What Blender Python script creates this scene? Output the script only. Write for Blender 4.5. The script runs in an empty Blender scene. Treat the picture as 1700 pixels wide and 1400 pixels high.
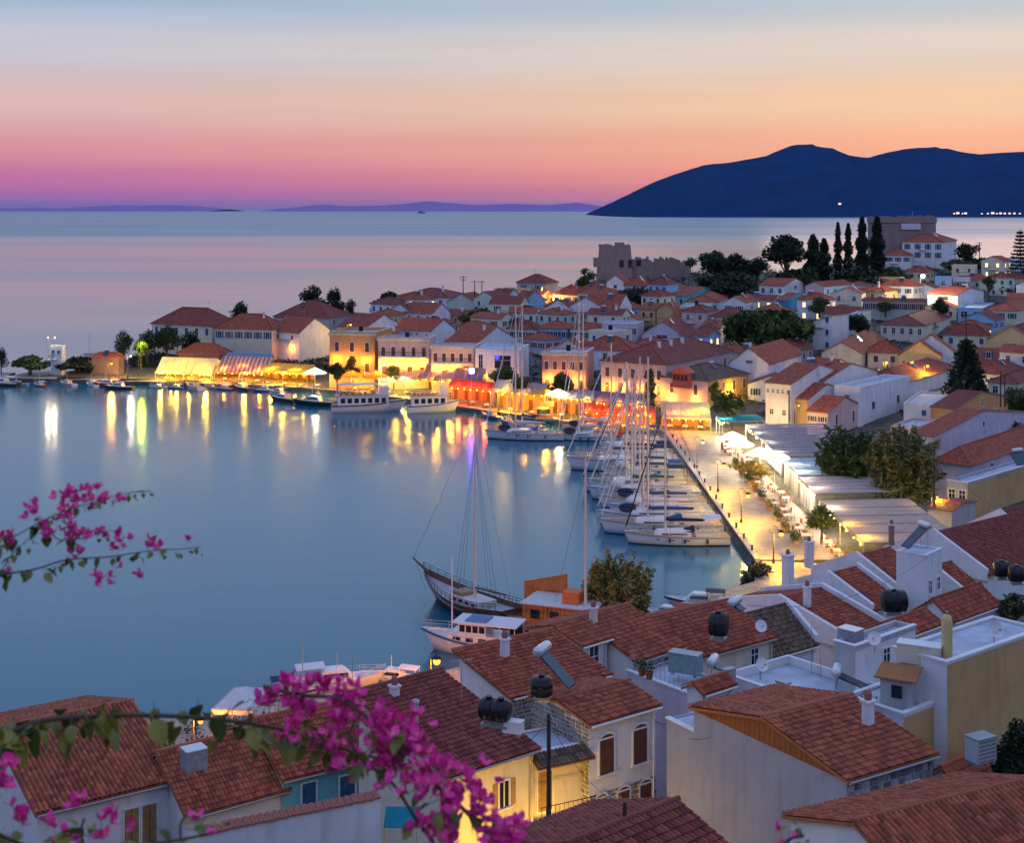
import bpy, math, random
from mathutils import Vector, Matrix
from math import sin, cos, tan, radians, pi, sqrt, floor

sc = bpy.context.scene
col = sc.collection
H, F, CX, HY = 40.0, 2361.0, 850.0, 347.0      # eye height (m), focal length, principal point of the 1700 px photo

# ------------------------------------------------------------------ camera
cam = bpy.data.cameras.new('camera')
cam.lens, cam.sensor_width, cam.sensor_fit = 50.0, 36.0, 'HORIZONTAL'
cam.shift_y = -353.0 / 1700.0
cam.clip_start, cam.clip_end = 0.2, 120000.0
cam.dof.use_dof = True
cam.dof.focus_distance = 140.0
cam.dof.aperture_fstop = 6.5
cam_ob = bpy.data.objects.new('camera', cam)
cam_ob.location = (0, 0, H)
cam_ob.rotation_euler = (radians(90), 0, 0)
col.objects.link(cam_ob)
sc.camera = cam_ob
sc.render.resolution_x, sc.render.resolution_y = 1024, 844

def lin(c):
    return tuple(((v / 255.0) / 12.92 if v <= 10 else (((v / 255.0) + 0.055) / 1.055) ** 2.4) for v in c)

# ------------------------------------------------------------------ world: dusk sky
world = bpy.data.worlds.new('World')
sc.world = world
world.use_nodes = True
wt = world.node_tree
wt.nodes.clear()
def wn(t, **k):
    n = wt.nodes.new(t)
    for a, b in k.items():
        setattr(n, a, b)
    return n
def wl(a, b):
    wt.links.new(a, b)
def wmath(op, a, b=None, c=None, clamp=False):
    n = wn('ShaderNodeMath', operation=op, use_clamp=clamp)
    for i, v in enumerate((a, b, c)):
        if v is None:
            continue
        if isinstance(v, (int, float)):
            n.inputs[i].default_value = v
        else:
            wl(v, n.inputs[i])
    return n.outputs[0]
tc = wn('ShaderNodeTexCoord')
sep = wn('ShaderNodeSeparateXYZ')
wl(tc.outputs['Generated'], sep.inputs[0])
up = wmath('MAXIMUM', sep.outputs[2], 0.0)
elev = wmath('SQRT', up)
def ramp(fac, stops):
    r = wn('ShaderNodeValToRGB')
    r.color_ramp.interpolation = 'EASE'
    cr = r.color_ramp
    while len(cr.elements) < len(stops):
        cr.elements.new(0.5)
    for e, (p, c) in zip(cr.elements, stops):
        e.position = p
        e.color = (*c, 1)
    wl(fac, r.inputs[0])
    return r.outputs[0]
def px2s(y):                                   # photo row -> sqrt(sin(elevation))
    return sqrt(max(0.0, sin(math.atan((HY - y) / F))))
HIGH = [(0.47, (0.46, 0.62, 0.88)), (0.58, (0.36, 0.58, 0.86)), (0.75, (0.40, 0.54, 0.96)), (1.0, (0.40, 0.51, 0.98))]
left = ramp(elev, [(0.0, lin((120, 92, 168))), (px2s(325), lin((180, 104, 168))), (px2s(295), lin((204, 116, 164))), (px2s(250), lin((226, 148, 160))),
                   (px2s(180), lin((229, 190, 186))), (px2s(90), lin((202, 200, 210))), (px2s(5), lin((168, 188, 215)))] + HIGH)
right = ramp(elev, [(0.0, lin((236, 128, 140))), (px2s(320), lin((242, 140, 132))), (px2s(290), lin((250, 158, 130))), (px2s(240), lin((250, 182, 146))),
                    (px2s(170), lin((247, 206, 170))), (px2s(80), lin((228, 213, 202))), (px2s(5), lin((188, 202, 214)))] + HIGH)
back = ramp(elev, [(0.0, (0.18, 0.24, 0.52)), (0.2, (0.29, 0.32, 0.61)), (0.35, (0.36, 0.42, 0.78)), (0.55, (0.38, 0.51, 0.96)), (1.0, (0.40, 0.51, 0.98))])
azl = wn('ShaderNodeMapRange', interpolation_type='SMOOTHSTEP')
azl.inputs['From Min'].default_value, azl.inputs['From Max'].default_value = -0.40, 0.30
wl(sep.outputs[0], azl.inputs[0])
azb = wn('ShaderNodeMapRange', interpolation_type='SMOOTHSTEP')
azb.inputs['From Min'].default_value, azb.inputs['From Max'].default_value = 0.75, -0.35
wl(sep.outputs[1], azb.inputs[0])
m1 = wn('ShaderNodeMixRGB'); wl(azl.outputs[0], m1.inputs[0]); wl(left, m1.inputs[1]); wl(right, m1.inputs[2])
m2 = wn('ShaderNodeMixRGB'); wl(azb.outputs[0], m2.inputs[0]); wl(m1.outputs[0], m2.inputs[1]); wl(back, m2.inputs[2])
SUN_EL, SUN_AZ = 2.0, 20.0                     # the sun has just gone behind the mountain, right of the view axis
sky = wn('ShaderNodeTexSky', sky_type='NISHITA', sun_disc=False, sun_elevation=radians(SUN_EL), sun_rotation=radians(SUN_AZ))
cmap = wn('ShaderNodeMapping'); cmap.inputs['Scale'].default_value = (1.6, 1.6, 34.0); wl(tc.outputs['Generated'], cmap.inputs[0])
cns = wn('ShaderNodeTexNoise'); cns.inputs['Scale'].default_value = 1.6; cns.inputs['Detail'].default_value = 5.0; wl(cmap.outputs[0], cns.inputs['Vector'])
cmr = wn('ShaderNodeMapRange'); wl(cns.outputs[0], cmr.inputs[0])
for i_, q_ in zip((1, 2, 3, 4), (0.35, 0.65, 0.955, 1.04)): cmr.inputs[i_].default_value = q_
m3 = wn('ShaderNodeMixRGB', blend_type='MULTIPLY'); m3.inputs[0].default_value = 1.0; wl(m2.outputs[0], m3.inputs[1]); wl(cmr.outputs[0], m3.inputs[2])
bg1 = wn('ShaderNodeBackground'); wl(m3.outputs[0], bg1.inputs[0]); bg1.inputs[1].default_value = 0.97
bg2 = wn('ShaderNodeBackground'); wl(sky.outputs[0], bg2.inputs[0]); bg2.inputs[1].default_value = 0.003
add = wn('ShaderNodeAddShader'); wl(bg1.outputs[0], add.inputs[0]); wl(bg2.outputs[0], add.inputs[1])
out = wn('ShaderNodeOutputWorld'); wl(add.outputs[0], out.inputs[0])

sun = bpy.data.lights.new('sun', 'SUN')
sun.energy, sun.angle, sun.color = 0.12, radians(20), (1.0, 0.62, 0.45)
sun_ob = bpy.data.objects.new('sun', sun)
sun_ob.rotation_euler = Vector((-sin(radians(SUN_AZ)), -cos(radians(SUN_AZ)), -tan(radians(6)))).to_track_quat('-Z', 'Y').to_euler()
sun_ob.location = (0, 0, 300)
col.objects.link(sun_ob)

vs = sc.view_settings
sc.display_settings.display_device = 'sRGB'
vs.view_transform = 'Standard'
vs.look = 'None'
vs.exposure, vs.gamma = 0.0, 1.0
vs.use_curve_mapping = False
cy = sc.cycles
cy.use_denoising = True
cy.max_bounces, cy.diffuse_bounces, cy.glossy_bounces, cy.transmission_bounces, cy.transparent_max_bounces, cy.volume_bounces = 5, 2, 3, 2, 8, 0
cy.caustics_reflective = cy.caustics_refractive = False
cy.sample_clamp_indirect = 6.0

# ------------------------------------------------------------------ helpers
RND = random.Random(11)
def P(x, y, d):
    return Vector(((x - CX) / F * d, d, H - (y - HY) / F * d))
def interp(x, pts):
    if x <= pts[0][0]:
        return pts[0][1]
    for (a, va), (b, vb) in zip(pts, pts[1:]):
        if x <= b:
            return va + (vb - va) * (x - a) / (b - a)
    return pts[-1][1]
def sstep(x, a, b):
    t = min(1, max(0, (x - a) / (b - a)))
    return t * t * (3 - 2 * t)

class MB:
    """collects shapes, then links them as one mesh object"""
    def __init__(s):
        s.v, s.f, s.m, s.uv, s.sm = [], [], [], [], []
    def face(s, pts, m=0, uv=None, smooth=False):
        i = len(s.v)
        s.v.extend([tuple(p) for p in pts])
        s.f.append(tuple(range(i, i + len(pts))))
        s.m.append(m); s.uv.append(uv); s.sm.append(smooth)
    def mesh(s, vs, fs, m=0, smooth=False):
        i = len(s.v)
        s.v.extend([tuple(p) for p in vs])
        for f in fs:
            s.f.append(tuple(i + k for k in f)); s.m.append(m); s.uv.append(None); s.sm.append(smooth)
    def obox(s, o, ax, ay, az, m=0):
        o, ax, ay, az = Vector(o), Vector(ax), Vector(ay), Vector(az)
        c = [o, o + ax, o + ax + ay, o + ay, o + az, o + ax + az, o + ax + ay + az, o + ay + az]
        s.mesh(c, [(0, 3, 2, 1), (4, 5, 6, 7), (0, 1, 5, 4), (1, 2, 6, 5), (2, 3, 7, 6), (3, 0, 4, 7)], m)
    def box(s, c, d, m=0, rz=0.0):
        x, y, z = Vector((cos(rz), sin(rz), 0)) * d[0], Vector((-sin(rz), cos(rz), 0)) * d[1], Vector((0, 0, d[2]))
        s.obox(Vector(c) - x / 2 - y / 2 - z / 2, x, y, z, m)
    def tube(s, a, b, r0, r1=None, n=6, m=0, cap=True):
        a, b = Vector(a), Vector(b)
        r1 = r0 if r1 is None else r1
        t = (b - a)
        if t.length < 1e-6:
            return
        t.normalize()
        p = t.cross(Vector((0, 0, 1)) if abs(t.z) < 0.9 else Vector((1, 0, 0))).normalized()
        q = t.cross(p)
        vs = []
        for c, r in ((a, r0), (b, r1)):
            for k in range(n):
                an = 2 * pi * k / n
                vs.append(c + (p * cos(an) + q * sin(an)) * r)
        fs = [(k, (k + 1) % n, n + (k + 1) % n, n + k) for k in range(n)]
        s.mesh(vs, fs, m, smooth=n > 5)
        if cap:
            s.mesh(vs[:n], [tuple(reversed(range(n)))], m)
            s.mesh(vs[n:], [tuple(range(n))], m)
    def path(s, pts, r0, r1=None, n=6, m=0):
        r1 = r0 if r1 is None else r1
        k = len(pts) - 1
        for i in range(k):
            s.tube(pts[i], pts[i + 1], r0 + (r1 - r0) * i / k, r0 + (r1 - r0) * (i + 1) / k, n, m)
    def lathe(s, c, prof, n=10, m=0, ax=None):
        c = Vector(c)
        z = Vector(ax or (0, 0, 1)).normalized()
        x = z.cross(Vector((0, 1, 0)) if abs(z.y) < 0.9 else Vector((1, 0, 0))).normalized()
        y = z.cross(x)
        vs = [c + (x * cos(2 * pi * k / n) + y * sin(2 * pi * k / n)) * max(r, 1e-4) + z * h for r, h in prof for k in range(n)]
        fs = [(i * n + k, i * n + (k + 1) % n, (i + 1) * n + (k + 1) % n, (i + 1) * n + k) for i in range(len(prof) - 1) for k in range(n)]
        s.mesh(vs, fs, m, True)
    def ball(s, c, r, m=0, n=8, sq=1.0):
        s.lathe(Vector(c) - Vector((0, 0, r * sq)), [(r * sin(pi * i / 5), r * sq * (1 - cos(pi * i / 5))) for i in range(6)], n, m)
    def slab(s, pts, t, m=0, uv=None, ms=None):
        pts = [Vector(p) for p in pts]
        lo = [p - Vector((0, 0, t)) for p in pts]
        s.face(pts, m, uv)
        s.face(list(reversed(lo)), m if ms is None else ms)
        for i in range(len(pts)):
            j = (i + 1) % len(pts)
            s.face([pts[i], lo[i], lo[j], pts[j]], m if ms is None else ms)
    def data(s, name, mats):
        me = bpy.data.meshes.new(name)
        me.from_pydata(s.v, [], s.f)
        for mt in (mats if isinstance(mats, (list, tuple)) else [mats]):
            me.materials.append(mt)
        me.polygons.foreach_set('material_index', s.m)
        me.polygons.foreach_set('use_smooth', s.sm)
        if any(u is not None for u in s.uv):
            lay = me.uv_layers.new(name='UVMap')
            flat = []
            for f, u in zip(s.f, s.uv):
                for k in range(len(f)):
                    flat.extend(u[k] if u is not None else (0.0, 0.0))
            lay.data.foreach_set('uv', flat)
        me.update()
        return me
    def build(s, name, mats, parent=None, loc=None):
        return link(name, s.data(name, mats), parent, loc)

def link(name, data, parent=None, loc=None, mat=None):
    o = bpy.data.objects.new(name, data)
    col.objects.link(o)
    if parent is not None:
        o.parent = parent
    if loc is not None:
        o.location = loc
    if mat is not None:
        o.matrix_local = mat
    return o
def tag(o, label=None, cat=None, group=None, kind=None):
    if label: o['label'] = label
    if cat: o['category'] = cat
    if group: o['group'] = group
    if kind: o['kind'] = kind
    return o
def thing(name, label, cat, loc=(0, 0, 0), group=None, rz=0.0):
    o = bpy.data.objects.new(name, None)
    o.empty_display_size = 0.3
    o.location = loc
    o.rotation_euler = (0, 0, rz)
    col.objects.link(o)
    return tag(o, label, cat, group)
def copy_tree(o, parent=None):
    c = o.copy()
    col.objects.link(c)
    if parent is not None:
        c.parent = parent
    for ch in list(o.children):
        copy_tree(ch, c)
    return c

# ------------------------------------------------------------------ materials
MATS = {}
def mat(name):
    m = bpy.data.materials.new(name)
    m.use_nodes = True
    t = m.node_tree
    b = t.nodes['Principled BSDF']
    return m, t, b
def nd(t, ty, **k):
    n = t.nodes.new(ty)
    for a, b in k.items():
        setattr(n, a, b)
    return n
def noise(t, scale, detail=3.0, vec=None, rough=0.55):
    n = nd(t, 'ShaderNodeTexNoise')
    n.inputs['Scale'].default_value = scale
    n.inputs['Detail'].default_value = detail
    n.inputs['Roughness'].default_value = rough
    if vec is not None:
        t.links.new(vec, n.inputs['Vector'])
    return n.outputs[0]
def scaled(t, s, out='Object'):
    c = nd(t, 'ShaderNodeTexCoord')
    mp = nd(t, 'ShaderNodeMapping')
    mp.inputs['Scale'].default_value = s
    t.links.new(c.outputs[out], mp.inputs[0])
    return mp.outputs[0]
def maprange(t, v, a, b, c, d):
    n = nd(t, 'ShaderNodeMapRange')
    for i, q in zip((1, 2, 3, 4), (a, b, c, d)):
        n.inputs[i].default_value = q
    t.links.new(v, n.inputs[0])
    return n.outputs[0]
def mixc(t, f, c1, c2, mode='MIX'):
    n = nd(t, 'ShaderNodeMixRGB', blend_type=mode)
    for i, q in enumerate((f, c1, c2)):
        if isinstance(q, (int, float)):
            n.inputs[i].default_value = q
        elif isinstance(q, (tuple, list)):
            n.inputs[i].default_value = (*q[:3], 1)
        else:
            t.links.new(q, n.inputs[i])
    return n.outputs[0]
def bump(t, b, h, strength=0.3, dist=0.05):
    n = nd(t, 'ShaderNodeBump')
    n.inputs['Strength'].default_value = strength
    n.inputs['Distance'].default_value = dist
    t.links.new(h, n.inputs['Height'])
    t.links.new(n.outputs[0], b.inputs['Normal'])
def simple(name, c, rough=0.6, metal=0.0, vary=0.0, scale=3.0, spec=0.3, aniso=(1, 1, 1)):
    if name in MATS:
        return MATS[name]
    m, t, b = mat(name)
    b.inputs['Roughness'].default_value = rough
    b.inputs['Metallic'].default_value = metal
    b.inputs['Specular IOR Level'].default_value = spec
    if vary:
        f = noise(t, scale, 4, scaled(t, aniso))
        f = maprange(t, f, 0.3, 0.7, 0, 1)
        lo = tuple(v * (1 - vary) for v in c)
        hi = tuple(min(1, v * (1 + vary)) for v in c)
        t.links.new(mixc(t, f, lo, hi), b.inputs['Base Color'])
        bump(t, b, f, 0.15, 0.02)
    else:
        b.inputs['Base Color'].default_value = (*c, 1)
    MATS[name] = m
    return m
def plaster(name, c):
    if name in MATS:
        return MATS[name]
    m, t, b = mat(name)
    b.inputs['Roughness'].default_value = 0.85
    b.inputs['Specular IOR Level'].default_value = 0.15
    big = maprange(t, noise(t, 0.35, 4, scaled(t, (1, 1, 1))), 0.35, 0.7, 0.0, 1.0)
    streak = maprange(t, noise(t, 1.3, 5, scaled(t, (1, 1, 0.12))), 0.52, 0.78, 0.0, 1.0)
    blot = maprange(t, noise(t, 1.7, 6, scaled(t, (1, 1, 0.6))), 0.55, 0.75, 0.0, 1.0)
    c1 = mixc(t, big, c, tuple(v * 0.86 for v in c))
    c2 = mixc(t, mixc(t, streak, (0, 0, 0), (0.65, 0.65, 0.65)), c1, tuple(v * q for v, q in zip(c, (0.58, 0.56, 0.52))))
    c3 = mixc(t, mixc(t, blot, (0, 0, 0), (0.5, 0.5, 0.5)), c2, tuple(v * q for v, q in zip(c, (0.72, 0.70, 0.66))))
    t.links.new(c3, b.inputs['Base Color'])
    bump(t, b, noise(t, 18, 4, scaled(t, (1, 1, 1))), 0.25, 0.02)
    MATS[name] = m
    return m
def tiles(name, c, relief):
    """roof tile: UV is in metres, u along the eave, v up the slope"""
    if name in MATS:
        return MATS[name]
    m, t, b = mat(name)
    b.inputs['Roughness'].default_value = 0.75
    b.inputs['Specular IOR Level'].default_value = 0.25
    uv = nd(t, 'ShaderNodeUVMap').outputs[0]
    dv = nd(t, 'ShaderNodeVectorMath', operation='DIVIDE'); t.links.new(uv, dv.inputs[0]); dv.inputs[1].default_value = (0.22, 0.36, 1)
    fl = nd(t, 'ShaderNodeVectorMath', operation='FLOOR'); t.links.new(dv.outputs[0], fl.inputs[0])
    wnz = nd(t, 'ShaderNodeTexWhiteNoise', noise_dimensions='3D')
    oi = nd(t, 'ShaderNodeObjectInfo')
    ad = nd(t, 'ShaderNodeVectorMath', operation='ADD'); t.links.new(fl.outputs[0], ad.inputs[0]); t.links.new(oi.outputs['Location'], ad.inputs[1])
    t.links.new(ad.outputs[0], wnz.inputs['Vector'])
    per = maprange(t, wnz.outputs['Value'], 0, 1, 0, 1)
    weather = maprange(t, noise(t, 0.7, 6, scaled(t, (1, 1, 1)), .65), 0.42, 0.68, 0, 1)
    fine = maprange(t, noise(t, 2.6, 7, scaled(t, (1, 1, 1)), .7), 0.54, 0.70, 0, 1)
    c1 = mixc(t, per, tuple(v * 0.58 for v in c), (min(1, c[0] * 1.35), c[1] * 1.7, c[2] * 1.6))
    c2 = mixc(t, mixc(t, weather, (0, 0, 0), (0.42, 0.42, 0.42)), c1, (c[0] * 0.5, c[1] * 0.72, c[2] * 0.8))
    c3 = mixc(t, mixc(t, fine, (0, 0, 0), (0.7, 0.7, 0.7)), c2, (0.10, 0.075, 0.05))
    t.links.new(c3, b.inputs['Base Color'])
    if relief:
        sx = nd(t, 'ShaderNodeSeparateXYZ'); t.links.new(dv.outputs[0], sx.inputs[0])
        def pm(op, a, bb):
            n = nd(t, 'ShaderNodeMath', operation=op)
            for i, q in enumerate((a, bb)):
                if isinstance(q, (int, float)): n.inputs[i].default_value = q
                else: t.links.new(q, n.inputs[i])
            return n.outputs[0]
        rib = pm('SINE', pm('MULTIPLY', sx.outputs[0], 2 * pi), 0)
        crs = pm('FRACT', sx.outputs[1], 0)
        h = pm('SUBTRACT', pm('MULTIPLY', rib, 0.5), crs)
        bump(t, b, h, 0.9, 0.05)
    MATS[name] = m
    return m
def leafmat(name, dark, light, trans=0.0):
    if name in MATS:
        return MATS[name]
    m, t, b = mat(name)
    g = nd(t, 'ShaderNodeNewGeometry')
    f = g.outputs['Random Per Island']
    t.links.new(mixc(t, f, dark, light), b.inputs['Base Color'])
    b.inputs['Roughness'].default_value = 0.6
    b.inputs['Specular IOR Level'].default_value = 0.2
    MATS[name] = m
    return m
def emis(name, c, s):
    if name in MATS:
        return MATS[name]
    m, t, b = mat(name)
    t.nodes.remove(b)
    e = nd(t, 'ShaderNodeEmission')
    e.inputs[0].default_value = (*c, 1)
    e.inputs[1].default_value = s
    t.links.new(e.outputs[0], t.nodes['Material Output'].inputs[0])
    MATS[name] = m
    return m
def stonemat(name, c1, c2, c3):
    m, t, b = mat(name)
    g = nd(t, 'ShaderNodeNewGeometry')
    r = nd(t, 'ShaderNodeValToRGB')
    e = r.color_ramp.elements
    e[0].color, e[1].color = (*c1, 1), (*c3, 1)
    e.new(0.5).color = (*c2, 1)
    t.links.new(g.outputs['Random Per Island'], r.inputs[0])
    n = maprange(t, noise(t, 9, 4, scaled(t, (1, 1, 1))), 0.35, 0.7, 0.7, 1.15)
    t.links.new(mixc(t, 1.0, r.outputs[0], n, 'MULTIPLY'), b.inputs['Base Color'])
    b.inputs['Roughness'].default_value = 0.9
    bump(t, b, noise(t, 14, 4, scaled(t, (1, 1, 1))), 0.4, 0.03)
    return m

WALL = {'white': plaster('wall_white', (0.78, 0.77, 0.76)), 'cream': plaster('wall_cream', (0.74, 0.66, 0.50)), 'yellow': plaster('wall_yellow', (0.70, 0.53, 0.24)),
        'ochre': plaster('wall_ochre', (0.62, 0.40, 0.17)), 'pink': plaster('wall_pink', (0.70, 0.48, 0.44)), 'salmon': plaster('wall_salmon', (0.68, 0.34, 0.26)),
        'orange': plaster('wall_orange', (0.72, 0.36, 0.14)), 'blue': plaster('wall_blue', (0.30, 0.52, 0.72)), 'turq': plaster('wall_turquoise', (0.16, 0.50, 0.58)),
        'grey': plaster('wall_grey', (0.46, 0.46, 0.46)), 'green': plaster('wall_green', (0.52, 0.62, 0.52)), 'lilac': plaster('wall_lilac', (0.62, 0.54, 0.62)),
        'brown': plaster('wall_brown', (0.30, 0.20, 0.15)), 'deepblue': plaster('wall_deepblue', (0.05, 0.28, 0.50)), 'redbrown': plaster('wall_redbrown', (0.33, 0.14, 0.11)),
        'wood': plaster('wall_wood', (0.34, 0.13, 0.045)), 'white_shaded': plaster('wall_white_shaded', (0.34, 0.38, 0.46)), 'rust': plaster('wall_rust', (0.40, 0.17, 0.07))}  # blue-grey entry: the shade on a white wall put into its colour
ROOFC = {'red': (0.37, 0.072, 0.036), 'dark': (0.255, 0.051, 0.036), 'bright': (0.38, 0.082, 0.040), 'brown': (0.16, 0.085, 0.055)}
ROOF = {k: tiles('roof_' + k, c, True) for k, c in ROOFC.items()}
TILE = {k: tiles('tile_' + k, c, False) for k, c in ROOFC.items()}
TRIM = simple('trim_white', (0.75, 0.74, 0.72), 0.7, vary=0.08)
FLATROOF = simple('flat_roof', (0.42, 0.47, 0.52), 0.8, vary=0.25, scale=0.7)
CONC = simple('concrete', (0.36, 0.35, 0.34), 0.9, vary=0.2, scale=0.8)
GLASS = simple('window_glass', (0.015, 0.02, 0.03), 0.08, spec=0.6)
SHUT = {'brown': simple('shutter_brown', (0.13, 0.05, 0.03), 0.6, vary=0.2), 'blue': simple('shutter_blue', (0.03, 0.10, 0.24), 0.6, vary=0.2),
        'green': simple('shutter_green', (0.03, 0.12, 0.09), 0.6, vary=0.2), 'tan': simple('shutter_tan', (0.36, 0.21, 0.08), 0.6, vary=0.2), 'grey': simple('shutter_grey', (0.2, 0.22, 0.26), 0.6, vary=0.2)}
METAL = simple('grey_metal', (0.35, 0.36, 0.38), 0.4, 0.6)
ALU = simple('aluminium', (0.62, 0.63, 0.65), 0.35, 0.5)
BLACK = simple('black_plastic', (0.012, 0.012, 0.014), 0.35)
IRON = simple('black_iron', (0.02, 0.02, 0.022), 0.5)
WOODP = simple('pole_wood', (0.06, 0.04, 0.03), 0.9, vary=0.3)
BARK = simple('bark', (0.09, 0.065, 0.045), 0.95, vary=0.3, scale=2)
STONE = stonemat('rubble_stone', (0.20, 0.17, 0.12), (0.34, 0.29, 0.20), (0.42, 0.37, 0.28))
GREYSTONE = stonemat('grey_stone', (0.12, 0.12, 0.13), (0.28, 0.27, 0.27), (0.45, 0.43, 0.42))
MORTAR = plaster('mortar', (0.30, 0.25, 0.17))
GMORTAR = plaster('grey_mortar', (0.28, 0.26, 0.24))
CASTLE = plaster('castle_stone', (0.28, 0.21, 0.19))
# ------------------------------------------------------------------ lie of the land
def quay_d(px):
    return interp(px, [(-400, 331), (130, 325), (450, 314), (600, 302), (800, 275), (1080, 247), (1240, 240), (3000, 240)])
def town_d(px, yb):
    """distance of a point of the sloping town ground seen at photo position (px, yb)"""
    return F * (39 + 0.075 * quay_d(px)) / ((yb - HY) + 0.075 * F)
BASIN = [(27, 158), (26.4, 250), (10, 262), (-6, 277), (-32, 303), (-53, 315), (-99, 326), (-118, 329), (-420, 332), (-420, 92), (-120, 100), (-45, 106), (-25, 109), (-8, 118), (2, 127), (14, 138.5), (25.6, 149)]
def inside(p, poly):
    x, y = p
    r = False
    for (x1, y1), (x2, y2) in zip(poly, poly[1:] + poly[:1]):
        if (y1 > y) != (y2 > y) and x < (x2 - x1) * (y - y1) / (y2 - y1) + x1:
            r = not r
    return r
def coast(px):
    return interp(px, [(-500, 326), (60, 331), (130, 340), (250, 356), (420, 385), (600, 408), (760, 424), (900, 444), (1000, 472), (1122, 484), (1300, 482), (1450, 512), (1650, 525), (2600, 560)])
NEARL = [(0, 36.5), (6, 35), (20, 26), (40, 17), (50, 13), (62, 9.5), (72, 7), (90, 3), (102, 1), (112, 0.6), (240, 0.6)]
NEARR = [(0, 36.5), (6, 35), (20, 28), (40, 19), (50, 15), (62, 11), (72, 8.5), (85, 7), (100, 5), (120, 4), (150, 2.5), (200, 1.6), (240, 1)]
def ground(X, Y):
    Y = max(Y, 0.01)
    px = CX + F * X / max(Y, 40)
    far = 0.9 + 0.075 * max(0.0, Y - quay_d(px) - 6)
    far = min(far, 20.0)
    w = sstep(X, 0, 34)
    near = interp(Y, NEARL) * (1 - w) + interp(Y, NEARR) * w
    k = sstep(Y, 128, 146) * (1 - sstep(X, 52, 68))
    near = near * (1 - k) + 0.5 * k
    z = max(near, far if Y > 235 else 0.0)
    if inside((X, Y), BASIN):
        return -3.0
    c = coast(px)
    if Y > c:
        z = z + (-4.0 - z) * sstep(Y, c, c + 16)
    return z

def build_terrain():
    x0, x1, y0, y1, st = -240, 300, -12, 680, 3.0
    nx, ny = int((x1 - x0) / st) + 1, int((y1 - y0) / st) + 1
    v = []
    for j in range(ny):
        for i in range(nx):
            X, Y = x0 + i * st, y0 + j * st
            z = ground(X, Y)
            v.append((X, Y, z + (RND.uniform(-0.25, 0.25) if z > 1.5 else 0)))
    f = [(j * nx + i, j * nx + i + 1, (j + 1) * nx + i + 1, (j + 1) * nx + i) for j in range(ny - 1) for i in range(nx - 1)]
    m, t, b = mat('ground_earth')
    n1 = maprange(t, noise(t, 0.12, 6, scaled(t, (1, 1, 1))), 0.4, 0.62, 0, 1)
    n2 = maprange(t, noise(t, 1.2, 5, scaled(t, (1, 1, 1))), 0.4, 0.65, 0, 1)
    t.links.new(mixc(t, n1, mixc(t, n2, (0.05, 0.055, 0.03), (0.11, 0.095, 0.06)), mixc(t, n2, (0.10, 0.09, 0.08), (0.16, 0.14, 0.12))), b.inputs['Base Color'])
    b.inputs['Roughness'].default_value = 0.95
    bump(t, b, n2, 0.6, 0.2)
    mb = MB(); mb.mesh(v, f, 0, True)
    tag(mb.build('hillside_ground', m), 'dark earth hillside falling to the harbour and rising under the town', kind='structure')
build_terrain()

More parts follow.
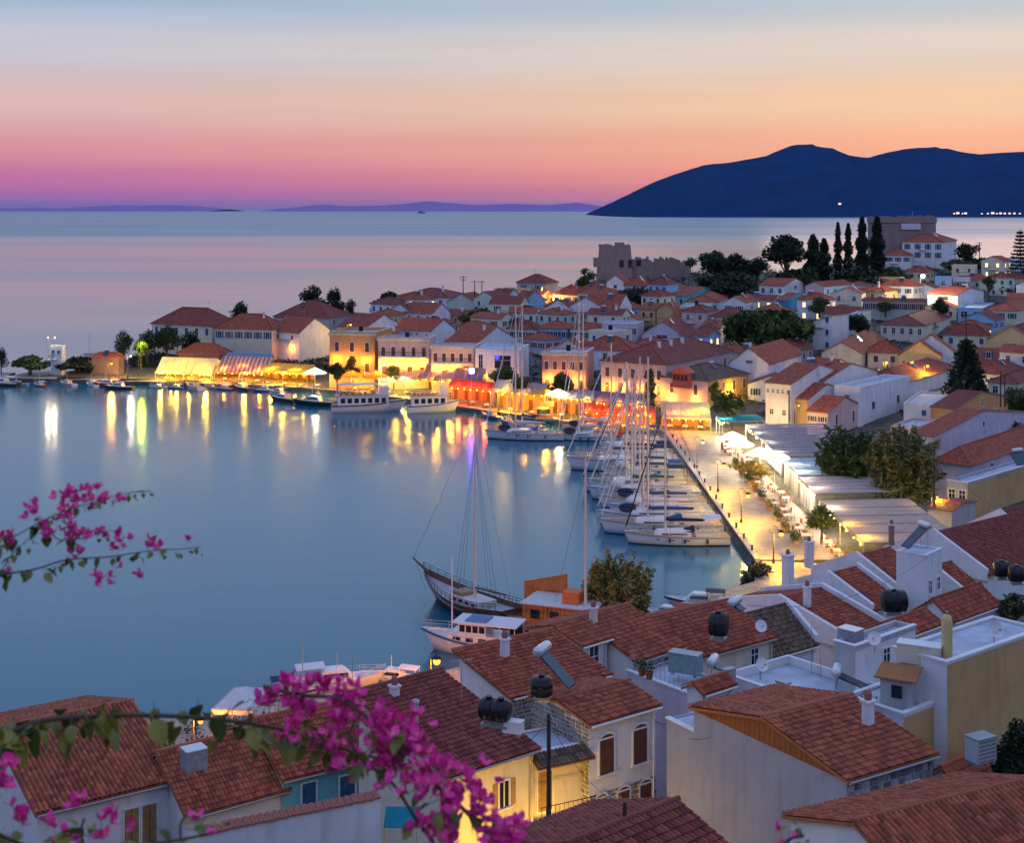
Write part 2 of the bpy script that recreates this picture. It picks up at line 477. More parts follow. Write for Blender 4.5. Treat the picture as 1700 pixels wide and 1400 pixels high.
# ------------------------------------------------------------------ water
def build_water():
    m, t, b = mat('sea_water')
    b.inputs['IOR'].default_value = 1.5
    b.inputs['Specular IOR Level'].default_value = 0.5
    pos = nd(t, 'ShaderNodeNewGeometry').outputs['Position']
    mp = nd(t, 'ShaderNodeMapping'); mp.inputs['Scale'].default_value = (0.0011, 0.0042, 1); t.links.new(pos, mp.inputs[0])
    bands = noise(t, 1.0, 4, mp.outputs[0], 0.5)
    mp2 = nd(t, 'ShaderNodeMapping'); mp2.inputs['Scale'].default_value = (0.012, 0.02, 1); t.links.new(pos, mp2.inputs[0])
    patch = noise(t, 1.0, 4, mp2.outputs[0], 0.55)
    sy = nd(t, 'ShaderNodeSeparateXYZ'); t.links.new(pos, sy.inputs[0])
    # far offshore the wind roughens the sea, near the town it lies calm
    wind = nd(t, 'ShaderNodeMapRange', interpolation_type='SMOOTHSTEP')
    for i, q in zip((1, 2, 3, 4), (1600, 2400, 0.0, 1.0)): wind.inputs[i].default_value = q
    t.links.new(sy.outputs[1], wind.inputs[0])
    open_sea = nd(t, 'ShaderNodeMapRange', interpolation_type='SMOOTHSTEP')
    for i, q in zip((1, 2, 3, 4), (325, 420, 0.0, 1.0)): open_sea.inputs[i].default_value = q
    t.links.new(sy.outputs[1], open_sea.inputs[0])
    def pm(op, a, bb):
        n = nd(t, 'ShaderNodeMath', operation=op)
        for i, q in enumerate((a, bb)):
            if isinstance(q, (int, float)): n.inputs[i].default_value = q
            else: t.links.new(q, n.inputs[i])
        return n.outputs[0]
    rough_far = pm('ADD', maprange(t, bands, 0.38, 0.62, 0.145, 0.22), pm('MULTIPLY', wind.outputs[0], 0.16))
    rough_near = maprange(t, patch, 0.35, 0.65, 0.155, 0.185)
    mx = nd(t, 'ShaderNodeMix', data_type='FLOAT')
    t.links.new(open_sea.outputs[0], mx.inputs[0]); t.links.new(rough_near, mx.inputs[2]); t.links.new(rough_far, mx.inputs[3])
    t.links.new(mx.outputs[0], b.inputs['Roughness'])
    t.links.new(maprange(t, open_sea.outputs[0], 0, 1, 0.36, 1.0), b.inputs['Specular IOR Level'])
    t.links.new(mixc(t, open_sea.outputs[0], (1, 1, 1), (0.72, 0.88, 1.0)), b.inputs['Specular Tint'])
    t.links.new(mixc(t, patch, (0.001, 0.098, 0.155), (0.002, 0.112, 0.17)), b.inputs['Base Color'])
    mp3 = nd(t, 'ShaderNodeMapping'); mp3.inputs['Scale'].default_value = (0.22, 0.35, 1); t.links.new(pos, mp3.inputs[0])
    bump(t, b, noise(t, 1.0, 3, mp3.outputs[0], 0.5), 0.05, 0.4)
    mb = MB()
    s = [-60000, -3000, -300, 0, 300, 3000, 60000]
    ys = [-400, 0, 150, 350, 1000, 6000, 90000]
    vs = [(x, y, 0) for y in ys for x in s]
    n = len(s)
    mb.mesh(vs, [(j * n + i, j * n + i + 1, (j + 1) * n + i + 1, (j + 1) * n + i) for j in range(len(ys) - 1) for i in range(n - 1)])
    tag(mb.build('sea_water', m), 'still blue harbour water opening to the pale pink sea', kind='structure')
build_water()

# ------------------------------------------------------------------ far land
def ridge_land(name, label, prof, D, depth, m, step=12, rough=0.05, seed=3):
    """a ridge at distance D whose skyline follows (px, py); solid, with a long sloping body"""
    rr = random.Random(seed)
    xs = []
    x = prof[0][0]
    while x <= prof[-1][0]:
        xs.append(x); x += step
    rows = 10
    vs = []
    jit = [[rr.uniform(-1, 1) for _ in range(rows * 2 + 1)] for _ in xs]
    for i, x in enumerate(xs):
        top = max(0.0, (HY - interp(x, prof)) * D / F + H)
        for j in range(rows * 2 + 1):
            u = j / rows - 1
            hgt = top * (cos(u * pi / 2) ** 1.25) + jit[i][j] * rough * top * (1 - abs(u)) * abs(u) * 2
            Y = D + u * depth * (0.6 + 0.4 * min(1, top / (80 * D / 9000)))
            vs.append(((x - CX) / F * D + jit[i][j] * 8 * (1 - abs(u)), Y, hgt - 2 if abs(u) < 1 else -6))
    n = rows * 2 + 1
    mb = MB()
    mb.mesh(vs, [(i * n + j, (i + 1) * n + j, (i + 1) * n + j + 1, i * n + j + 1) for i in range(len(xs) - 1) for j in range(n - 1)], 0, True)
    return tag(mb.build(name, m), label, kind='structure')
def farmat(name, c1, c2, s):
    m, t, b = mat(name)
    t.links.new(mixc(t, maprange(t, noise(t, s, 6, scaled(t, (1, 1, 1))), 0.4, 0.62, 0, 1), c1, c2), b.inputs['Base Color'])
    b.inputs['Roughness'].default_value = 1.0
    b.inputs['Specular IOR Level'].default_value = 0.0
    return m
MOUNT = farmat('mountain_haze_navy', (0.0005, 0.026, 0.085), (0.002, 0.036, 0.115), 0.004)  # navy of the distant air is put into the base colour
ISLE = farmat('island_haze_purple', (0.30, 0.17, 0.42), (0.33, 0.19, 0.44), 0.002)  # purple of the far haze is painted into the island colour
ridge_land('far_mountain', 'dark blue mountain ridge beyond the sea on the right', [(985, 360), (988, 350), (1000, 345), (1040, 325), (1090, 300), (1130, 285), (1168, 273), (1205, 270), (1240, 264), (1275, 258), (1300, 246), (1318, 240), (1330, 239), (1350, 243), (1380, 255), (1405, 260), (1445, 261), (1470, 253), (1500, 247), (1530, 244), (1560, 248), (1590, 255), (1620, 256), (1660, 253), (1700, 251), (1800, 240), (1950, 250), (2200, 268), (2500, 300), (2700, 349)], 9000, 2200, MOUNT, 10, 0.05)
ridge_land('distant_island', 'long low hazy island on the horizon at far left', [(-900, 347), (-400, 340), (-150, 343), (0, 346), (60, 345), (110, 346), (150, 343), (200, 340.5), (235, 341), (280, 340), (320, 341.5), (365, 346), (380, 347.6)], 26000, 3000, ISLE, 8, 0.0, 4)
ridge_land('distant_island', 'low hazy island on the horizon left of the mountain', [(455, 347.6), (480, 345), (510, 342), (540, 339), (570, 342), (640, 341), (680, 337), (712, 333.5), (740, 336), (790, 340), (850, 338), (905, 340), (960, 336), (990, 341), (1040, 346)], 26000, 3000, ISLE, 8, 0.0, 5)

# ------------------------------------------------------------------ quays
PAVE = None
def paving():
    m, t, b = mat('quay_paving')
    br = nd(t, 'ShaderNodeTexBrick')
    br.inputs['Scale'].default_value = 1.0
    br.inputs['Mortar Size'].default_value = 0.03
    br.inputs['Brick Width'].default_value = 0.9
    br.inputs['Row Height'].default_value = 0.45
    br.inputs['Color1'].default_value = (0.44, 0.35, 0.27, 1)
    br.inputs['Color2'].default_value = (0.32, 0.25, 0.20, 1)
    br.inputs['Mortar'].default_value = (0.11, 0.10, 0.09, 1)
    t.links.new(scaled(t, (1, 1, 1)), br.inputs['Vector'])
    n = maprange(t, noise(t, 0.6, 5, scaled(t, (1, 1, 1))), 0.35, 0.7, 0.65, 1.1)
    t.links.new(mixc(t, 1.0, br.outputs['Color'], n, 'MULTIPLY'), b.inputs['Base Color'])
    b.inputs['Roughness'].default_value = 0.55
    bump(t, b, br.outputs['Fac'], 0.4, -0.02)
    return m
PAVE = paving()
QWALL = simple('quay_wall_stone', (0.10, 0.09, 0.085), 0.8, vary=0.35, scale=1.2)
COPE = simple('coping_stone', (0.40, 0.36, 0.34), 0.7, vary=0.2)
def strip(name, label, edge, width, top, cope=None):
    """a quay: water edge polyline, paved width behind it to the left-hand normal"""
    mb = MB()
    pts = [Vector((x, y, 0)) for x, y in edge]
    nrm = []
    for i in range(len(pts)):
        a = pts[max(0, i - 1)]; b = pts[min(len(pts) - 1, i + 1)]
        t = (b - a).normalized()
        nrm.append(Vector((t.y, -t.x, 0)))
    for i in range(len(pts) - 1):
        a, b = pts[i], pts[i + 1]
        c, d = b + nrm[i + 1] * width, a + nrm[i] * width
        z, lo = Vector((0, 0, top)), Vector((0, 0, -3.5))
        mb.face([a + z, d + z, c + z, b + z], 0)
        mb.face([a + lo, a + z, b + z, b + lo], 1)
        mb.face([d + lo, c + lo, c + z, d + z], 1)
        if i == 0: mb.face([a + lo, d + lo, d + z, a + z], 1)
        if i == len(pts) - 2: mb.face([b + lo, b + z, c + z, c + lo], 1)
    o = tag(mb.build(name, [PAVE, QWALL]), label, kind='structure')
    if cope:
        me = None
        for i in range(len(pts) - 1):
            a, b = pts[i], pts[i + 1]
            L = (b - a).length
            n = max(1, round(L / cope))
            t = (b - a) / n
            for k in range(n):
                if me is None:
                    q = MB(); q.box((0, 0, 0.06), (cope * 0.96, 0.6, 0.12)); me = q.data('coping_stone', COPE)
                p = a + t * (k + 0.5) + nrm[i] * 0.27
                link('coping_stone', me, o, mat=Matrix.Translation((p.x, p.y, top + 0.004 + RND.uniform(0, 0.02))) @ Matrix.Rotation(math.atan2(t.y, t.x), 4, 'Z'))
    return o
strip('east_quay', 'paved promenade along the moored yachts', [(26.6, 250), (27, 158)][::-1], 10.5, 1.0, 2.0)
strip('north_quay', 'paved quay in front of the lit restaurants', [(-118, 329), (-99, 326), (-53, 315), (-32, 303), (-6, 277), (10, 262), (26.4, 250.2), (38, 246)][::-1], 15, 0.9)
strip('breakwater_quay', 'low dark mole at the left mouth of the harbour', [(-260, 331), (-118.2, 329.2)], -9, 1.1)
strip('south_quay', 'narrow quay under the near houses', [(-120, 100.2), (-45, 106.2), (-25, 109.2), (-8, 118.2), (2, 127), (14, 138.5), (25.4, 149), (26.9, 157.8)], 7, 0.95)

# ------------------------------------------------------------------ windows
WCACHE = {}
LITWIN = emis('lit_window', (1.0, 0.72, 0.30), 2.2)
def window_meshes(w, h, style, det):
    key = (round(w, 2), round(h, 2), style, det)
    if key in WCACHE:
        return WCACHE[key]
    kind, _, colr = style.partition('-')
    colm = SHUT.get(colr, SHUT['brown'])
    fr, pn, sh, sh2 = MB(), MB(), MB(), MB()
    fw, dp = 0.09, 0.07
    for (x, z, sx, sz) in ((-w / 2 - fw / 2, h / 2, fw, h + 2 * fw), (w / 2 + fw / 2, h / 2, fw, h + 2 * fw), (0, h + fw / 2, w, fw)):
        fr.box((x, dp / 2, z), (sx, dp, sz))
    if kind == 'door':
        fr.box((0, dp / 2, -fw / 2), (w, dp, fw))
    else:
        fr.box((0, 0.08, -fw / 2 - 0.02), (w + 0.34, 0.16, 0.08))
    pn.box((0, 0.012, h / 2), (w, 0.02, h))
    if kind in ('plain', 'lit'):
        fr.box((0, 0.03, h / 2), (0.05, 0.05, h)); fr.box((0, 0.03, h * 0.62), (w, 0.045, 0.05))
    if kind == 'shut':
        for s in (-1, 1):
            sh_ = sh if s < 0 else sh2
            sh_.box((s * w / 4, 0.045, h / 2), (w / 2 - 0.03, 0.04, h - 0.04))
            for k in range(6):
                sh_.box((s * w / 4, 0.07, h * (k + 0.7) / 6.6), (w / 2 - 0.12, 0.02, h / 15))
    if kind == 'open':
        for s in (-1, 1):
            (sh if s < 0 else sh2).box((s * (w * 0.76 + 0.1), 0.05, h / 2), (w / 2, 0.04, h))
        fr.box((0, 0.03, h / 2), (0.05, 0.05, h))
    if kind == 'door':
        sh.box((0, 0.04, h / 2), (w - 0.06, 0.05, h - 0.04)); sh.box((0, 0.075, h * 0.72), (w * 0.6, 0.03, h * 0.35)); sh.box((0, 0.075, h * 0.25), (w * 0.6, 0.03, h * 0.3))
    if kind == 'arch':
        sh.box((0, 0.045, h / 2), (w - 0.04, 0.04, h))
        n = 8
        arc = [(w / 2 * cos(pi * k / n), h + w * 0.28 * sin(pi * k / n)) for k in range(n + 1)]
        sh.face([(x, 0.06, z) for x, z in arc])
        for k in range(n):
            (x1, z1), (x2, z2) = arc[k], arc[k + 1]
            q = 1.22
            fr.mesh([(x1, 0.09, z1), (x2, 0.09, z2), (x2 * q, 0.09, h + (z2 - h) * 1.5 + 0.02), (x1 * q, 0.09, h + (z1 - h) * 1.5 + 0.02)], [(0, 1, 2, 3)])
        for k in range(7):
            sh.box((0, 0.07, h * (k + 0.6) / 7), (w - 0.2, 0.02, h / 16))
    glass = LITWIN if kind == 'lit' else GLASS
    if det >= 2:
        r = (fr.data('window_frame', TRIM), pn.data('pane', glass), [q_.data('shutter', colm) for q_ in (sh, sh2) if q_.v])
    else:
        a = MB()
        for src, mi in ((fr, 0), (pn, 1), (sh, 2), (sh2, 2)):
            if src.v: a.mesh(src.v, src.f, mi)
        r = (a.data('window', [TRIM, glass, colm]), None, None)
    WCACHE[key] = r
    return r
def put_window(root, base, along, outw, w, h, style, det, name=None):
    al, ou = Vector(along).normalized(), Vector(outw).normalized()
    M = Matrix((( al.x, ou.x, 0, base[0]), (al.y, ou.y, 0, base[1]), (0, 0, 1, base[2]), (0, 0, 0, 1)))
    a, b, c = window_meshes(w, h, style, det)
    nm = name or ('door' if style.startswith('door') else 'window')
    o = link(nm, a, root, mat=M)
    if b: link('pane', b, o)
    for c_ in (c or ()): link('door_leaf' if nm == 'door' else 'shutter', c_, o)
    return o

# ------------------------------------------------------------------ houses
def tile_slope(mb, O, eu, ev, nrm, span, S, pitch=0.22, course=0.36, lump=0.0, rr=RND, rib=0.062, step=0.045):
    """real barrel-tile relief on one roof slope; span(v) gives the (start, end) along the eave at height v"""
    rows = max(2, int(S / course))
    course = S / rows
    for r in range(rows):
        v0, v1 = r * course, (r + 1) * course
        u0, u1 = span(v0 + course * 0.5)
        if u1 - u0 < pitch: continue
        n = max(1, int((u1 - u0) / pitch))
        pw = (u1 - u0) / n
        base = len(mb.v)
        vs = []
        for vv, lift in ((v0, 0.03 + step), (v1, 0.03)):
            for k in range(n):
                j = rr.uniform(-lump, lump) if lump else 0
                for q, hh in ((0.0, 0.0), (0.28, rib), (0.6, rib)):
                    vs.append(O + eu * (u0 + (k + q) * pw) + ev * (vv + (rr.uniform(-lump, lump) if lump else 0)) + nrm * (lift + hh + j))
            vs.append(O + eu * u1 + ev * vv + nrm * lift)
        w = 3 * n + 1
        i0 = len(mb.v)
        mb.v.extend([tuple(p) for p in vs])
        for k in range(w - 1):
            mb.f.append((i0 + k, i0 + k + 1, i0 + w + k + 1, i0 + w + k)); mb.m.append(0); mb.sm.append(False)
            ua = u0 + (k // 3 + 0.5) * pw
            uvv = (ua, (r + 0.5) * course)
            mb.uv.append([uvv] * 4)
        # front lip of the course
        lo = [p - nrm * (step + 0.015) for p in vs[:w]]
        i1 = len(mb.v)
        mb.v.extend([tuple(p) for p in lo])
        for k in range(w - 1):
            mb.f.append((i1 + k, i1 + k + 1, i0 + k + 1, i0 + k)); mb.m.append(0); mb.sm.append(False)
            mb.uv.append([(u0 + (k // 3 + 0.5) * pw, (r + 0.5) * course)] * 4)

def solve_house(lx, cx, rx, d, a):
    Cx = (cx - CX) / F * d
    ca, sa = cos(a), sin(a)
    if isinstance(lx, tuple): lu = lx[0]
    else:
        k = (lx - CX) / F
        lu = (Cx - k * d) / (ca + k * sa)
    if isinstance(rx, tuple): lv = rx[0]
    else:
        k = (rx - CX) / F
        den = sa - k * ca
        lv = (k * d - Cx) / den if abs(den) > 0.05 else 6.0
    return Cx, max(1.2, min(lu, 40)), max(1.2, min(lv, 40))

HOUSES = {}
WSTY = ('plain', 'open-blue', 'open-brown', 'plain', 'open-green', 'shut-blue', 'shut-brown')
def house(label, lx, cx, rx, ye, ya=None, yb=None, d=None, a=40, g='R', wall='white', roof='red', wl=None, wr=None, det=0, par=None, ov=0.3,
          name='house', cat='house', group=None, chim=0, zb=None, wallr=None, pitch=None, ribbed=False):
    a = radians(a)
    if d is None: d = town_d(cx, yb)
    Cx, lu, lv = solve_house(lx, cx, rx, d, a)
    U, V = Vector((-cos(a), sin(a), 0)), Vector((sin(a), cos(a), 0))
    ze = H - (ye - HY) * d / F
    C = Vector((Cx, d, 0))
    mid = C + U * lu / 2 + V * lv / 2
    if zb is None:
        zb = min(ground(*(C + q)[:2]) for q in (Vector((0, 0, 0)), U * lu, V * lv, U * lu + V * lv))
        if yb is not None: zb = min(max(zb, -1), H - (yb - HY) * d / F)
        zb = max(zb, -0.5) - 0.4
    root = thing(name, label, cat, (Cx, d, zb), group)
    if det >= 2 and g in 'RLS': ze -= 0.14
    z0, h = 0.0, ze - zb
    up = Vector((0, 0, 1))
    # ridge
    if g in 'RL':
        A, B, la, lb = (U, V, lu, lv) if g == 'R' else (V, U, lv, lu)
        Mz = C + B * lb / 2
        zr = H - (ya - HY) * Mz.y / F - zb if pitch is None else h + pitch * lb / 2
        if det >= 2: zr -= 0.24
        zr = max(zr, h + 0.12 * lb / 2); zr = min(zr, h + 0.75 * lb / 2)
    elif g == 'H':
        A, B, la, lb = (U, V, lu, lv) if lu >= lv else (V, U, lv, lu)
        zr = H - (ya - HY) * mid.y / F - zb if pitch is None else h + pitch * lb / 2
        zr = max(zr, h + 0.15 * lb / 2); zr = min(zr, h + 0.7 * lb / 2)
    elif g == 'S':                                   # one slope falling towards the near corner's left face
        A, B, la, lb = V, U, lv, lu
        zr = h + (pitch or 0.25) * lu
    else:
        A, B, la, lb = U, V, lu, lv
        zr = h
    wm, wm2 = WALL[wall], WALL[wallr or wall]
    o0 = Vector((0, 0, 0))
    mb = MB()
    c0, c1, c2, c3 = o0, o0 + A * la, o0 + A * la + B * lb, o0 + B * lb
    T = up * h
    lmi = 0
    def wq(p, q, top=None, mi=0):
        if top is None: mb.face([p, q, q + T, p + T], mi)
        else: mb.face([p, q, q + T, top, p + T], mi)
    # which wall gets the second colour: the right face is along V through the origin
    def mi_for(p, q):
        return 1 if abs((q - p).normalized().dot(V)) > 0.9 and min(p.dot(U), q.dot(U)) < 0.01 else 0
    if g in 'RL':
        wq(c0, c1, None, mi_for(c0, c1)); wq(c2, c3)
        wq(c1, c2, (c1 + c2) / 2 + up * zr, mi_for(c1, c2)); wq(c3, c0, (c3 + c0) / 2 + up * zr, mi_for(c3, c0))
    elif g == 'S':
        top = up * zr
        mb.face([c0, c1, c1 + T, c0 + T], mi_for(c0, c1)); mb.face([c2, c3, c3 + top, c2 + top])
        mb.face([c1, c2, c2 + top, c1 + T], mi_for(c1, c2)); mb.face([c3, c0, c0 + T, c3 + top], mi_for(c3, c0))
    else:
        for p, q in ((c0, c1), (c1, c2), (c2, c3), (c3, c0)): wq(p, q, None, mi_for(p, q))
    mb.build('wall', [wm, wm2], root)
    # roof
    rb = MB()
    eave_mi = 1
    if g in 'RL':
        sl = (zr - h) / (lb / 2)
        th = 0.14
        gov = min(0.2, ov)
        for side in (0, 1):
            b0 = -ov if side == 0 else lb + ov
            e0 = c0 - A * gov + B * b0 + up * (h - ov * sl + th + 0.02)
            e1 = c0 + A * (la + gov) + B * b0 + up * (h - ov * sl + th + 0.02)
            r0 = c0 - A * gov + B * (lb / 2) + up * (zr + th + 0.02)
            r1 = c0 + A * (la + gov) + B * (lb / 2) + up * (zr + th + 0.02)
            S = (r0 - e0).length
            L = la + 2 * gov
            uv = [(0, 0), (L, 0), (L, S), (0, S)]
            pts = [e0, e1, r1, r0]
            if side: pts, uv = [e1, e0, r0, r1], [(0, 0), (L, 0), (L, S), (0, S)]
            rb.slab(pts, th, 0, uv, 1)
        ro = rb.build('roof', [ROOF[roof] if det < 2 else TILE[roof], WALL['rust'] if det >= 2 else WALL['brown']], root)
        if det >= 2:
            tb = MB()
            for side in (0, 1):
                b0 = -ov if side == 0 else lb + ov
                s = 1 if side == 0 else -1
                O = c0 - A * gov + B * b0 + up * (h - ov * sl + th + 0.03)
                ev = (B * s + up * sl).normalized()
                nn = (up - B * s * sl).normalized()
                S = (lb / 2 + ov) * sqrt(1 + sl * sl)
                L = la + 2 * gov
                tile_slope(tb, O, A, ev, nn, lambda v: (0.0, L), S, lump=0.05 if roof == 'brown' else 0.006, rib=0.11 if ribbed else 0.062, step=0.012 if ribbed else 0.045, pitch=0.25 if ribbed else 0.22)
            k = max(2, int(la / 0.4))
            for i in range(k):                       # ridge caps
                p = c0 - A * gov + B * (lb / 2) + up * (zr + th + 0.06) + A * ((la + 2 * gov) * i / k)
                tb.tube(p, p + A * ((la + 2 * gov) / k + 0.05) + up * 0.02, 0.13, 0.115, 6)
            tag(tb.build('roof_tiles', TILE[roof], ro), kind='stuff')
        if par:                                      # raised party walls along the verges
            for end in par:
                pa = 0.0 if end == 'n' else la
                pm = MB()
                t0, t1 = (-0.36, 0.0) if end == 'n' else (0.0, 0.36)
                zz = 0.62
                prof = [(-0.1, h - 0.5), (lb + 0.1, h - 0.5), (lb + 0.1, h + zz), (lb / 2, zr + zz), (-0.1, h + zz)]
                f0 = [c0 + A * (pa + t0) + B * b + up * z for b, z in prof]
                f1 = [c0 + A * (pa + t1) + B * b + up * z for b, z in prof]
                pm.face(f0); pm.face(list(reversed(f1)))
                for i in range(5):
                    j = (i + 1) % 5
                    pm.face([f0[i], f1[i], f1[j], f0[j]])
                pm.build('party_wall', WALL['white'], root)
    elif g == 'H':
        th = 0.14
        run = lb / 2
        sl = (zr - h) / run
        ze_ = up * (h - ov * sl + th)
        E = [c0 - A * ov - B * ov + ze_, c1 + A * ov - B * ov + ze_, c2 + A * ov + B * ov + ze_, c3 - A * ov + B * ov + ze_]
        ins = min(run, la * 0.42)
        r0, r1 = c0 + A * ins + B * run + up * (zr + th), c0 + A * (la - ins) + B * run + up * (zr + th)
        for pts in ([E[0], E[1], r1, r0], [E[2], E[3], r0, r1], [E[1], E[2], r1], [E[3], E[0], r0]):
            e = (pts[1] - pts[0]); L = e.length; e.normalize()
            uv = []
            nn = e.cross(pts[2] - pts[0]).normalized()
            pv = nn.cross(e)
            for p in pts: uv.append(((p - pts[0]).dot(e), (p - pts[0]).dot(pv)))
            rb.slab(pts, th, 0, uv, 1)
        for p, q in ((E[0], r0), (E[1], r1), (E[2], r1), (E[3], r0), (r0, r1)):
            rb.tube(p + up * 0.03, q + up * 0.03, 0.12, 0.12, 5)
        ro = rb.build('roof', [ROOF[roof] if det < 2 else TILE[roof], WALL['rust'] if det >= 2 else WALL['brown']], root)
        if det >= 2:
            tb = MB()
            for pts in ([E[0], E[1], r1, r0], [E[1], E[2], r1], [E[3], E[0], r0]):
                e = (pts[1] - pts[0]); L = e.length; e.normalize()
                nn = e.cross(pts[2] - pts[0]).normalized()
                if nn.z < 0: nn = -nn
                pv = (pts[2] - pts[0]) - e * (pts[2] - pts[0]).dot(e); S = pv.length; pv.normalize()
                ta, tb_ = (pts[-1] - pts[0]).dot(e), (pts[2] - pts[0]).dot(e)
                tile_slope(tb, pts[0] + up * 0.01, e, pv, nn, lambda v, ta=ta, tb_=tb_, S=S, L=L: (ta * v / S, L + (tb_ - L) * v / S), S, lump=0.006)
            tag(tb.build('roof_tiles', TILE[roof], ro), kind='stuff')
    elif g == 'S':
        th = 0.12
        sl = (zr - h) / lb
        pts = [c0 - A * ov - B * ov + up * (h - ov * sl + th), c1 + A * ov - B * ov + up * (h - ov * sl + th), c2 + A * ov + B * ov + up * (zr + ov * sl + th), c3 - A * ov + B * ov + up * (zr + ov * sl + th)]
        S = (pts[3] - pts[0]).length; L = (pts[1] - pts[0]).length
        rb.slab(pts, th, 0, [(0, 0), (L, 0), (L, S), (0, S)], 1)
        ro = rb.build('roof', [ROOF[roof] if det < 2 else TILE[roof], WALL['brown']], root)
        if det >= 2:
            tb = MB()
            ev = (pts[3] - pts[0]).normalized()
            tile_slope(tb, pts[0] + up * 0.01, A, ev, A.cross(ev).normalized() if A.cross(ev).z > 0 else -A.cross(ev).normalized(), lambda v: (0.0, L), S, lump=0.006)
            k = max(2, int(la / 0.4))
            for i in range(k):
                p = pts[3] + up * 0.06 + A * ((la + 2 * ov) * i / k)
                tb.tube(p, p + A * ((la + 2 * ov) / k + 0.05) + up * 0.02, 0.13, 0.115, 6)
            tag(tb.build('roof_tiles', TILE[roof], ro), kind='stuff')
    else:                                            # flat roof behind a parapet
        ph = par if isinstance(par, (int, float)) else 0.4
        rb.face([c0 + T - up * 0.02, c1 + T - up * 0.02, c2 + T - up * 0.02, c3 + T - up * 0.02])
        rb.build('roof', FLATROOF, root)
        pb = MB()
        t = 0.22
        pb.obox(c0 + T - A * 0.03 - B * 0.03, A * (la + 0.06), B * t, up * ph)
        pb.obox(c0 + T + B * (lb - t + 0.03) - A * 0.03, A * (la + 0.06), B * t, up * ph)
        pb.obox(c0 + T + B * (t - 0.03) - A * 0.03, A * t, B * (lb - 2 * t + 0.06), up * ph)
        pb.obox(c0 + T + B * (t - 0.03) + A * (la - t + 0.03), A * t, B * (lb - 2 * t + 0.06), up * ph)
        pb.build('parapet', [wm], root)
        if det >= 1:
            kb = MB()
            kb.obox(c0 + T + up * ph - A * 0.07 - B * 0.07, A * (la + 0.14), B * (t + 0.08), up * 0.07)
            kb.obox(c0 + T + up * ph - A * 0.07 + B * (t + 0.01), A * (t + 0.08), B * (lb - t + 0.06), up * 0.07)
            kb.build('coping', TRIM, root)
    if det >= 2 and g in 'RLS':                      # gutter and downpipe along the visible eave
        q = MB()
        ez = h - (ov * ((zr - h) / (lb / 2 if g != 'S' else lb))) + 0.06
        e0, e1 = A * -.1 - B * (ov + .07) + up * ez, A * (la + .1) - B * (ov + .07) + up * ez
        q.tube(e0, e1, .06, n=6)
        pth = [A * (la - .25) - B * (ov + .07) + up * ez, A * (la - .25) - B * .08 + up * (ez - .35), A * (la - .25) - B * .08 + up * .3]
        q.path(pth, .045, n=6)
        q.build('gutter', METAL if lu > 6 else TRIM, root)
    # windows
    def grid(spec, along, length, outw):
        if not spec: return
        for sp in (spec if isinstance(spec, list) else [spec]):
            n, rows, style = sp[0], sp[1], sp[2] if len(sp) > 2 else 'shut-brown'
            w, hh = (sp[3], sp[4]) if len(sp) > 4 else ((0.95, 1.35) if not style.startswith('door') else (1.0, 2.1))
            if det < 2 and style == 'plain' and w < 1.3: style = WSTY[(len(label) + int(lu * 10)) % len(WSTY)]
            top = sp[5] if len(sp) > 5 else 0.75
            f0, f1 = (sp[6], sp[7]) if len(sp) > 7 else (0.0, 1.0)
            n = min(n, max(1, int(length * (f1 - f0) / (w + 0.3))))
            for r in range(rows):
                zz = h - top - hh - r * 2.9
                if zz < 0.3 and r > 0: break
                for k in range(n):
                    s = length * (f0 + (f1 - f0) * (k + 0.5) / n)
                    p = along * s + up * zz
                    al = along if along.cross(outw).z > 0 else -along
                    put_window(root, p, al, outw, w, hh, style, det)
    grid(wl, U, lu, -V)
    grid(wr, V, lv, -U)
    if chim:
        for k in range(chim):
            q = MB()
            p = A * la * (0.25 + 0.5 * k / max(1, chim)) + B * lb * (0.5 - 0.12 * (1 if g in 'RLH' else 0))
            zc = zr - (0.24 * (zr - h) if g in 'RLH' else 0)
            q.box(p + up * (zc + 0.45), (0.5, 0.5, 1.5), 0, a)
            q.box(p + up * (zc + 1.25), (0.66, 0.66, 0.12), 0, a)
            q.box(p + up * (zc + 1.42), (0.34, 0.34, 0.22), 1, a)
            q.build('chimney', [WALL['white'], WALL['redbrown']], root)
    hr = random.Random(label)
    if det <= 1 and 'awning' not in name:
        if g in 'RLH' and hr.random() < .34 and la > 4:            # solar water heater on the visible slope
            sl_ = (zr - h) / (lb / 2)
            f_ = hr.uniform(.3, .7)
            o_ = A * la * f_ + B * lb * .34 + up * (h + sl_ * lb * .34 + .35)
            q = MB()
            q.slab([o_ - A * .6 - B * .7 + up * (-.7 * sl_ - .1), o_ + A * .6 - B * .7 + up * (-.7 * sl_ - .1), o_ + A * .6 + B * .4 + up * .55, o_ - A * .6 + B * .4 + up * .55], .08, 1)
            q.tube(o_ - A * .6 + B * .45 + up * .7, o_ + A * .6 + B * .45 + up * .7, .2, n=8)
            for e_ in (-1, 1): q.tube(o_ + A * .5 * e_ + B * .4 - up * .4, o_ + A * .5 * e_ + B * .45 + up * .6, .04, n=4)
            q.build('solar_heater', [ALU, GLASS], root)
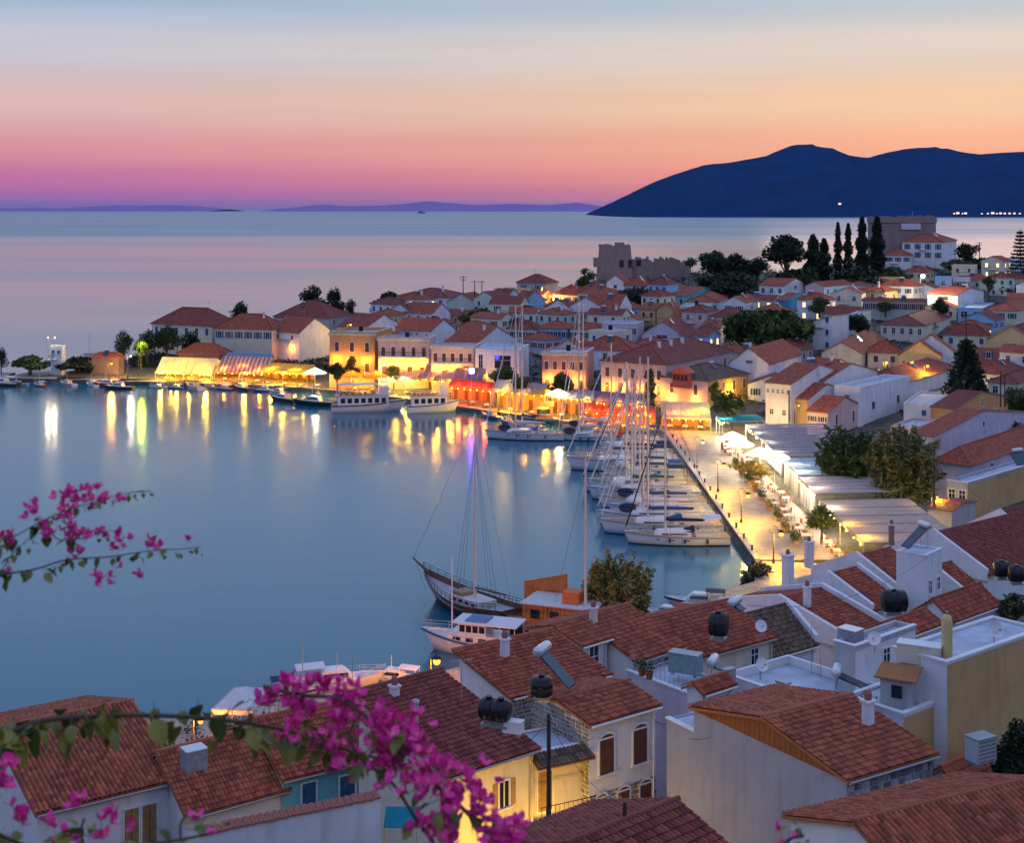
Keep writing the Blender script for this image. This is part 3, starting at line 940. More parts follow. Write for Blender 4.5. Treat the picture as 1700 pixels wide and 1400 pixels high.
        if h > 4.6 and hr.random() < .45 and det == 0:             # small balcony on the front
            w_ = min(lu * .5, 3.2); s_ = lu * hr.uniform(.25, .5)
            q = MB(); q.obox(U * s_ + up * (h - 2.85), U * w_, -V * 1.0, up * .14); bo = q.build('balcony', TRIM, root)
            q = MB()
            for k in range(8): p_ = U * (s_ + w_ * k / 7) - V * .95 + up * (h - 2.72); q.tube(p_, p_ + up * .9, .025, n=4)
            q.tube(U * s_ - V * .95 + up * (h - 1.82), U * (s_ + w_) - V * .95 + up * (h - 1.82), .04, n=4)
            q.build('balcony_railing', IRON, bo)
        if hr.random() < .3:                                       # roof aerial
            p_ = A * la * hr.uniform(.2, .8) + B * lb * .5 + up * (zr - .1)
            q = MB(); q.tube(p_, p_ + up * 2.0, .03, n=4); q.tube(p_ + up * 1.8 - A * .5, p_ + up * 1.8 + A * .5, .025, n=4); q.tube(p_ + up * 1.5 - A * .35, p_ + up * 1.5 + A * .35, .025, n=4)
            q.build('aerial', METAL, root)
        if hr.random() < .22 and g == 'F':                         # rooftop water tank
            p_ = A * la * .5 + B * lb * .5 + up * h
            q = MB(); q.tube(p_ + up * .3, p_ + up * 1.5, .5, n=10); q.build('roof_tank', BLACK, root)
    info = dict(root=root, C=Vector((Cx, d, zb)), U=U, V=V, lu=lu, lv=lv, h=h, zr=zr, zb=zb, A=A, B=B, la=la, lb=lb)
    HOUSES[label] = info
    return info
# ------------------------------------------------------------------ the near houses (bottom of the picture)
SB, SBL = 'shut-brown', 'shut-blue'
house('white house with ribbed red roof at bottom left, two tan shutters', -64, 62, 297, 1347, 1208, d=70, a=55, g='L', wall='white', roof='bright', det=2, ribbed=True,
      wr=[(1, 1, 'shut-tan', 0.75, 2.1, 0.9, 0.58, 0.72), (1, 1, 'shut-tan', 0.75, 2.1, 0.9, 0.72, 0.84)])
house('low white house with red roof carrying a grey chimney box', 220, 310, 475, 1350, 1247, d=72, a=53, g='L', wall='white', roof='bright', det=2, wr=(1, 1, 'plain', 0.8, 1.0, 0.9))
house('white house with turquoise doorway under a red roof behind the flowers', 373, 470, 620, 1290, 1193, d=75, a=57, g='L', wall='white', roof='red', det=2, wallr='turq',
      wr=[(1, 1, 'door-blue', 0.8, 2.0, 0.5, 0.15, 0.4), (1, 1, SBL, 0.9, 1.4, 0.6, 0.55, 0.85)])
house('yellow lit house with broad dark red roof, small window by the lane', 596, 745, 885, 1285, None, d=67.3, a=50, g='S', pitch=0.23, wall='cream', wallr='cream', roof='dark', det=2,
      wr=[(1, 1, 'open-tan', 0.6, 1.25, 1.1, 0.5, 0.78)])
house('pale house with balcony and tiled canopy between yellow and stone house', (3,), 878, 972, 1256, yb=1440, d=71, a=62, g='F', wall='cream', det=2, par=0.05,
      wr=[(1, 1, 'door-tan', 0.8, 2.0, 0.9, 0.1, 0.45), (1, 1, 'door-tan', 0.75, 2.0, 3.9, 0.55, 0.9)])
ST = house('stone gabled house with white front and arched brown shutters', 884, 978, 1089, 1200, 1160, yb=1405, d=72, a=53, g='L', wall='white', roof='bright', det=2,
      wr=[(2, 1, 'arch-brown', 0.95, 1.75, 0.95), (3, 1, 'arch-brown', 0.8, 2.0, 3.9)])
house('red roofed house with solar panel rising behind the stone gable', 763, 850, 1007, 1155, None, d=77.5, a=55, g='S', pitch=0.19, wall='white', roof='red', det=2)
house('white house with overhanging red roof above a blue terrace', 884, 1051, 1127, 1092, 1024, d=89, a=47, g='L', wall='white', roof='bright', det=2, ov=0.5, wr=(1, 1, 'door-brown', 0.9, 2.0, 0.5, 0.5, 1.0))
house('short white wing with dark doorway left of the overhanging roof', 878, 962, 1008, 1069, 1037, d=88.7, a=47, g='L', wall='white', roof='bright', det=2, ov=0.4, wr=(1, 1, 'plain', 0.8, 1.7, 0.3))
house('cream house with red roof and black water tank, window in its gable', 1011, 1158, 1282, 1090, 1026, d=95, a=52, g='L', wall='cream', roof='red', det=2, wr=(1, 1, 'plain', 0.7, 1.1, 0.4, 0.6, 0.9))
house('house with weathered brown tumbledown tile roof and white side wall', 1180, 1275, 1352, 1088, 1022, d=101, a=52, g='L', wall='white', roof='brown', det=2, par='f')
house('wide red roofed house with long pink party wall', 1196, 1406, 1473, 1063, 994, d=108, a=51, g='L', wall='white', roof='red', det=2, par='nf', wr=(2, 1, 'plain', 0.6, 0.9, 0.4))
house('narrow red roof between two sloping white party walls', 1307, 1450, 1495, 1012, 953, d=118, a=51, g='L', wall='white', roof='red', det=2, par='nf')
house('red roof strip behind the square white rooftop block', 1352, 1500, 1552, 985, 922, d=127, a=51, g='L', wall='white', roof='red', det=2, par='n')
house('square white rooftop block with dark shuttered windows', 1488, 1537, 1564, 925, yb=1003, d=121, a=40, g='F', wall='white', det=2, par=0.1, wr=(2, 1, 'plain', 0.55, 1.1, 2.2))
house('long red roof strip behind the white rooftop block with white party wall', 1480, 1622, 1650, 1003, 940, d=124, a=51, g='L', wall='white', roof='red', det=2, par='n')
house('small red gabled house above the yellow chimney', 1520, 1580, 1655, 1028, 992, d=108, a=48, g='L', wall='white', roof='red', det=2)
house('low red roof strip just left of the yellow chimney', 1440, 1490, 1560, 1058, 1034, d=103, a=48, g='L', wall='white', roof='red', det=2)
house('big maroon roofed house with rooftop terrace at right edge', 1470, 1640, 1780, 953, 884, d=136, a=51, g='L', wall='white', roof='dark', det=2, par='n')
house('maroon roofed house with white verge wall at far right', 1600, 1725, 1820, 905, 850, d=152, a=51, g='L', wall='white', roof='dark', det=2, par='n')
house('lilac walled house with pale blue flat terrace', 1041, 1152, 1218, 1160, yb=1250, d=84, a=52, g='F', wall='lilac', det=2, par=0.15)
house('small white shed with red lean roof beside the blue terrace', 1150, 1166, 1215, 1148, 1132, yb=1215, d=82, a=50, g='L', wall='white', roof='red', det=2)
house('white flat roofed house with high parapet and roof clutter', 1201, 1372, 1480, 1194, yb=1280, d=84, a=52, g='F', wall='white', det=2, par=0.55)
house('grey flat roofed house left of the yellow building', 1385, 1420, 1520, 1082, yb=1200, d=88, a=48, g='F', wall='grey', wallr='white', det=2, par=0.3, wr=(1, 1, 'plain', 0.7, 0.9, 0.5))
house('white house with tall blank side wall and brown gable boarding', 1152, 1405, 1548, 1292, 1188, d=61, a=58, g='L', wall='white_shaded', roof='bright', det=2, ov=0.25,
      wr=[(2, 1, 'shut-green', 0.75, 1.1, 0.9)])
house('flat roofed annex with pale blue roof left of the blank wall', 1107, 1152, (5.0,), 1216, yb=1420, d=69.75, a=58, g='F', wall='white_shaded', det=2, par=0.02)
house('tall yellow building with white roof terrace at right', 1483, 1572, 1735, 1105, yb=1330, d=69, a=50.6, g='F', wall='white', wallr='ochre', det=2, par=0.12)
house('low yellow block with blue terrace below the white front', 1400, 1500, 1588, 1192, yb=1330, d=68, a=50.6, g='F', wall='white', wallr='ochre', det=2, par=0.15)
house('ribbed red roof with pale wall at bottom right corner', 1312, 1552, 1856, 1505, 1362, d=48, a=64, g='L', wall='white', roof='bright', det=2, ribbed=True)
house('dark red roof ridge at bottom centre below the stone house', 818, 1089, 1264, 1543, 1398, d=45, a=49, g='L', wall='white', roof='dark', det=2)
house('small red roof behind the yellow wall and air conditioner', 1540, 1590, 1660, 1305, 1268, d=66, a=50, g='L', wall='white', roof='red', det=2)

# ------------------------------------------------------------------ the town, from the harbour tip on the left to the hill on the right
T = [
 # label, lx, cx, rx, ye, ya, yb, a, g, wall, roof, wl, wr, extra
 ('hip roofed cream house at the tip of the far quay', 252, 352, 395, 541, 508, 590, 25, 'H', 'cream', 'dark', (6, 1, 'plain', 1.0, 1.7), None, {}),
 ('long cream house with hipped red roof beside the harbour tip house', 357, 452, 478, 547, 522, 597, 15, 'H', 'cream', 'red', (6, 1, 'plain', 0.9, 1.6), (1, 1, 'plain'), {'chim': 1}),
 ('white gabled house lit peach in front, above the striped awning', 450, 497, 548, 553, 529, 598, 40, 'R', 'white', 'red', (2, 1, 'plain', 0.7, 1.0), None, {}),
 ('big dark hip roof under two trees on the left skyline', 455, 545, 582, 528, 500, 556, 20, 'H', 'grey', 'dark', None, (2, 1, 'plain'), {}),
 ('red roofed house with pale blue gable behind the orange facade', 560, 606, 668, 546, 523, 578, 42, 'R', 'white', 'dark', (2, 1, 'plain'), None, {}),
 ('orange two storey facade with cornice and three tall windows', 547, 622, 650, 557, None, 640, 12, 'F', 'orange', 'red', [(3, 1, 'shut-brown', 0.9, 2.0, 1.6), (3, 1, 'door-brown', 1.0, 2.2, 6.0)], (1, 1, 'plain', 0.8, 1.8, 1.6), {'par': 0.7, 'det': 1}),
 ('long pink facade with white balcony and arched windows', 628, 712, 724, 566, None, 640, 10, 'F', 'pink', 'red', [(5, 1, 'arch-brown', 0.9, 1.9, 1.5), (4, 1, 'door-brown', 1.1, 2.2, 5.6)], None, {'par': 0.6, 'det': 1}),
 ('red roofed house with stepped white gable behind the pink facade', 655, 716, 756, 550, 531, 590, 40, 'R', 'white', 'red', (4, 1, 'plain', 0.8, 1.2), None, {}),
 ('white house with red roof and three blue windows up the slope', 672, 718, 748, 521, 504, 548, 40, 'R', 'white', 'red', (3, 1, SBL), None, {}),
 ('small white gable facing the sea left of the blue windowed house', 641, 685, 702, 521, 505, 545, 35, 'L', 'white', 'dark', (1, 1, 'plain'), None, {}),
 ('hip roofed white house with chimney below the twin power poles', 660, 742, 778, 494, 479, 518, 25, 'H', 'white', 'dark', (4, 1, 'plain'), None, {'chim': 1}),
 ('grey green gable under the twin power poles', 742, 790, 812, 503, 488, 522, 20, 'L', 'green', 'dark', None, None, {}),
 ('big red roofed house with broad white gable behind the blue light', 738, 788, 862, 573, 543, 604, 45, 'R', 'white', 'red', None, None, {'chim': 1}),
 ('pink two storey facade with small balcony left of the blue light', 716, 787, 798, 578, None, 645, 10, 'F', 'pink', 'red', [(5, 1, 'shut-brown', 0.8, 1.7, 1.2), (4, 1, 'door-brown', 1.0, 2.1, 5.0)], None, {'par': 0.4, 'det': 1}),
 ('pale flat facade with one large dark opening behind the yachts', 789, 862, 878, 583, None, 645, 10, 'F', 'white', 'red', [(1, 1, 'plain', 3.4, 2.6, 1.0, 0.1, 0.65), (1, 1, 'plain', 0.8, 2.8, 0.9, 0.75, 1.0)], None, {'par': 0.3, 'det': 1}),
 ('hip roofed house on the skyline left of the castle', 858, 905, 926, 470, 456, 492, 30, 'H', 'grey', 'dark', (2, 1, 'plain'), None, {}),
 ('blue gabled house with red roof below the skyline, left one of two', 812, 838, 868, 498, 478, 518, 42, 'R', 'blue', 'dark', None, None, {}),
 ('blue gabled house with red roof below the skyline, right one of two', 852, 872, 906, 501, 483, 520, 42, 'R', 'blue', 'red', None, None, {}),
 ('maroon roofed house among bushes behind the yacht masts', 842, 888, 902, 547, 521, 575, 25, 'H', 'white', 'dark', (3, 1, 'plain'), None, {}),
 ('big white neoclassical house with red roof and lit right side', 968, 1028, 1049, 510, 489, 540, 25, 'R', 'white', 'red', (3, 2, 'plain', 0.8, 1.4), (4, 1, 'lit', 0.5, 1.3, 2.2), {}),
 ('white pedimented wing facing the harbour with two dark windows', 944, 1000, 1012, 511, 494, 540, 18, 'L', 'white', 'red', (2, 1, 'plain', 1.0, 1.9, 1.7), None, {}),
 ('white gabled house with green shutter left of the pediment', 903, 950, 966, 514, 498, 540, 25, 'L', 'white', 'dark', [(1, 1, 'shut-green', 1.1, 1.7, 0.5), (2, 1, 'plain', 0.8, 1.2, 3.2)], None, {}),
 ('low pale house with brown roof edge behind the tall white mast', 890, 942, 958, 546, 534, 574, 20, 'H', 'blue', 'red', (4, 1, 'plain'), None, {}),
 ('low pale house with red roof right of the tall white mast', 946, 1004, 1016, 548, 537, 574, 20, 'H', 'white', 'red', (4, 1, 'plain'), None, {}),
 ('flat topped lilac house below the neoclassical house', 1000, 1058, 1068, 540, None, 578, 15, 'F', 'lilac', 'red', (3, 1, 'plain'), None, {}),
 ('cream pedimented house above the salmon facade', 914, 970, 990, 583, 564, 612, 18, 'L', 'cream', 'red', (3, 1, 'plain', 0.8, 1.1, 0.4), None, {}),
 ('salmon flat topped facade with arched brown windows', 900, 972, 986, 590, None, 655, 12, 'F', 'salmon', 'red', [(5, 1, 'arch-brown', 0.8, 1.6, 1.4), (4, 1, 'door-brown', 1.0, 2.0, 5.0)], None, {'par': 0.5, 'det': 1}),
 ('red roof rising behind the salmon facade', 960, 1050, 1066, 582, 559, 612, 18, 'H', 'white', 'red', (3, 1, 'plain'), None, {}),
 ('large pink house with very long maroon hipped roof and three chimneys', 998, 1105, 1216, 606, 566, 662, 32, 'H', 'pink', 'dark', [(5, 2, 'shut-brown', 0.9, 1.8, 1.2)], (4, 2, 'shut-brown', 0.9, 1.8, 1.2), {'chim': 3, 'det': 1}),
 ('hip roofed corner house with red wooden bay, lit orange at the back', 1096, 1175, 1243, 633, 604, 672, 40, 'H', 'pink', 'brown', [(2, 1, 'door-brown', 0.8, 2.0, 0.9)], [(4, 1, 'shut-brown', 0.9, 1.8, 0.7)], {'det': 1, 'wallr': 'ochre'}),  # ochre right wall has the yellow lamp glow painted into its colour
 ('lilac house with dark triangular pediment above the long roof', 1066, 1132, 1150, 556, 534, 582, 14, 'L', 'lilac', 'dark', [(1, 1, 'plain', 2.6, 0.8, 0.1), (3, 1, 'plain', 0.9, 1.3, 2.2)], None, {}),
 ('tall narrow yellow house with two dark windows by the big tree', 1160, 1193, 1201, 546, 534, 584, 12, 'H', 'cream', 'dark', (2, 1, 'shut-brown', 0.9, 2.6, 1.0), None, {}),
 ('pale green house with orange lit side left of the big tree', 1180, 1212, 1246, 527, 512, 558, 40, 'H', 'green', 'dark', (2, 1, 'plain'), None, {'wallr': 'yellow'}),  # yellow right wall: lamplight on that side put into the plaster colour
 ('small white gabled house with dark doorway below the skyline trees', 1200, 1237, 1259, 503, 493, 526, 25, 'L', 'white', 'red', (2, 1, 'plain', 0.9, 1.3, 0.9), (1, 1, 'plain'), {}),
 ('sky blue house with dark blue shutters under the castle', 1075, 1108, 1126, 472, 459, 507, 28, 'H', 'blue', 'dark', (3, 2, SBL), None, {}),
 ('turquoise gabled house with red roof under the castle', 1110, 1138, 1202, 492, 478, 510, 30, 'R', 'turq', 'red', (2, 1, 'plain'), None, {}),
 ('low pale blue house under the red roof right of the turquoise gable', 1138, 1192, 1208, 502, 487, 520, 14, 'H', 'white', 'red', (3, 1, 'plain'), None, {}),
 ('lilac house with red roof against the castle wall', 1036, 1072, 1084, 474, 461, 498, 20, 'H', 'lilac', 'red', (2, 1, 'plain'), None, {}),
 ('white gabled house with blue window below the castle tower', 1007, 1036, 1046, 469, 456, 494, 20, 'L', 'white', 'red', (1, 2, SBL, 1.0, 1.0), None, {}),
 ('red roofed house left below the castle tower', 962, 1000, 1012, 482, 457, 502, 25, 'H', 'grey', 'red', (2, 1, 'plain'), None, {}),
 ('maroon roof on the slope between castle and white neoclassical house', 918, 965, 985, 490, 472, 506, 25, 'H', 'white', 'dark', (3, 1, 'plain'), None, {}),
 ('tan house with small red roof right of the white neoclassical house', 1062, 1088, 1110, 514, 504, 538, 30, 'R', 'ochre', 'red', (2, 1, 'plain'), None, {}),
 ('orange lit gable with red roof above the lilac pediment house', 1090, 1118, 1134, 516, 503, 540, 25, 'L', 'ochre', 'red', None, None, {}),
 ('small white gable with red roof left of the pale green house', 1112, 1128, 1152, 530, 514, 548, 42, 'R', 'white', 'red', None, None, {}),
 ('pale flat roofed house behind the small white gable', 1128, 1172, 1184, 512, None, 536, 15, 'F', 'green', 'red', (3, 1, 'plain'), None, {}),
 ('white house with arched roof window below the cypresses', 1260, 1302, 1338, 475, 463, 500, 35, 'R', 'white', 'red', (3, 1, 'plain'), (1, 1, 'plain', 1.6, 0.9, 0.2), {}),
 ('pink walled house with pale blue porch below the cypresses', 1337, 1368, 1416, 476, 468, 507, 45, 'L', 'pink', 'dark', None, (4, 1, SBL, 1.0, 1.5), {'wallr': 'blue'}),
 ('house hung with bright blue sheeting under a pink roof', 1288, 1304, 1346, 499, 487, 522, 50, 'R', 'deepblue', 'red', None, (1, 1, SBL), {}),
 ('tall white tower house with three dark blue windows', 1350, 1382, 1409, 524, None, 580, 42, 'S', 'white', 'dark', [(1, 3, SBL, 0.8, 1.3, 0.4, 0.0, 0.55)], None, {'pitch': -0.32, 'par': 0.1}),
 ('long green white school like house with long red roof', 1432, 1536, 1548, 500, 474, 530, 12, 'H', 'green', 'red', (8, 1, 'plain', 0.8, 1.6), None, {}),
 ('white gabled house with grey shadowed front below the star lamp', 1540, 1590, 1633, 489, 478, 522, 38, 'R', 'white', 'red', (1, 1, 'plain', 3.0, 1.0, 0.6), None, {}),
 ('low pale house beside the white gable with dark garage opening', 1590, 1632, 1650, 514, None, 536, 25, 'F', 'blue', 'red', (2, 1, 'plain', 1.6, 1.5, 0.6), None, {}),
 ('cream house with broad maroon hipped roof in mid slope', 1462, 1534, 1577, 541, 519, 566, 28, 'H', 'cream', 'dark', (5, 1, 'plain', 0.8, 1.4), None, {}),
 ('cream house with long maroon roof right of mid slope', 1566, 1642, 1662, 557, 537, 584, 20, 'H', 'cream', 'dark', (3, 1, SBL), None, {}),
 ('peach gabled house at the right edge above the Norfolk pine', 1640, 1718, 1735, 566, 542, 592, 18, 'L', 'yellow', 'brown', (1, 1, 'plain'), None, {}),
 ('cream house with pyramid red roof at the right edge', 1632, 1690, 1722, 516, 500, 540, 30, 'H', 'cream', 'red', (3, 1, 'plain'), None, {}),
 ('plain white house at the right edge under the pine', 1687, 1712, 1740, 476, None, 505, 30, 'F', 'white', 'red', None, None, {}),
 ('flat white roofed shed with red walls behind the Norfolk pine', 1622, 1698, 1720, 580, None, 606, 15, 'F', 'redbrown', 'red', (2, 1, 'plain'), None, {'par': 0.1}),
 ('bright yellow gable lit by a lamp with small square windows', 1493, 1562, 1580, 592, 568, 618, 18, 'L', 'yellow', 'red', (5, 1, 'plain', 0.6, 0.6, 1.1), None, {}),
 ('white gable standing behind the bright yellow gable', 1508, 1584, 1604, 585, 552, 606, 18, 'L', 'white', 'red', None, None, {}),
 ('maroon roofed house on the slope left of the yellow gable', 1440, 1496, 1506, 586, 565, 612, 14, 'H', 'cream', 'red', (2, 1, SB), None, {}),
 ('big cream gable facing the harbour in mid slope', 1364, 1430, 1470, 588, 569, 616, 22, 'L', 'cream', 'red', None, None, {}),
 ('white gabled house with long red roof behind the hip corner house', 1212, 1276, 1330, 605, 575, 648, 28, 'L', 'white', 'red', (1, 1, 'plain', 0.6, 0.6, -0.6), None, {}),
 ('white house with square maroon roof and row of little vents', 1271, 1312, 1408, 639, 606, 706, 40, 'R', 'white', 'red', [(5, 1, 'plain', 0.35, 0.7, 1.0), (2, 1, 'plain', 0.7, 0.9, 4.6)], None, {'det': 1}),
 ('white house with maroon roof stepping up behind the square one', 1345, 1368, 1456, 633, 604, 690, 40, 'R', 'white', 'red', None, None, {'det': 1}),
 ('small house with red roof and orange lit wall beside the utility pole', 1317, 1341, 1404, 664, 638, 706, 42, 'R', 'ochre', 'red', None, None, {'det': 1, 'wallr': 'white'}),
 ('pink walled house with lean red roof and two brown doors', 1340, 1374, 1430, 686, 660, 722, 40, 'R', 'pink', 'red', (2, 1, 'plain', 0.7, 0.9), [(2, 1, 'door-brown', 0.8, 1.9, 0.6)], {'det': 1}),
 ('white house with roof terrace and orange doorway', 1385, 1428, 1510, 648, None, 704, 38, 'F', 'white', 'red', [(1, 1, 'door-tan', 0.9, 2.0, 1.0)], [(2, 1, 'plain', 1.2, 1.4, 2.6)], {'par': 0.5, 'det': 1}),
 ('small white rooftop room with one dark door', 1443, 1468, 1496, 621, None, 650, 35, 'F', 'white', 'red', [(1, 1, 'plain', 0.5, 0.5)], [(1, 1, 'plain', 0.8, 1.9, 0.4)], {'par': 0.12}),
 ('maroon roofed house behind the white roof terrace', 1420, 1500, 1590, 636, 604, 668, 35, 'H', 'white', 'dark', None, None, {}),
 ('low white house with blue terrace right of the roof terrace house', 1500, 1568, 1592, 676, None, 706, 25, 'F', 'white', 'red', (1, 1, SBL, 0.8, 1.0), None, {'par': 0.3}),
 ('orange gabled house with white verges and one small window', 1545, 1584, 1674, 680, 651, 718, 42, 'R', 'orange', 'dark', None, [(1, 1, 'plain', 0.8, 1.3, -0.7), (1, 1, 'plain', 1.4, 1.2, 1.6, 0.6, 0.9)], {'det': 1}),
 ('pink house glimpsed behind the lilac sided house', 1478, 1520, 1556, 714, None, 750, 35, 'F', 'pink', 'red', (2, 1, 'plain'), None, {}),
 ('long cream wall house at right edge behind the utility pole', 1640, 1690, 1730, 637, 618, 668, 35, 'H', 'cream', 'dark', (2, 1, 'plain'), (2, 1, 'plain'), {}),
 ('maroon roofed house under the white shed at right', 1608, 1668, 1700, 622, 600, 650, 35, 'H', 'white', 'dark', (2, 1, 'plain'), None, {}),
 ('low hut with red roof left of the lit trees on the far quay', 152, 196, 206, 594, 584, 618, 15, 'H', 'brown', 'red', None, None, {}),
 ('low red roofed taverna behind the cream tent on the far quay', 296, 366, 384, 588, 570, 612, 15, 'H', 'redbrown', 'red', None, None, {}),
 ('small white building on the harbour mole lit by two floodlights', 84, 102, 109, 577, None, 598, 25, 'F', 'white', 'red', (2, 1, 'plain', 0.8, 0.8), None, {'d': 333}),
 ('low white church annex below the round fort', 1470, 1512, 1530, 424, 412, 446, 20, 'H', 'white', 'red', (3, 1, 'plain'), None, {}),
 ('large white house with pediment below the round fort', 1498, 1566, 1588, 402, 388, 444, 25, 'H', 'white', 'red', (4, 2, 'plain', 0.9, 1.8), (1, 2, SBL), {}),
 ('pale yellow lit wall house left of the star lamp', 1424, 1500, 1512, 462, None, 474, 10, 'F', 'yellow', 'red', None, None, {}),
 ('red roofed house just below the star lamp', 1400, 1440, 1500, 474, 464, 492, 30, 'H', 'blue', 'red', (2, 1, 'plain'), None, {}),
 ('low stone house on the hill crest at right', 1640, 1686, 1712, 436, None, 456, 25, 'F', 'lilac', 'red', (2, 1, 'plain'), None, {}),
 ('yellow lit roofline house at the right edge of the hill', 1664, 1708, 1730, 462, 452, 480, 20, 'H', 'yellow', 'dark', None, None, {}),
 ('small blue house right of the star lamp', 1552, 1580, 1592, 462, None, 486, 20, 'F', 'blue', 'red', (1, 1, 'plain'), None, {}),
 ('small lilac house with dark terrace right of the star lamp', 1584, 1610, 1620, 464, None, 486, 20, 'F', 'lilac', 'red', (2, 1, 'plain'), None, {}),
 ('red roofed house with white end wall left of the big tree', 1240, 1300, 1322, 522, 506, 540, 25, 'H', 'white', 'red', None, None, {}),
 ('house with green walls right of the white tower house', 1410, 1432, 1446, 524, None, 556, 25, 'F', 'green', 'red', (1, 1, 'plain'), None, {}),
]
for (label, lx, cx, rx, ye, ya, yb, a, g, wall, roof, wl_, wr_, kw) in T:
    kw = dict(kw)
    kw.setdefault('d', None)
    house(label, lx, cx, rx, ye, ya, yb=yb, a=a, g=g, wall=wall, roof=roof, wl=wl_, wr=wr_, **kw)

# houses standing on the flat ground behind the promenade, right
house('lilac sided house with long red roof above the reed like tree', 1512, 1550, 1706, 726, 690, yb=796, d=205, a=42, g='R', wall='cream', wallr='lilac', roof='red', det=1, wr=(1, 1, 'plain', 0.7, 0.8, -0.4))
house('brick red roofed house with blue skylight at the right edge', 1552, 1612, 1740, 772, 724, yb=830, d=186, a=40, g='H', wall='lilac', roof='red', det=1, wr=(2, 1, 'plain', 1.0, 1.2))
house('tan walled house with pale balcony rail at the right edge', 1572, 1606, 1730, 806, yb=860, d=176, a=44, g='F', wall='grey', wallr='ochre', det=1, par=0.3, wl=(2, 1, 'plain', 0.8, 1.3))
house('low grey shed with dark roof beyond the pergola awnings', 1540, 1580, 1620, 850, 838, yb=882, d=166, a=40, g='R', wall='grey', roof='dark', det=0)
# ------------------------------------------------------------------ details of single houses
def rubble(root, o, ax, length, prof, outw, mats, seed=1, size=(0.34, 0.22)):
    """stones laid in rough courses on a wall face: prof(s) gives the wall top at s metres along"""
    rr = random.Random(seed)
    mb = MB()
    z = 0.0
    ou = Vector(outw)
    ax = Vector(ax)
    while True:
        hh = size[1] * rr.uniform(0.75, 1.3)
        s = rr.uniform(-0.2, 0)
        any_ = False
        while s < length:
            ww = size[0] * rr.uniform(0.6, 1.6)
            s0, s1 = max(0.0, s), min(length, s + ww)
            if s1 - s0 > 0.08 and z + hh < min(prof(s0), prof(s1)):
                any_ = True
                g = 0.018
                c = [(s0 + g + rr.uniform(0, .03), z + g + rr.uniform(0, .03)), (s1 - g - rr.uniform(0, .03), z + g + rr.uniform(0, .03)), (s1 - g - rr.uniform(0, .03), z + hh - g), (s0 + g + rr.uniform(0, .03), z + hh - g - rr.uniform(0, .02))]
                pr = rr.uniform(0.03, 0.075)
                q = [Vector(o) + ax * u + Vector((0, 0, v)) for u, v in c]
                m_ = sum(q, Vector()) / 4
                p = [m_ + (k - m_) * 0.82 + ou * pr for k in q]
                q = [k + ou * 0.004 for k in q]
                mb.mesh(q + p, [(4, 5, 6, 7), (0, 1, 5, 4), (1, 2, 6, 5), (2, 3, 7, 6), (3, 0, 4, 7)])
            s += ww
        z += hh
        if not any_ and z > 1: break
        if z > 14: break
    return tag(mb.build('wall_stones', mats, root), kind='stuff')
hs = ST
rubble(hs['root'], (0, 0, 0), hs['U'], hs['lu'], lambda s: hs['h'] + (hs['zr'] - hs['h']) * (1 - abs(s - hs['lu'] / 2) / (hs['lu'] / 2)), -hs['V'], STONE, 3)
rubble(hs['root'], (0, 0, 0), hs['V'], hs['lv'], lambda s: hs['h'] - 3.55, -hs['U'], STONE, 4)
hf = HOUSES['red roofed house with solar panel rising behind the stone gable']
rubble(hf['root'], (0, 0, 0), hf['V'], hf['lv'] * 0.55, lambda s: hf['h'] - 0.05, -hf['U'], STONE, 5)
hp = HOUSES['white house with tall blank side wall and brown gable boarding']
rubble(hp['root'], (0, 0, 0), hp['V'], hp['lv'], lambda s: hp['h'] - 0.15, -hp['U'], GREYSTONE, 6, (0.36, 0.28))
# boarded gable: planks set in the triangle
q = MB()
n = 30
for k in range(n):
    s0, s1 = hp['lu'] * (k + 0.04) / n, hp['lu'] * (k + 0.96) / n
    def gz(s): return hp['h'] + (hp['zr'] - hp['h']) * (1 - abs(s - hp['lu'] / 2) / (hp['lu'] / 2))
    t0, t1 = gz(s0) - 0.02, gz(s1) - 0.02
    b = hp['h'] - 0.02
    U, ou = hp['U'], -hp['V']
    pts = [U * s0 + Vector((0, 0, b)), U * s1 + Vector((0, 0, b)), U * s1 + Vector((0, 0, max(t1, b + .01))), U * s0 + Vector((0, 0, max(t0, b + .01)))]
    q = MB(); pf = [p + ou * 0.03 for p in pts]
    q.mesh(pts + pf, [(4, 5, 6, 7), (0, 1, 5, 4), (1, 2, 6, 5), (2, 3, 7, 6), (3, 0, 4, 7)])
    q.build('plank', WALL['wood'], hp['root'])
# balcony and canopy of the pale house
hb = HOUSES['pale house with balcony and tiled canopy between yellow and stone house']
ou = -hb['U']; V = hb['V']; h = hb['h']
q = MB(); q.obox(V * 0.1 + Vector((0, 0, h - 3.35)), V * (hb['lv'] - 0.1), ou * 1.1, (0, 0, 0.16)); q.build('balcony_floor', CONC, hb['root'])
q = MB()
for k in range(13):
    p = V * (0.15 + (hb['lv'] - 0.2) * k / 12) + ou * 1.05 + Vector((0, 0, h - 3.19)); q.tube(p, p + Vector((0, 0, 0.95)), 0.014, n=4)
p = V * 0.1 + ou * 1.05 + Vector((0, 0, h - 2.24)); q.tube(p, p + V * (hb['lv'] - 0.1), 0.025, n=5)
q.build('balcony_railing', IRON, hb['root'])
q = MB()
pts = [V * 0.0 + ou * 1.0 + Vector((0, 0, h - 0.35)), V * hb['lv'] + ou * 1.0 + Vector((0, 0, h - 0.35)), V * hb['lv'] + Vector((0, 0, h + 0.05)), Vector((0, 0, h + 0.05))]
q.slab(pts, 0.08, 0, [(0, 0), (3, 0), (3, 1), (0, 1)], 1)
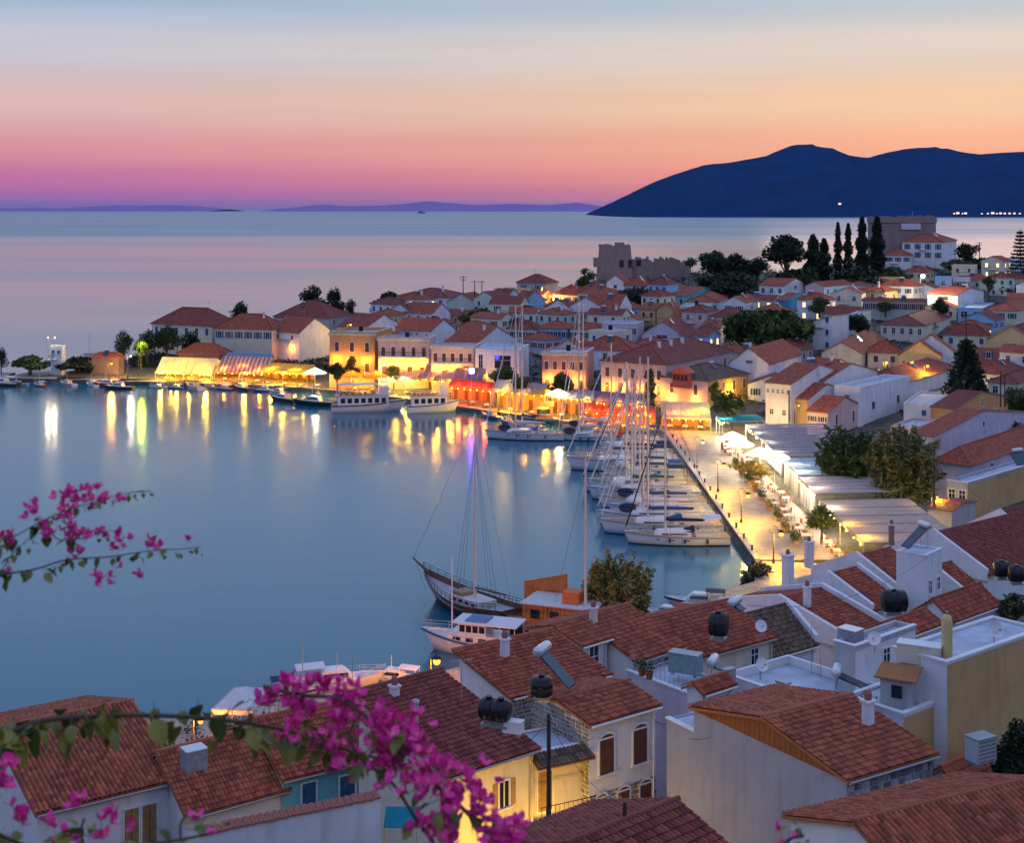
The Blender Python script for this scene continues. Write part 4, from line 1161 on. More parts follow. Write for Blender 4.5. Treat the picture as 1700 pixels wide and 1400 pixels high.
tile_slope(q, pts[0] + Vector((0, 0, .02)), V, (ou * -1.0 + Vector((0, 0, 0.4))).normalized(), (ou * 0.4 + Vector((0, 0, 1))).normalized(), lambda v: (0, hb['lv']), 1.05)
q.build('canopy', [TILE['brown'], WALL['brown']], hb['root'])
# red wooden bay on the corner house
hc = HOUSES['hip roofed corner house with red wooden bay, lit orange at the back']
U, ou = hc['U'], -hc['V']; h = hc['h']; s = hc['lu'] * 0.50
RW = simple('bay_red_wood', (0.50, 0.11, 0.07), 0.6, vary=0.2)
q = MB(); q.obox(U * (s - 1.8) + Vector((0, 0, h - 1.6)), U * 3.6, ou * 1.2, (0, 0, 2.9))
ap = h + 2.5
f = [U * (s - 2.0) + ou * 1.35 + Vector((0, 0, h + 1.3)), U * (s + 2.0) + ou * 1.35 + Vector((0, 0, h + 1.3)), U * s + ou * 1.35 + Vector((0, 0, ap))]
bk = [p - ou * 2.6 for p in f]
q.face(f); q.face([f[0], f[2], bk[2], bk[0]]); q.face([f[2], f[1], bk[1], bk[2]])
by = q.build('bay_window', RW, hc['root'])
q = MB()
for k in range(4):
    q.obox(U * (s - 1.6 + k * 0.85) + ou * 1.2 + Vector((0, 0, h - 0.2)), U * 0.65, ou * 0.04, (0, 0, 1.15))
q.build('pane', GLASS, by)
q = MB(); q.obox(U * (s - 2.0) + Vector((0, 0, h - 1.75)), U * 4.0, ou * 1.3, (0, 0, 0.15)); q.build('bay_sill', TRIM, by)
# balconies and cornices on the harbour facades
def balcony(label, f0, f1, drop, m=TRIM):
    hh = HOUSES[label]; U, ou = hh['U'], -hh['V']
    q = MB()
    q.obox(U * hh['lu'] * f0 + Vector((0, 0, hh['h'] - drop)), U * hh['lu'] * (f1 - f0), ou * 1.1, (0, 0, 0.2))
    o = q.build('balcony', m, hh['root'])
    q = MB(); n = int(hh['lu'] * (f1 - f0) / 0.35)
    a, b = U * hh['lu'] * f0 + ou * 1.05 + Vector((0, 0, hh['h'] - drop + 0.2)), U * hh['lu'] * f1 + ou * 1.05 + Vector((0, 0, hh['h'] - drop + 0.2))
    for k in range(n + 1):
        p = a + (b - a) * k / n; q.tube(p, p + Vector((0, 0, 0.95)), 0.025, n=4)
    q.tube(a + Vector((0, 0, .95)), b + Vector((0, 0, .95)), 0.05, n=4)
    q.build('balcony_railing', IRON, o)
balcony('long pink facade with white balcony and arched windows', 0.02, 0.98, 3.6)
balcony('pink two storey facade with small balcony left of the blue light', 0.0, 0.9, 3.3)
for lb in ('orange two storey facade with cornice and three tall windows', 'long pink facade with white balcony and arched windows', 'salmon flat topped facade with arched brown windows', 'pink two storey facade with small balcony left of the blue light'):
    hh = HOUSES[lb]; U, V = hh['U'], hh['V']
    q = MB()
    q.obox(-V * 0.35 + U * -0.3 + Vector((0, 0, hh['h'] + 0.02)), U * (hh['lu'] + 0.6), V * 0.35, (0, 0, 0.3))
    q.obox(-V * 0.2 + U * -0.15 + Vector((0, 0, hh['h'] - 0.2)), U * (hh['lu'] + 0.3), V * 0.2, (0, 0, 0.22))
    q.build('cornice', WALL['cream'], hh['root'])

# ------------------------------------------------------------------ castle ruin and round fort
def castle():
    d = 466
    o = P(1060, 463, d); zb = o.z - 2
    s = d / F
    root = thing('castle_ruin', 'ruined stone castle with square tower and broken curtain wall on the hill', 'castle', (o.x, d, zb))
    def X(px): return (px - 1060) * s
    def Z(py): return H - (py - HY) * s - zb
    rr = random.Random(5)
    q = MB()
    # tower, battered, with a ragged top
    n = 9
    def ring(w0, w1, y0, y1, z, jag=0.0):
        pts = []
        for (ax, ay, bx, by) in ((w0, y0, w1, y0), (w1, y0, w1, y1), (w1, y1, w0, y1), (w0, y1, w0, y0)):
            for k in range(n):
                t = k / n
                pts.append((ax + (bx - ax) * t, ay + (by - ay) * t, z + rr.uniform(-jag, jag)))
        return pts
    r0, r1, r2 = ring(X(991), X(1052), 0, 13, -3), ring(X(997), X(1049), 0.8, 12, Z(428)), ring(X(998.5), X(1047), 1.0, 12, Z(410), 0.85)
    N = len(r0)
    q.mesh(r0 + r1 + r2, [(i, (i + 1) % N, N + (i + 1) % N, N + i) for i in range(N)] + [(N + i, N + (i + 1) % N, 2 * N + (i + 1) % N, 2 * N + i) for i in range(N)])
    q.face(r2)
    q.box((X(1030), 4, Z(407)), (3, 3, 1.6)); q.box((X(1005), 3, Z(408)), (4, 2, 0.8)); q.box((X(992), 3, Z(436)), (2.2, 5, 3.0))
    q.build('tower', CASTLE, root)
    q = MB()
    for (a, b, top, jag) in ((1050, 1078, 428.5, .5), (1078.2, 1087, 435, .6), (1087.2, 1126, 429, .6), (1126.2, 1135, 434, .7), (1135.2, 1146, 440, .8)):
        k = max(2, int((b - a) / 3))
        for i in range(k):
            x0, x1 = X(a + (b - a) * i / k), X(a + (b - a) * (i + 1) / k)
            z = Z(top) + rr.uniform(-jag, jag)
            q.obox((x0, 2 + rr.uniform(-.06, .06), -3), (x1 - x0 - 0.01, 0, 0), (0, 2.2, 0), (0, 0, z + 3))
    q.build('curtain_wall', CASTLE, root)
    q = MB()
    for px, py, w, h in ((1032, 438, 1.4, 2.4), (1046, 438, 1.2, 2.6), (1061, 437, 1.6, 2.0)):
        q.box((X(px), 0.62 if px < 1050 else 1.9, Z(py)), (w, 0.12, h))
    q.build('window_opening', simple('dark_opening', (0.03, 0.025, 0.03), 0.9), root)
castle()
def fort():
    d = 503
    o = P(1515, 400, d); zb = 16.0
    s = d / F
    root = thing('round_fort', 'big round stone fort with ragged parapet on the hilltop right', 'fort', (o.x, d, zb))
    def X(px): return (px - 1515) * s
    def Z(py): return H - (py - HY) * s - zb
    rr = random.Random(9)
    R_ = (X(1569) - X(1456)) / 2
    cx = (X(1569) + X(1456)) / 2
    q = MB(); n = 40
    rings = []
    for z, r, jag in ((-2, R_ * 1.03, 0), (Z(371), R_ * 1.0, 0), (Z(370), R_ * 1.035, 0.0), (Z(360), R_ * 1.02, 0.5)):
        ring = []
        for k in range(n):
            an = 2 * pi * k / n
            zz = z + rr.uniform(-jag, jag) + (0.5 if jag and sin(an) < 0 and cos(an) > -0.1 else 0)
            ring.append((cx + r * cos(an), R_ + r * sin(an) * 0.8, zz))
        rings.append(ring)
    vs = [p for r in rings for p in r]
    q.mesh(vs, [(i * n + k, i * n + (k + 1) % n, (i + 1) * n + (k + 1) % n, (i + 1) * n + k) for i in range(3) for k in range(n)])
    q.face([(x, y, Z(365)) for x, y, z in rings[3]])
    q.build('fort_wall', CASTLE, root)
    q = MB()
    q.box((X(1515), R_ * 0.2 - 0.3, Z(376)), (X(1531) - X(1499), 0.5, (Z(371) - Z(381))))
    q.build('pale_panel', simple('pale_sheet', (0.55, 0.56, 0.62), 0.7), root)
    q = MB(); q.tube((X(1531), R_, Z(362)), (X(1531), R_, Z(350)), 0.08, n=4); q.build('flagpole', METAL, root)
fort()

# added lamps that brighten the harbour facades, just above the awnings
ADDED_FACADE_LAMPS = [('orange two storey facade with cornice and three tall windows', 3, 5.2, 'warm'), ('long pink facade with white balcony and arched windows', 4, 4.4, 'warm'), ('pink two storey facade with small balcony left of the blue light', 3, 4.2, 'warm'),
                ('pale flat facade with one large dark opening behind the yachts', 2, 5.0, 'warm'), ('salmon flat topped facade with arched brown windows', 3, 4.6, 'warm'), ('white gabled house lit peach in front, above the striped awning', 2, 3.4, 'orange'),
                ('large pink house with very long maroon hipped roof and three chimneys', 4, 4.6, 'warm'), ('hip roofed corner house with red wooden bay, lit orange at the back', 2, 3.4, 'warm')]
# ------------------------------------------------------------------ small houses filling the lanes between the named ones
FOOT = []
for lb_, hh in HOUSES.items():
    c = hh['C']; U, V = hh['U'], hh['V']
    FOOT.append((lb_, c, U, V, hh['lu'], hh['lv'], c + U * hh['lu'] / 2 + V * hh['lv'] / 2))
def free(p, m):
    for (_, c, U, V, lu, lv, mid) in FOOT:
        q = Vector((p[0] - c.x, p[1] - c.y, 0))
        a, b = q.dot(U), q.dot(V)
        if -m < a < lu + m and -m < b < lv + m: return False
    return True
def fill_houses(n, seed=4):
    rr = random.Random(seed)
    used, done, tries = set(), 0, 0
    while done < n and tries < 6000:
        tries += 1
        px = rr.uniform(640, 1760)
        d = rr.uniform(quay_d(px) + 22, coast(px) - 14)
        if (930 < px < 1500 and d > 418) or (px > 1500 and d > 462): continue            # the hilltop wood
        x = (px - CX) / F * d
        z = ground(x, d)
        w, dp = rr.uniform(6.0, 9.5), rr.uniform(5.5, 8)
        a = rr.choice((18, 24, 30, 38, 42))
        ar = radians(a)
        U, V = Vector((-cos(ar), sin(ar), 0)), Vector((sin(ar), cos(ar), 0))
        C = Vector((x, d, 0))
        pts = [C + U * w * i / 3 + V * dp * j / 3 for i in range(4) for j in range(4)]
        if not all(free(p, 0.8) for p in pts): continue
        h = rr.choice((3.2, 3.6, 5.6, 6.0))
        ye = HY + (H - z - h) * F / d
        g = rr.choice('LRHHRF')
        wall = rr.choice(('white', 'white', 'white', 'cream', 'cream', 'pink', 'blue', 'lilac', 'green', 'yellow'))
        roof = rr.choice(('red', 'dark', 'red', 'bright'))
        mid = C + U * w / 2 + V * dp / 2
        near = min(FOOT, key=lambda f: (f[6] - mid).length)
        dx, dy = mid.x - near[6].x, mid.y - near[6].y
        rel = ('right of' if dx > 0 else 'left of') if abs(dx) * 1.3 > abs(dy) else ('behind' if dy > 0 else 'in front of')
        rn = {'L': 'gabled', 'R': 'gabled', 'H': 'hip roofed', 'F': 'flat roofed'}[g]
        label = 'small %s %s house %s the %s' % (wall, rn, rel, near[0])
        label = ' '.join(label.split()[:16])
        if label in used: continue
        used.add(label)
        st = rr.choice(('plain', 'shut-blue', 'shut-brown', 'plain', 'shut-green', 'open-blue', 'open-brown', 'lit'))
        hh = house(label, (w,), px, (dp,), ye, None, d=d, a=a, g=g, wall=wall, roof=roof, pitch=rr.uniform(.36, .5), wl=(rr.choice((2, 3)), 2, st, .85, 1.25), wr=(2, 2, st, .85, 1.25), chim=rr.choice((0, 0, 1)))
        FOOT.append((label, hh['C'], hh['U'], hh['V'], hh['lu'], hh['lv'], hh['C'] + hh['U'] * hh['lu'] / 2 + hh['V'] * hh['lv'] / 2))
        done += 1
fill_houses(64)
# ------------------------------------------------------------------ trees and plants
LEAF = {'dark': leafmat('leaf_dark', (0.010, 0.020, 0.010), (0.035, 0.055, 0.02)), 'green': leafmat('leaf_green', (0.02, 0.045, 0.012), (0.085, 0.12, 0.03)),
        'olive': leafmat('leaf_olive', (0.035, 0.045, 0.018), (0.13, 0.13, 0.05)), 'cypress': leafmat('leaf_cypress', (0.006, 0.012, 0.008), (0.02, 0.032, 0.016)),
        'tamarisk': leafmat('leaf_tamarisk_lit', (0.08, 0.075, 0.018), (0.42, 0.31, 0.08)), 'reed': leafmat('leaf_reed', (0.03, 0.045, 0.012), (0.26, 0.25, 0.08)), 'pine': leafmat('leaf_pine', (0.008, 0.016, 0.010), (0.03, 0.045, 0.02))}  # tamarisk foliage: golden lamplight is put into the leaf colour
def leafquad(mb, c, s, rr, stretch=1.0, down=None):
    a = Vector((rr.gauss(0, 1), rr.gauss(0, 1), rr.gauss(0, 0.7))).normalized()
    if down is not None: a = (a * (1 - down) + Vector((0, 0, -1)) * down).normalized()
    b = a.cross(Vector((rr.gauss(0, 1), rr.gauss(0, 1), rr.gauss(0, 1)))).normalized()
    a, b = a * s * stretch, b * s * 0.55
    i = len(mb.v)
    mb.v.extend([tuple(c - a), tuple(c + b), tuple(c + a), tuple(c - b)])
    mb.f.append((i, i + 1, i + 2, i + 3)); mb.m.append(0); mb.uv.append(None); mb.sm.append(False)
TREE_N = [0]
def tree(label, px, yb, hp, wp, d=None, style='round', leaf='green', name='tree', cat='tree', n=1500, group=None, zb=None, ls=None):
    TREE_N[0] += 1
    rr = random.Random(100 + TREE_N[0])
    if d is None: d = town_d(px, yb)
    o = P(px, yb, d)
    s = d / F
    hh, w = hp * s, wp * s
    root = thing(name, label, cat, o, group)
    k, t = MB(), MB()
    ls = ls or {'cypress': max(0.3, w * 0.11), 'feather': max(0.12, w * 0.022), 'norfolk': max(0.2, w * 0.04)}.get(style, max(0.2, w * 0.05))
    if style == 'cypress':
        t.tube((0, 0, -1), (0, 0, hh * 0.9), w * 0.09, w * 0.02, 6)
        for _ in range(n):
            z = rr.random() ** 0.85
            r = w / 2 * (sin(pi * min(1, (z * 0.92 + 0.08)) ** 0.75)) ** 0.7 * (0.75 + 0.25 * sin(z * 23 + rr.random()))
            an = rr.uniform(0, 2 * pi); q = rr.random() ** 0.4
            leafquad(k, Vector((r * q * cos(an), r * q * sin(an), 0.03 * hh + z * hh * 0.97)), ls, rr, 1.6, -0.5)
    elif style == 'norfolk':
        t.tube((0, 0, -1), (0, 0, hh), w * 0.03, 0.04, 6)
        tiers = 13
        for i in range(tiers):
            z = hh * (0.12 + 0.86 * i / tiers)
            R_ = w / 2 * (1 - (i / tiers)) ** 0.8 * rr.uniform(0.85, 1.05) + 0.25
            nb = 7
            for j in range(nb):
                an = 2 * pi * (j + rr.random() * 0.5) / nb + i
                dr = Vector((cos(an), sin(an), 0))
                tip = dr * R_ + Vector((0, 0, z + R_ * 0.12))
                t.tube((0, 0, z), tip, 0.05, 0.02, 4)
                m_ = int(n / tiers / nb)
                for q in range(m_):
                    u = rr.random() ** 0.7
                    leafquad(k, Vector((0, 0, z)).lerp(tip, u) + Vector((rr.gauss(0, .16), rr.gauss(0, .16), rr.gauss(0, .08) - 0.1)) * (1 + R_ * 0.15), ls, rr, 1.8)
    elif style == 'feather':                          # wispy tamarisk: many arching wands with fine foliage
        ns = 150
        per = max(10, n // ns)
        for i in range(ns):
            an = rr.uniform(0, 2 * pi); r0 = rr.random() ** .6 * w * .30
            b0 = Vector((cos(an) * r0, sin(an) * r0, 0.05 * hh))
            lean = rr.uniform(.1, .75) * w * .34
            top = hh * rr.uniform(.5, 1.0) * (1 - .35 * (r0 / (w * .3)) ** 2)
            mid = b0 + Vector((cos(an) * lean * .45, sin(an) * lean * .45, top * .7))
            tip = b0 + Vector((cos(an) * lean, sin(an) * lean, top * rr.uniform(.86, 1.0)))
            if i % 5 == 0: t.path([b0, mid, tip], .07, .02, 4)
            for j in range(per):
                u = .12 + .88 * rr.random() ** .8
                p = b0.lerp(mid, u / .65) if u < .65 else mid.lerp(tip, (u - .65) / .35)
                sp = w * .045 * (1.25 - u)
                leafquad(k, p + Vector((rr.gauss(0, sp), rr.gauss(0, sp), rr.gauss(0, sp))), ls * rr.uniform(.6, 1.3), rr, 2.4, rr.choice((-.6, -.4, .25)))
    else:
        th = hh * {'bush': 0.15, 'feather': 0.2}.get(style, 0.32)
        t.tube((0, 0, -1), (0, 0, th), max(0.1, w * 0.045), max(0.07, w * 0.03), 7)
        nb = {'round': 9, 'bush': 8, 'pine': 9, 'feather': 12}.get(style, 9)
        blobs = []
        for i in range(nb):
            an = 2 * pi * i / nb + rr.uniform(-.3, .3)
            q = rr.uniform(0.25, 0.72) if i else 0
            zc = rr.uniform(0.42, 0.8) if style != 'bush' else rr.uniform(0.25, 0.7)
            if style == 'pine': zc = rr.uniform(0.5, 0.85)
            if style == 'feather': zc = rr.uniform(0.35, 0.72)
            c = Vector((cos(an) * q * w / 2, sin(an) * q * w / 2, hh * zc))
            r = w / 2 * rr.uniform(0.38, 0.55)
            blobs.append((c, r))
            t.path([(0, 0, th * 0.8), (c.x * 0.5, c.y * 0.5, (th + c.z) / 2), tuple(c)], max(0.07, w * 0.022), 0.04, 5)
        blobs.append((Vector((0, 0, hh * 0.78)), w * 0.24))
        vz = min(0.22 * hh, w * 0.3) / (w * 0.24)
        for _ in range(n):
            c, r = rr.choice(blobs)
            v = Vector((rr.gauss(0, 1), rr.gauss(0, 1), rr.gauss(0, 1))).normalized() * (r * rr.random() ** 0.35 * rr.uniform(0.8, 1.12))
            v.z *= vz * (0.7 if style == 'pine' else 0.9)
            p = c + v
            if p.z > hh: p.z = hh - rr.random() * 0.3 * w * 0.2
            if style == 'feather': leafquad(k, p, ls * rr.uniform(.6, 1.3), rr, 2.6, rr.choice((-0.3, 0.3, 0.5)))
            else: leafquad(k, p, ls * rr.uniform(0.6, 1.3), rr)
    t.build('trunk', BARK, root)
    k.build('crown', LEAF[leaf], root)
    return root
tree('dark round tree at the far quay tip, left of the yellow lit shrub', 206, 612, 68, 40, d=338, leaf='dark')
tree('yellow green shrub lit from within on the far quay tip', 234, 606, 46, 32, d=332, leaf='green')
tree('dark round tree behind the lit shrub on the far quay tip', 245, 606, 62, 40, d=344, leaf='dark')
tree('large dark tree hiding the corner of the hip roofed cream house', 276, 604, 66, 50, d=340, leaf='dark', n=2200)
tree('dark bush under the windows of the hip roofed cream house', 318, 592, 44, 44, d=343, leaf='dark', style='bush')
tree('round dark tree on the skyline above the long cream house', 400, 560, 62, 48, d=376, style='bush', leaf='dark', n=2200)
tree('dark tree standing on the left skyline roof, left one of two', 522, 530, 58, 52, d=402, style='bush', leaf='dark', n=2400)
tree('dark tree standing on the left skyline roof, right one of two', 556, 530, 56, 40, d=402, style='bush', leaf='dark', n=2200)
tree('small dark tree right of the two skyline trees', 582, 530, 36, 22, d=402, style='bush', leaf='dark')
tree('dark tree left of the hip roof with the chimney', 646, 530, 48, 60, d=402, style='bush', leaf='dark', n=2600)
tree('bushy olive trees below the twin power poles', 800, 556, 48, 70, d=365, leaf='olive', n=1800)
tree('olive bush behind the white gable with the chimney', 838, 560, 40, 60, d=362, leaf='olive')
tree('leafy hedge below the two blue gables', 868, 540, 34, 90, d=385, style='bush', leaf='dark')
tree('small dark tree on the skyline left of the castle', 972, 480, 36, 36, style='bush', leaf='dark')
tree('dark leafy tree between white neoclassical house and tan house', 1054, 532, 58, 54, d=395, leaf='dark', n=2000)
tree('small tree at the right end of the castle wall', 1146, 452, 26, 26, leaf='green')
tree('broad leafy tree right of the castle', 1188, 470, 54, 64, leaf='dark', n=2000)
tree('broad leafy tree in the middle of the hilltop wood', 1222, 476, 58, 60, leaf='dark', n=2000)
tree('low spreading tree beside the large dark pine', 1256, 474, 48, 44, leaf='dark')
tree('large dark pine on the hilltop left of the cypresses', 1305, 478, 90, 70, style='pine', leaf='pine', n=3000)
tree('slender dark conifer right of the large pine', 1350, 472, 80, 34, style='cypress', leaf='pine', n=1500)
tree('slender dark conifer just left of the tall cypresses', 1368, 472, 74, 28, style='cypress', leaf='pine', n=1300)
tree('tall cypress, first from the left on the hilltop', 1391, 470, 100, 18, style='cypress', leaf='cypress', n=1600)
tree('tall cypress, second from the left on the hilltop', 1408, 470, 98, 20, style='cypress', leaf='cypress', n=1600)
tree('tall pointed cypress, third from the left on the hilltop', 1431, 470, 108, 26, style='cypress', leaf='cypress', n=2400)
tree('tall cypress, rightmost, against the round fort', 1456, 468, 106, 30, style='cypress', leaf='cypress', n=2400)
tree('dense dark shrubs at the foot of the cypresses', 1430, 482, 40, 90, style='bush', leaf='dark', n=2000)
tree('dark thicket in front of the large pine', 1330, 486, 40, 110, style='bush', leaf='dark', n=2000)
tree('dark thicket below the broad leafy trees', 1215, 492, 40, 120, style='bush', leaf='dark', n=2000)
tree('dark tree right of the house below the round fort', 1604, 450, 48, 44, leaf='dark', n=1500)
tree('tall conifer at the right edge of the hill', 1694, 470, 92, 44, style='norfolk', leaf='pine', n=1800)
tree('low dark trees on the crest right of the fort', 1630, 452, 24, 70, style='bush', leaf='dark')
tree('dark hedge on the slope below the fort house', 1480, 466, 24, 70, style='bush', leaf='olive')
tree('green garden shrub right of the star lamp', 1590, 452, 22, 60, style='bush', leaf='olive')
tree('dark green tree left of the plain white edge house', 1668, 508, 52, 56, d=425, leaf='dark', n=1800)
tree('upright dark tree right of the small lilac house', 1642, 500, 46, 24, leaf='dark')
tree('big round dark tree in the middle of the town', 1276, 590, 76, 132, d=322, leaf='green', n=5200)
tree('yellow green bushes beside the tall white tower house', 1338, 580, 52, 34, d=322, leaf='olive')
tree('green bush above the white tower house', 1360, 522, 30, 40, d=372, style='bush', leaf='green')
tree('dark trees right of the white tower house', 1426, 566, 46, 46, d=338, leaf='dark', n=1800)
tree('dark round tree with reddish foliage before the white gable', 1562, 532, 38, 34, d=368, leaf='dark')
tree('garden bush before the long green white house', 1470, 520, 20, 36, d=374, style='bush', leaf='green')
tree('tall Norfolk pine right of the bright yellow gable', 1605, 668, 110, 76, d=262, style='norfolk', leaf='dark', n=3600, name='norfolk_pine')
tree('leafy tree at right edge beside the orange gable', 1696, 726, 90, 60, d=232, leaf='green', n=1800)
tree('bush behind the orange gabled house', 1690, 740, 40, 60, d=226, style='bush', leaf='green')
tree('feathery tamarisk by the pergolas, larger right one', 1498, 842, 146, 128, d=182, style='feather', leaf='reed', n=13000, name='tamarisk')
tree('bright green feathery tamarisk left of the larger one', 1408, 810, 108, 116, d=192, style='feather', leaf='green', n=8000, name='tamarisk')
tree('feathery tamarisk on the near shore behind the wooden ship', 1024, 1052, 136, 132, d=134, style='feather', leaf='tamarisk', n=12000, name='tamarisk')
tree('lit shrubs at the near end of the promenade', 1262, 1002, 72, 84, d=152, style='bush', leaf='olive', n=2200)
tree('dark bush beside the air conditioner at right', 1692, 1320, 130, 84, d=66, style='bush', leaf='dark', n=3500, ls=0.13)
tree('green shrubs on the terrace right of the gabled roof', 1682, 1040, 56, 70, d=112, style='bush', leaf='olive', n=1500)
tree('lit green tree among the far restaurants', 654, 642, 36, 32, d=304, leaf='green')
tree('dark tree in front of the orange facade', 560, 646, 46, 34, d=304, leaf='dark')
tree('small tree against the orange facade', 585, 640, 54, 30, d=306, leaf='olive')
tree('lit shrubs before the pale flat facade', 838, 640, 34, 60, d=285, style='bush', leaf='green')
tree('dark street tree before the salmon facade', 934, 664, 48, 50, d=268, leaf='green')
tree('yellow lit street tree left of the salmon facade', 866, 662, 40, 40, d=272, leaf='green')
tree('slender street tree lit yellow beside the long pink house', 1080, 680, 66, 20, d=258, leaf='green', style='cypress', n=900)
tree('palm like shrubs lit yellow beside the corner house', 1208, 694, 46, 60, d=244, style='bush', leaf='green', n=1800)
tree('low lit planting beside the teal awning', 1188, 672, 40, 26, d=250, style='bush', leaf='green')
tree('red flowering hedge along the promenade terrace', 1250, 796, 34, 74, d=205, style='bush', leaf='tamarisk', n=2000, ls=0.2)
tree('green planters before the striped pergola', 1364, 886, 50, 52, d=166, style='bush', leaf='green', n=1500, ls=0.2)

# ------------------------------------------------------------------ lamps
LCOL = {'warm': ((1.0, 0.44, 0.035), 1900), 'yellow': ((1.0, 0.54, 0.03), 2200), 'white': ((1.0, 0.80, 0.46), 1300), 'cool': ((0.8, 0.9, 1.0), 900), 'orange': ((1.0, 0.30, 0.02), 1700), 'red': ((1.0, 0.13, 0.03), 700), 'yg': ((0.80, 1.0, 0.06), 900)}
BULB = {k: emis('bulb_' + k, c, 9.0 if k == 'white' else 4.5) for k, (c, _) in LCOL.items()}
BMESH, LDATA = {}, {}
def bulb(parent, loc, colr='warm', r=0.15, name='bulb'):
    """a glass globe that glows, with the lamp's own light inside it"""
    key = (colr, round(r, 3))
    c, Lr = LCOL[colr]
    if key not in BMESH:
        q = MB(); q.lathe((0, 0, -r), [(0, 0), (r * 0.6, r * 0.2), (r * .95, r * .7), (r * .95, r * 1.3), (r * 0.6, r * 1.8), (0, 2 * r)], 8)
        if r <= .055: BMESH[key] = q.data('bulb', emis('tiny_' + colr, c, 60))
        else: BMESH[key] = q.data('bulb', BULB[colr])
    o = link(name, BMESH[key], parent, loc)
    if r > .055:
        if key not in LDATA:
            ld = bpy.data.lights.new('lamp_light', 'POINT')
            ld.color, ld.energy, ld.shadow_soft_size = c, 4 * pi * pi * r * r * Lr * 1.2, r * 1.6
            LDATA[key] = ld
        link('lamp_light', LDATA[key], o)
    return o
def street_lamp(label, px, y_head, d, colr='warm', r=0.2, ground_z=None, arm=0.7, group=None, hook=False):
    p = P(px, y_head, d)
    gz = ground(p.x, p.y) if ground_z is None else ground_z
    hgt = max(1.5, p.z - gz)
    root = thing('street_lamp', label, 'street lamp', (p.x - arm, p.y, gz), group)
    q = MB()
    q.lathe((0, 0, -0.3), [(0.16, 0), (0.16, 0.6), (0.08, 0.8), (0.06, hgt + 0.3), (0.0, hgt + 0.35)], 8)
    q.build('post', IRON, root)
    q = MB()
    pts = [(arm * 0.5 - arm * 0.5 * cos(a), 0, hgt + arm * 0.55 * sin(a) + 0.25) for a in [pi * i / 8 for i in range(9)]]
    if hook:
        pts = [(0.45 * cos(a) - 0.0, 0, hgt + 0.25 + 0.45 * sin(a)) for a in [pi * 1.25 - 1.25 * pi * i / 10 for i in range(11)]] + [(arm, 0, hgt + 0.25)]
    q.path(pts, 0.035, 0.03, 5)
    q.build('arm', IRON, root)
    q = MB(); q.lathe((arm, 0, hgt - 0.02), [(r * 1.7, 0), (r * 1.2, 0.14), (0.05, 0.28), (0, 0.3)], 8); q.build('lamp_shade', IRON, root)
    bulb(root, (arm, 0, hgt - r * 0.9), colr, r)
    return root
for i, (px, yh, yb_, c) in enumerate(((1167, 733, 777, 'white'), (1202, 771, 817, 'yellow'), (1242, 821, 868, 'yellow'), (1297, 884, 935, 'yellow'))):
    street_lamp('black hooked promenade lamp, %s from the near end of the east quay' % ('fourth', 'third', 'second', 'first')[i], px, yh, 39 * F / (yb_ - HY), c, 0.24 if c == 'yellow' else 0.17, 1.0, 0.85, 'promenade lamps', hook=True)
street_lamp('orange street lamp glowing at the left end of the far quay', 185, 602, 326, 'warm', 0.25, 0.9)
street_lamp('yellow street lamp standing before the orange umbrella', 592, 630, 303, 'warm', 0.24, 0.9)
street_lamp('yellow street lamp at the purple awning', 722, 632, 289, 'yellow', 0.24, 0.9)
street_lamp('yellow street lamp beside the red lit bar', 834, 652, 274, 'yellow', 0.28, 0.9)
street_lamp('yellow street lamp in front of the cream pitched awning', 1060, 688, 250.5, 'yellow', 0.2, 0.9)
street_lamp('tall white lamp shining as a star below the hilltop fort', 1532, 455, 383, 'white', 0.62)
street_lamp('orange lamp shining on the near quay by the white cruiser', 725, 1093, 114, 'orange', 0.30, 0.95, 0.5)
street_lamp('orange lamp shining on the near shore behind the left roofs', 333, 1195, 97, 'orange', 0.17, None, 0.5)
street_lamp('lane lamp lighting the yellow house from below', 838, 1424, 64.6, 'yellow', 0.15, 8.5, 0.3)
street_lamp('lamp under the balcony of the pale house', 934, 1408, 69.2, 'yellow', 0.09, 8.0, 0.2)
street_lamp('white lamp over the bright green shrub of the far quay tip', 217, 590, 327, 'white', 0.2, 0.9)
street_lamp('yellow lamp inside the lit shrub on the far quay tip', 235, 568, 330, 'yg', 0.26, 0.9)
street_lamp('lamp lighting the bright yellow gable', 1540, 606, 282, 'yellow', 0.28)
street_lamp('lamp lighting the low wall before the big cream gable', 1472, 600, 284, 'yellow', 0.24)
street_lamp('orange lamp among roofs left of the neoclassical house', 914, 490, 412, 'warm', 0.36)
street_lamp('yellow lamp on the lit roof left of the pediment', 1000, 487, 425, 'yellow', 0.3)
street_lamp('lamp lighting the orange side of the pale green house', 1240, 535, 352, 'warm', 0.28)
street_lamp('lamp lighting the roof behind the orange facade', 582, 538, 345, 'yellow', 0.22)
street_lamp('lamp at the right edge beside the yellow roofline house', 1674, 455, 466, 'yellow', 0.3)
street_lamp('lamp under the trees at the low lit hilltop wall', 1478, 466, 452, 'warm', 0.34)
street_lamp('lamp on the lane behind the orange gabled house', 1684, 690, 228, 'yellow', 0.24)
street_lamp('lamp beneath the larger tamarisk', 1556, 824, 170, 'yellow', 0.12)
street_lamp('lamp lighting the tall narrow yellow house', 1186, 566, 334, 'warm', 0.16)
street_lamp('lamp by the white side of the long roofed house', 1300, 626, 258, 'yellow', 0.2)
street_lamp('lamp by the orange front of the house with the utility pole', 1326, 672, 240, 'warm', 0.15)
street_lamp('lamp beside the corner house with the wooden bay', 1222, 668, 246, 'yellow', 0.2)
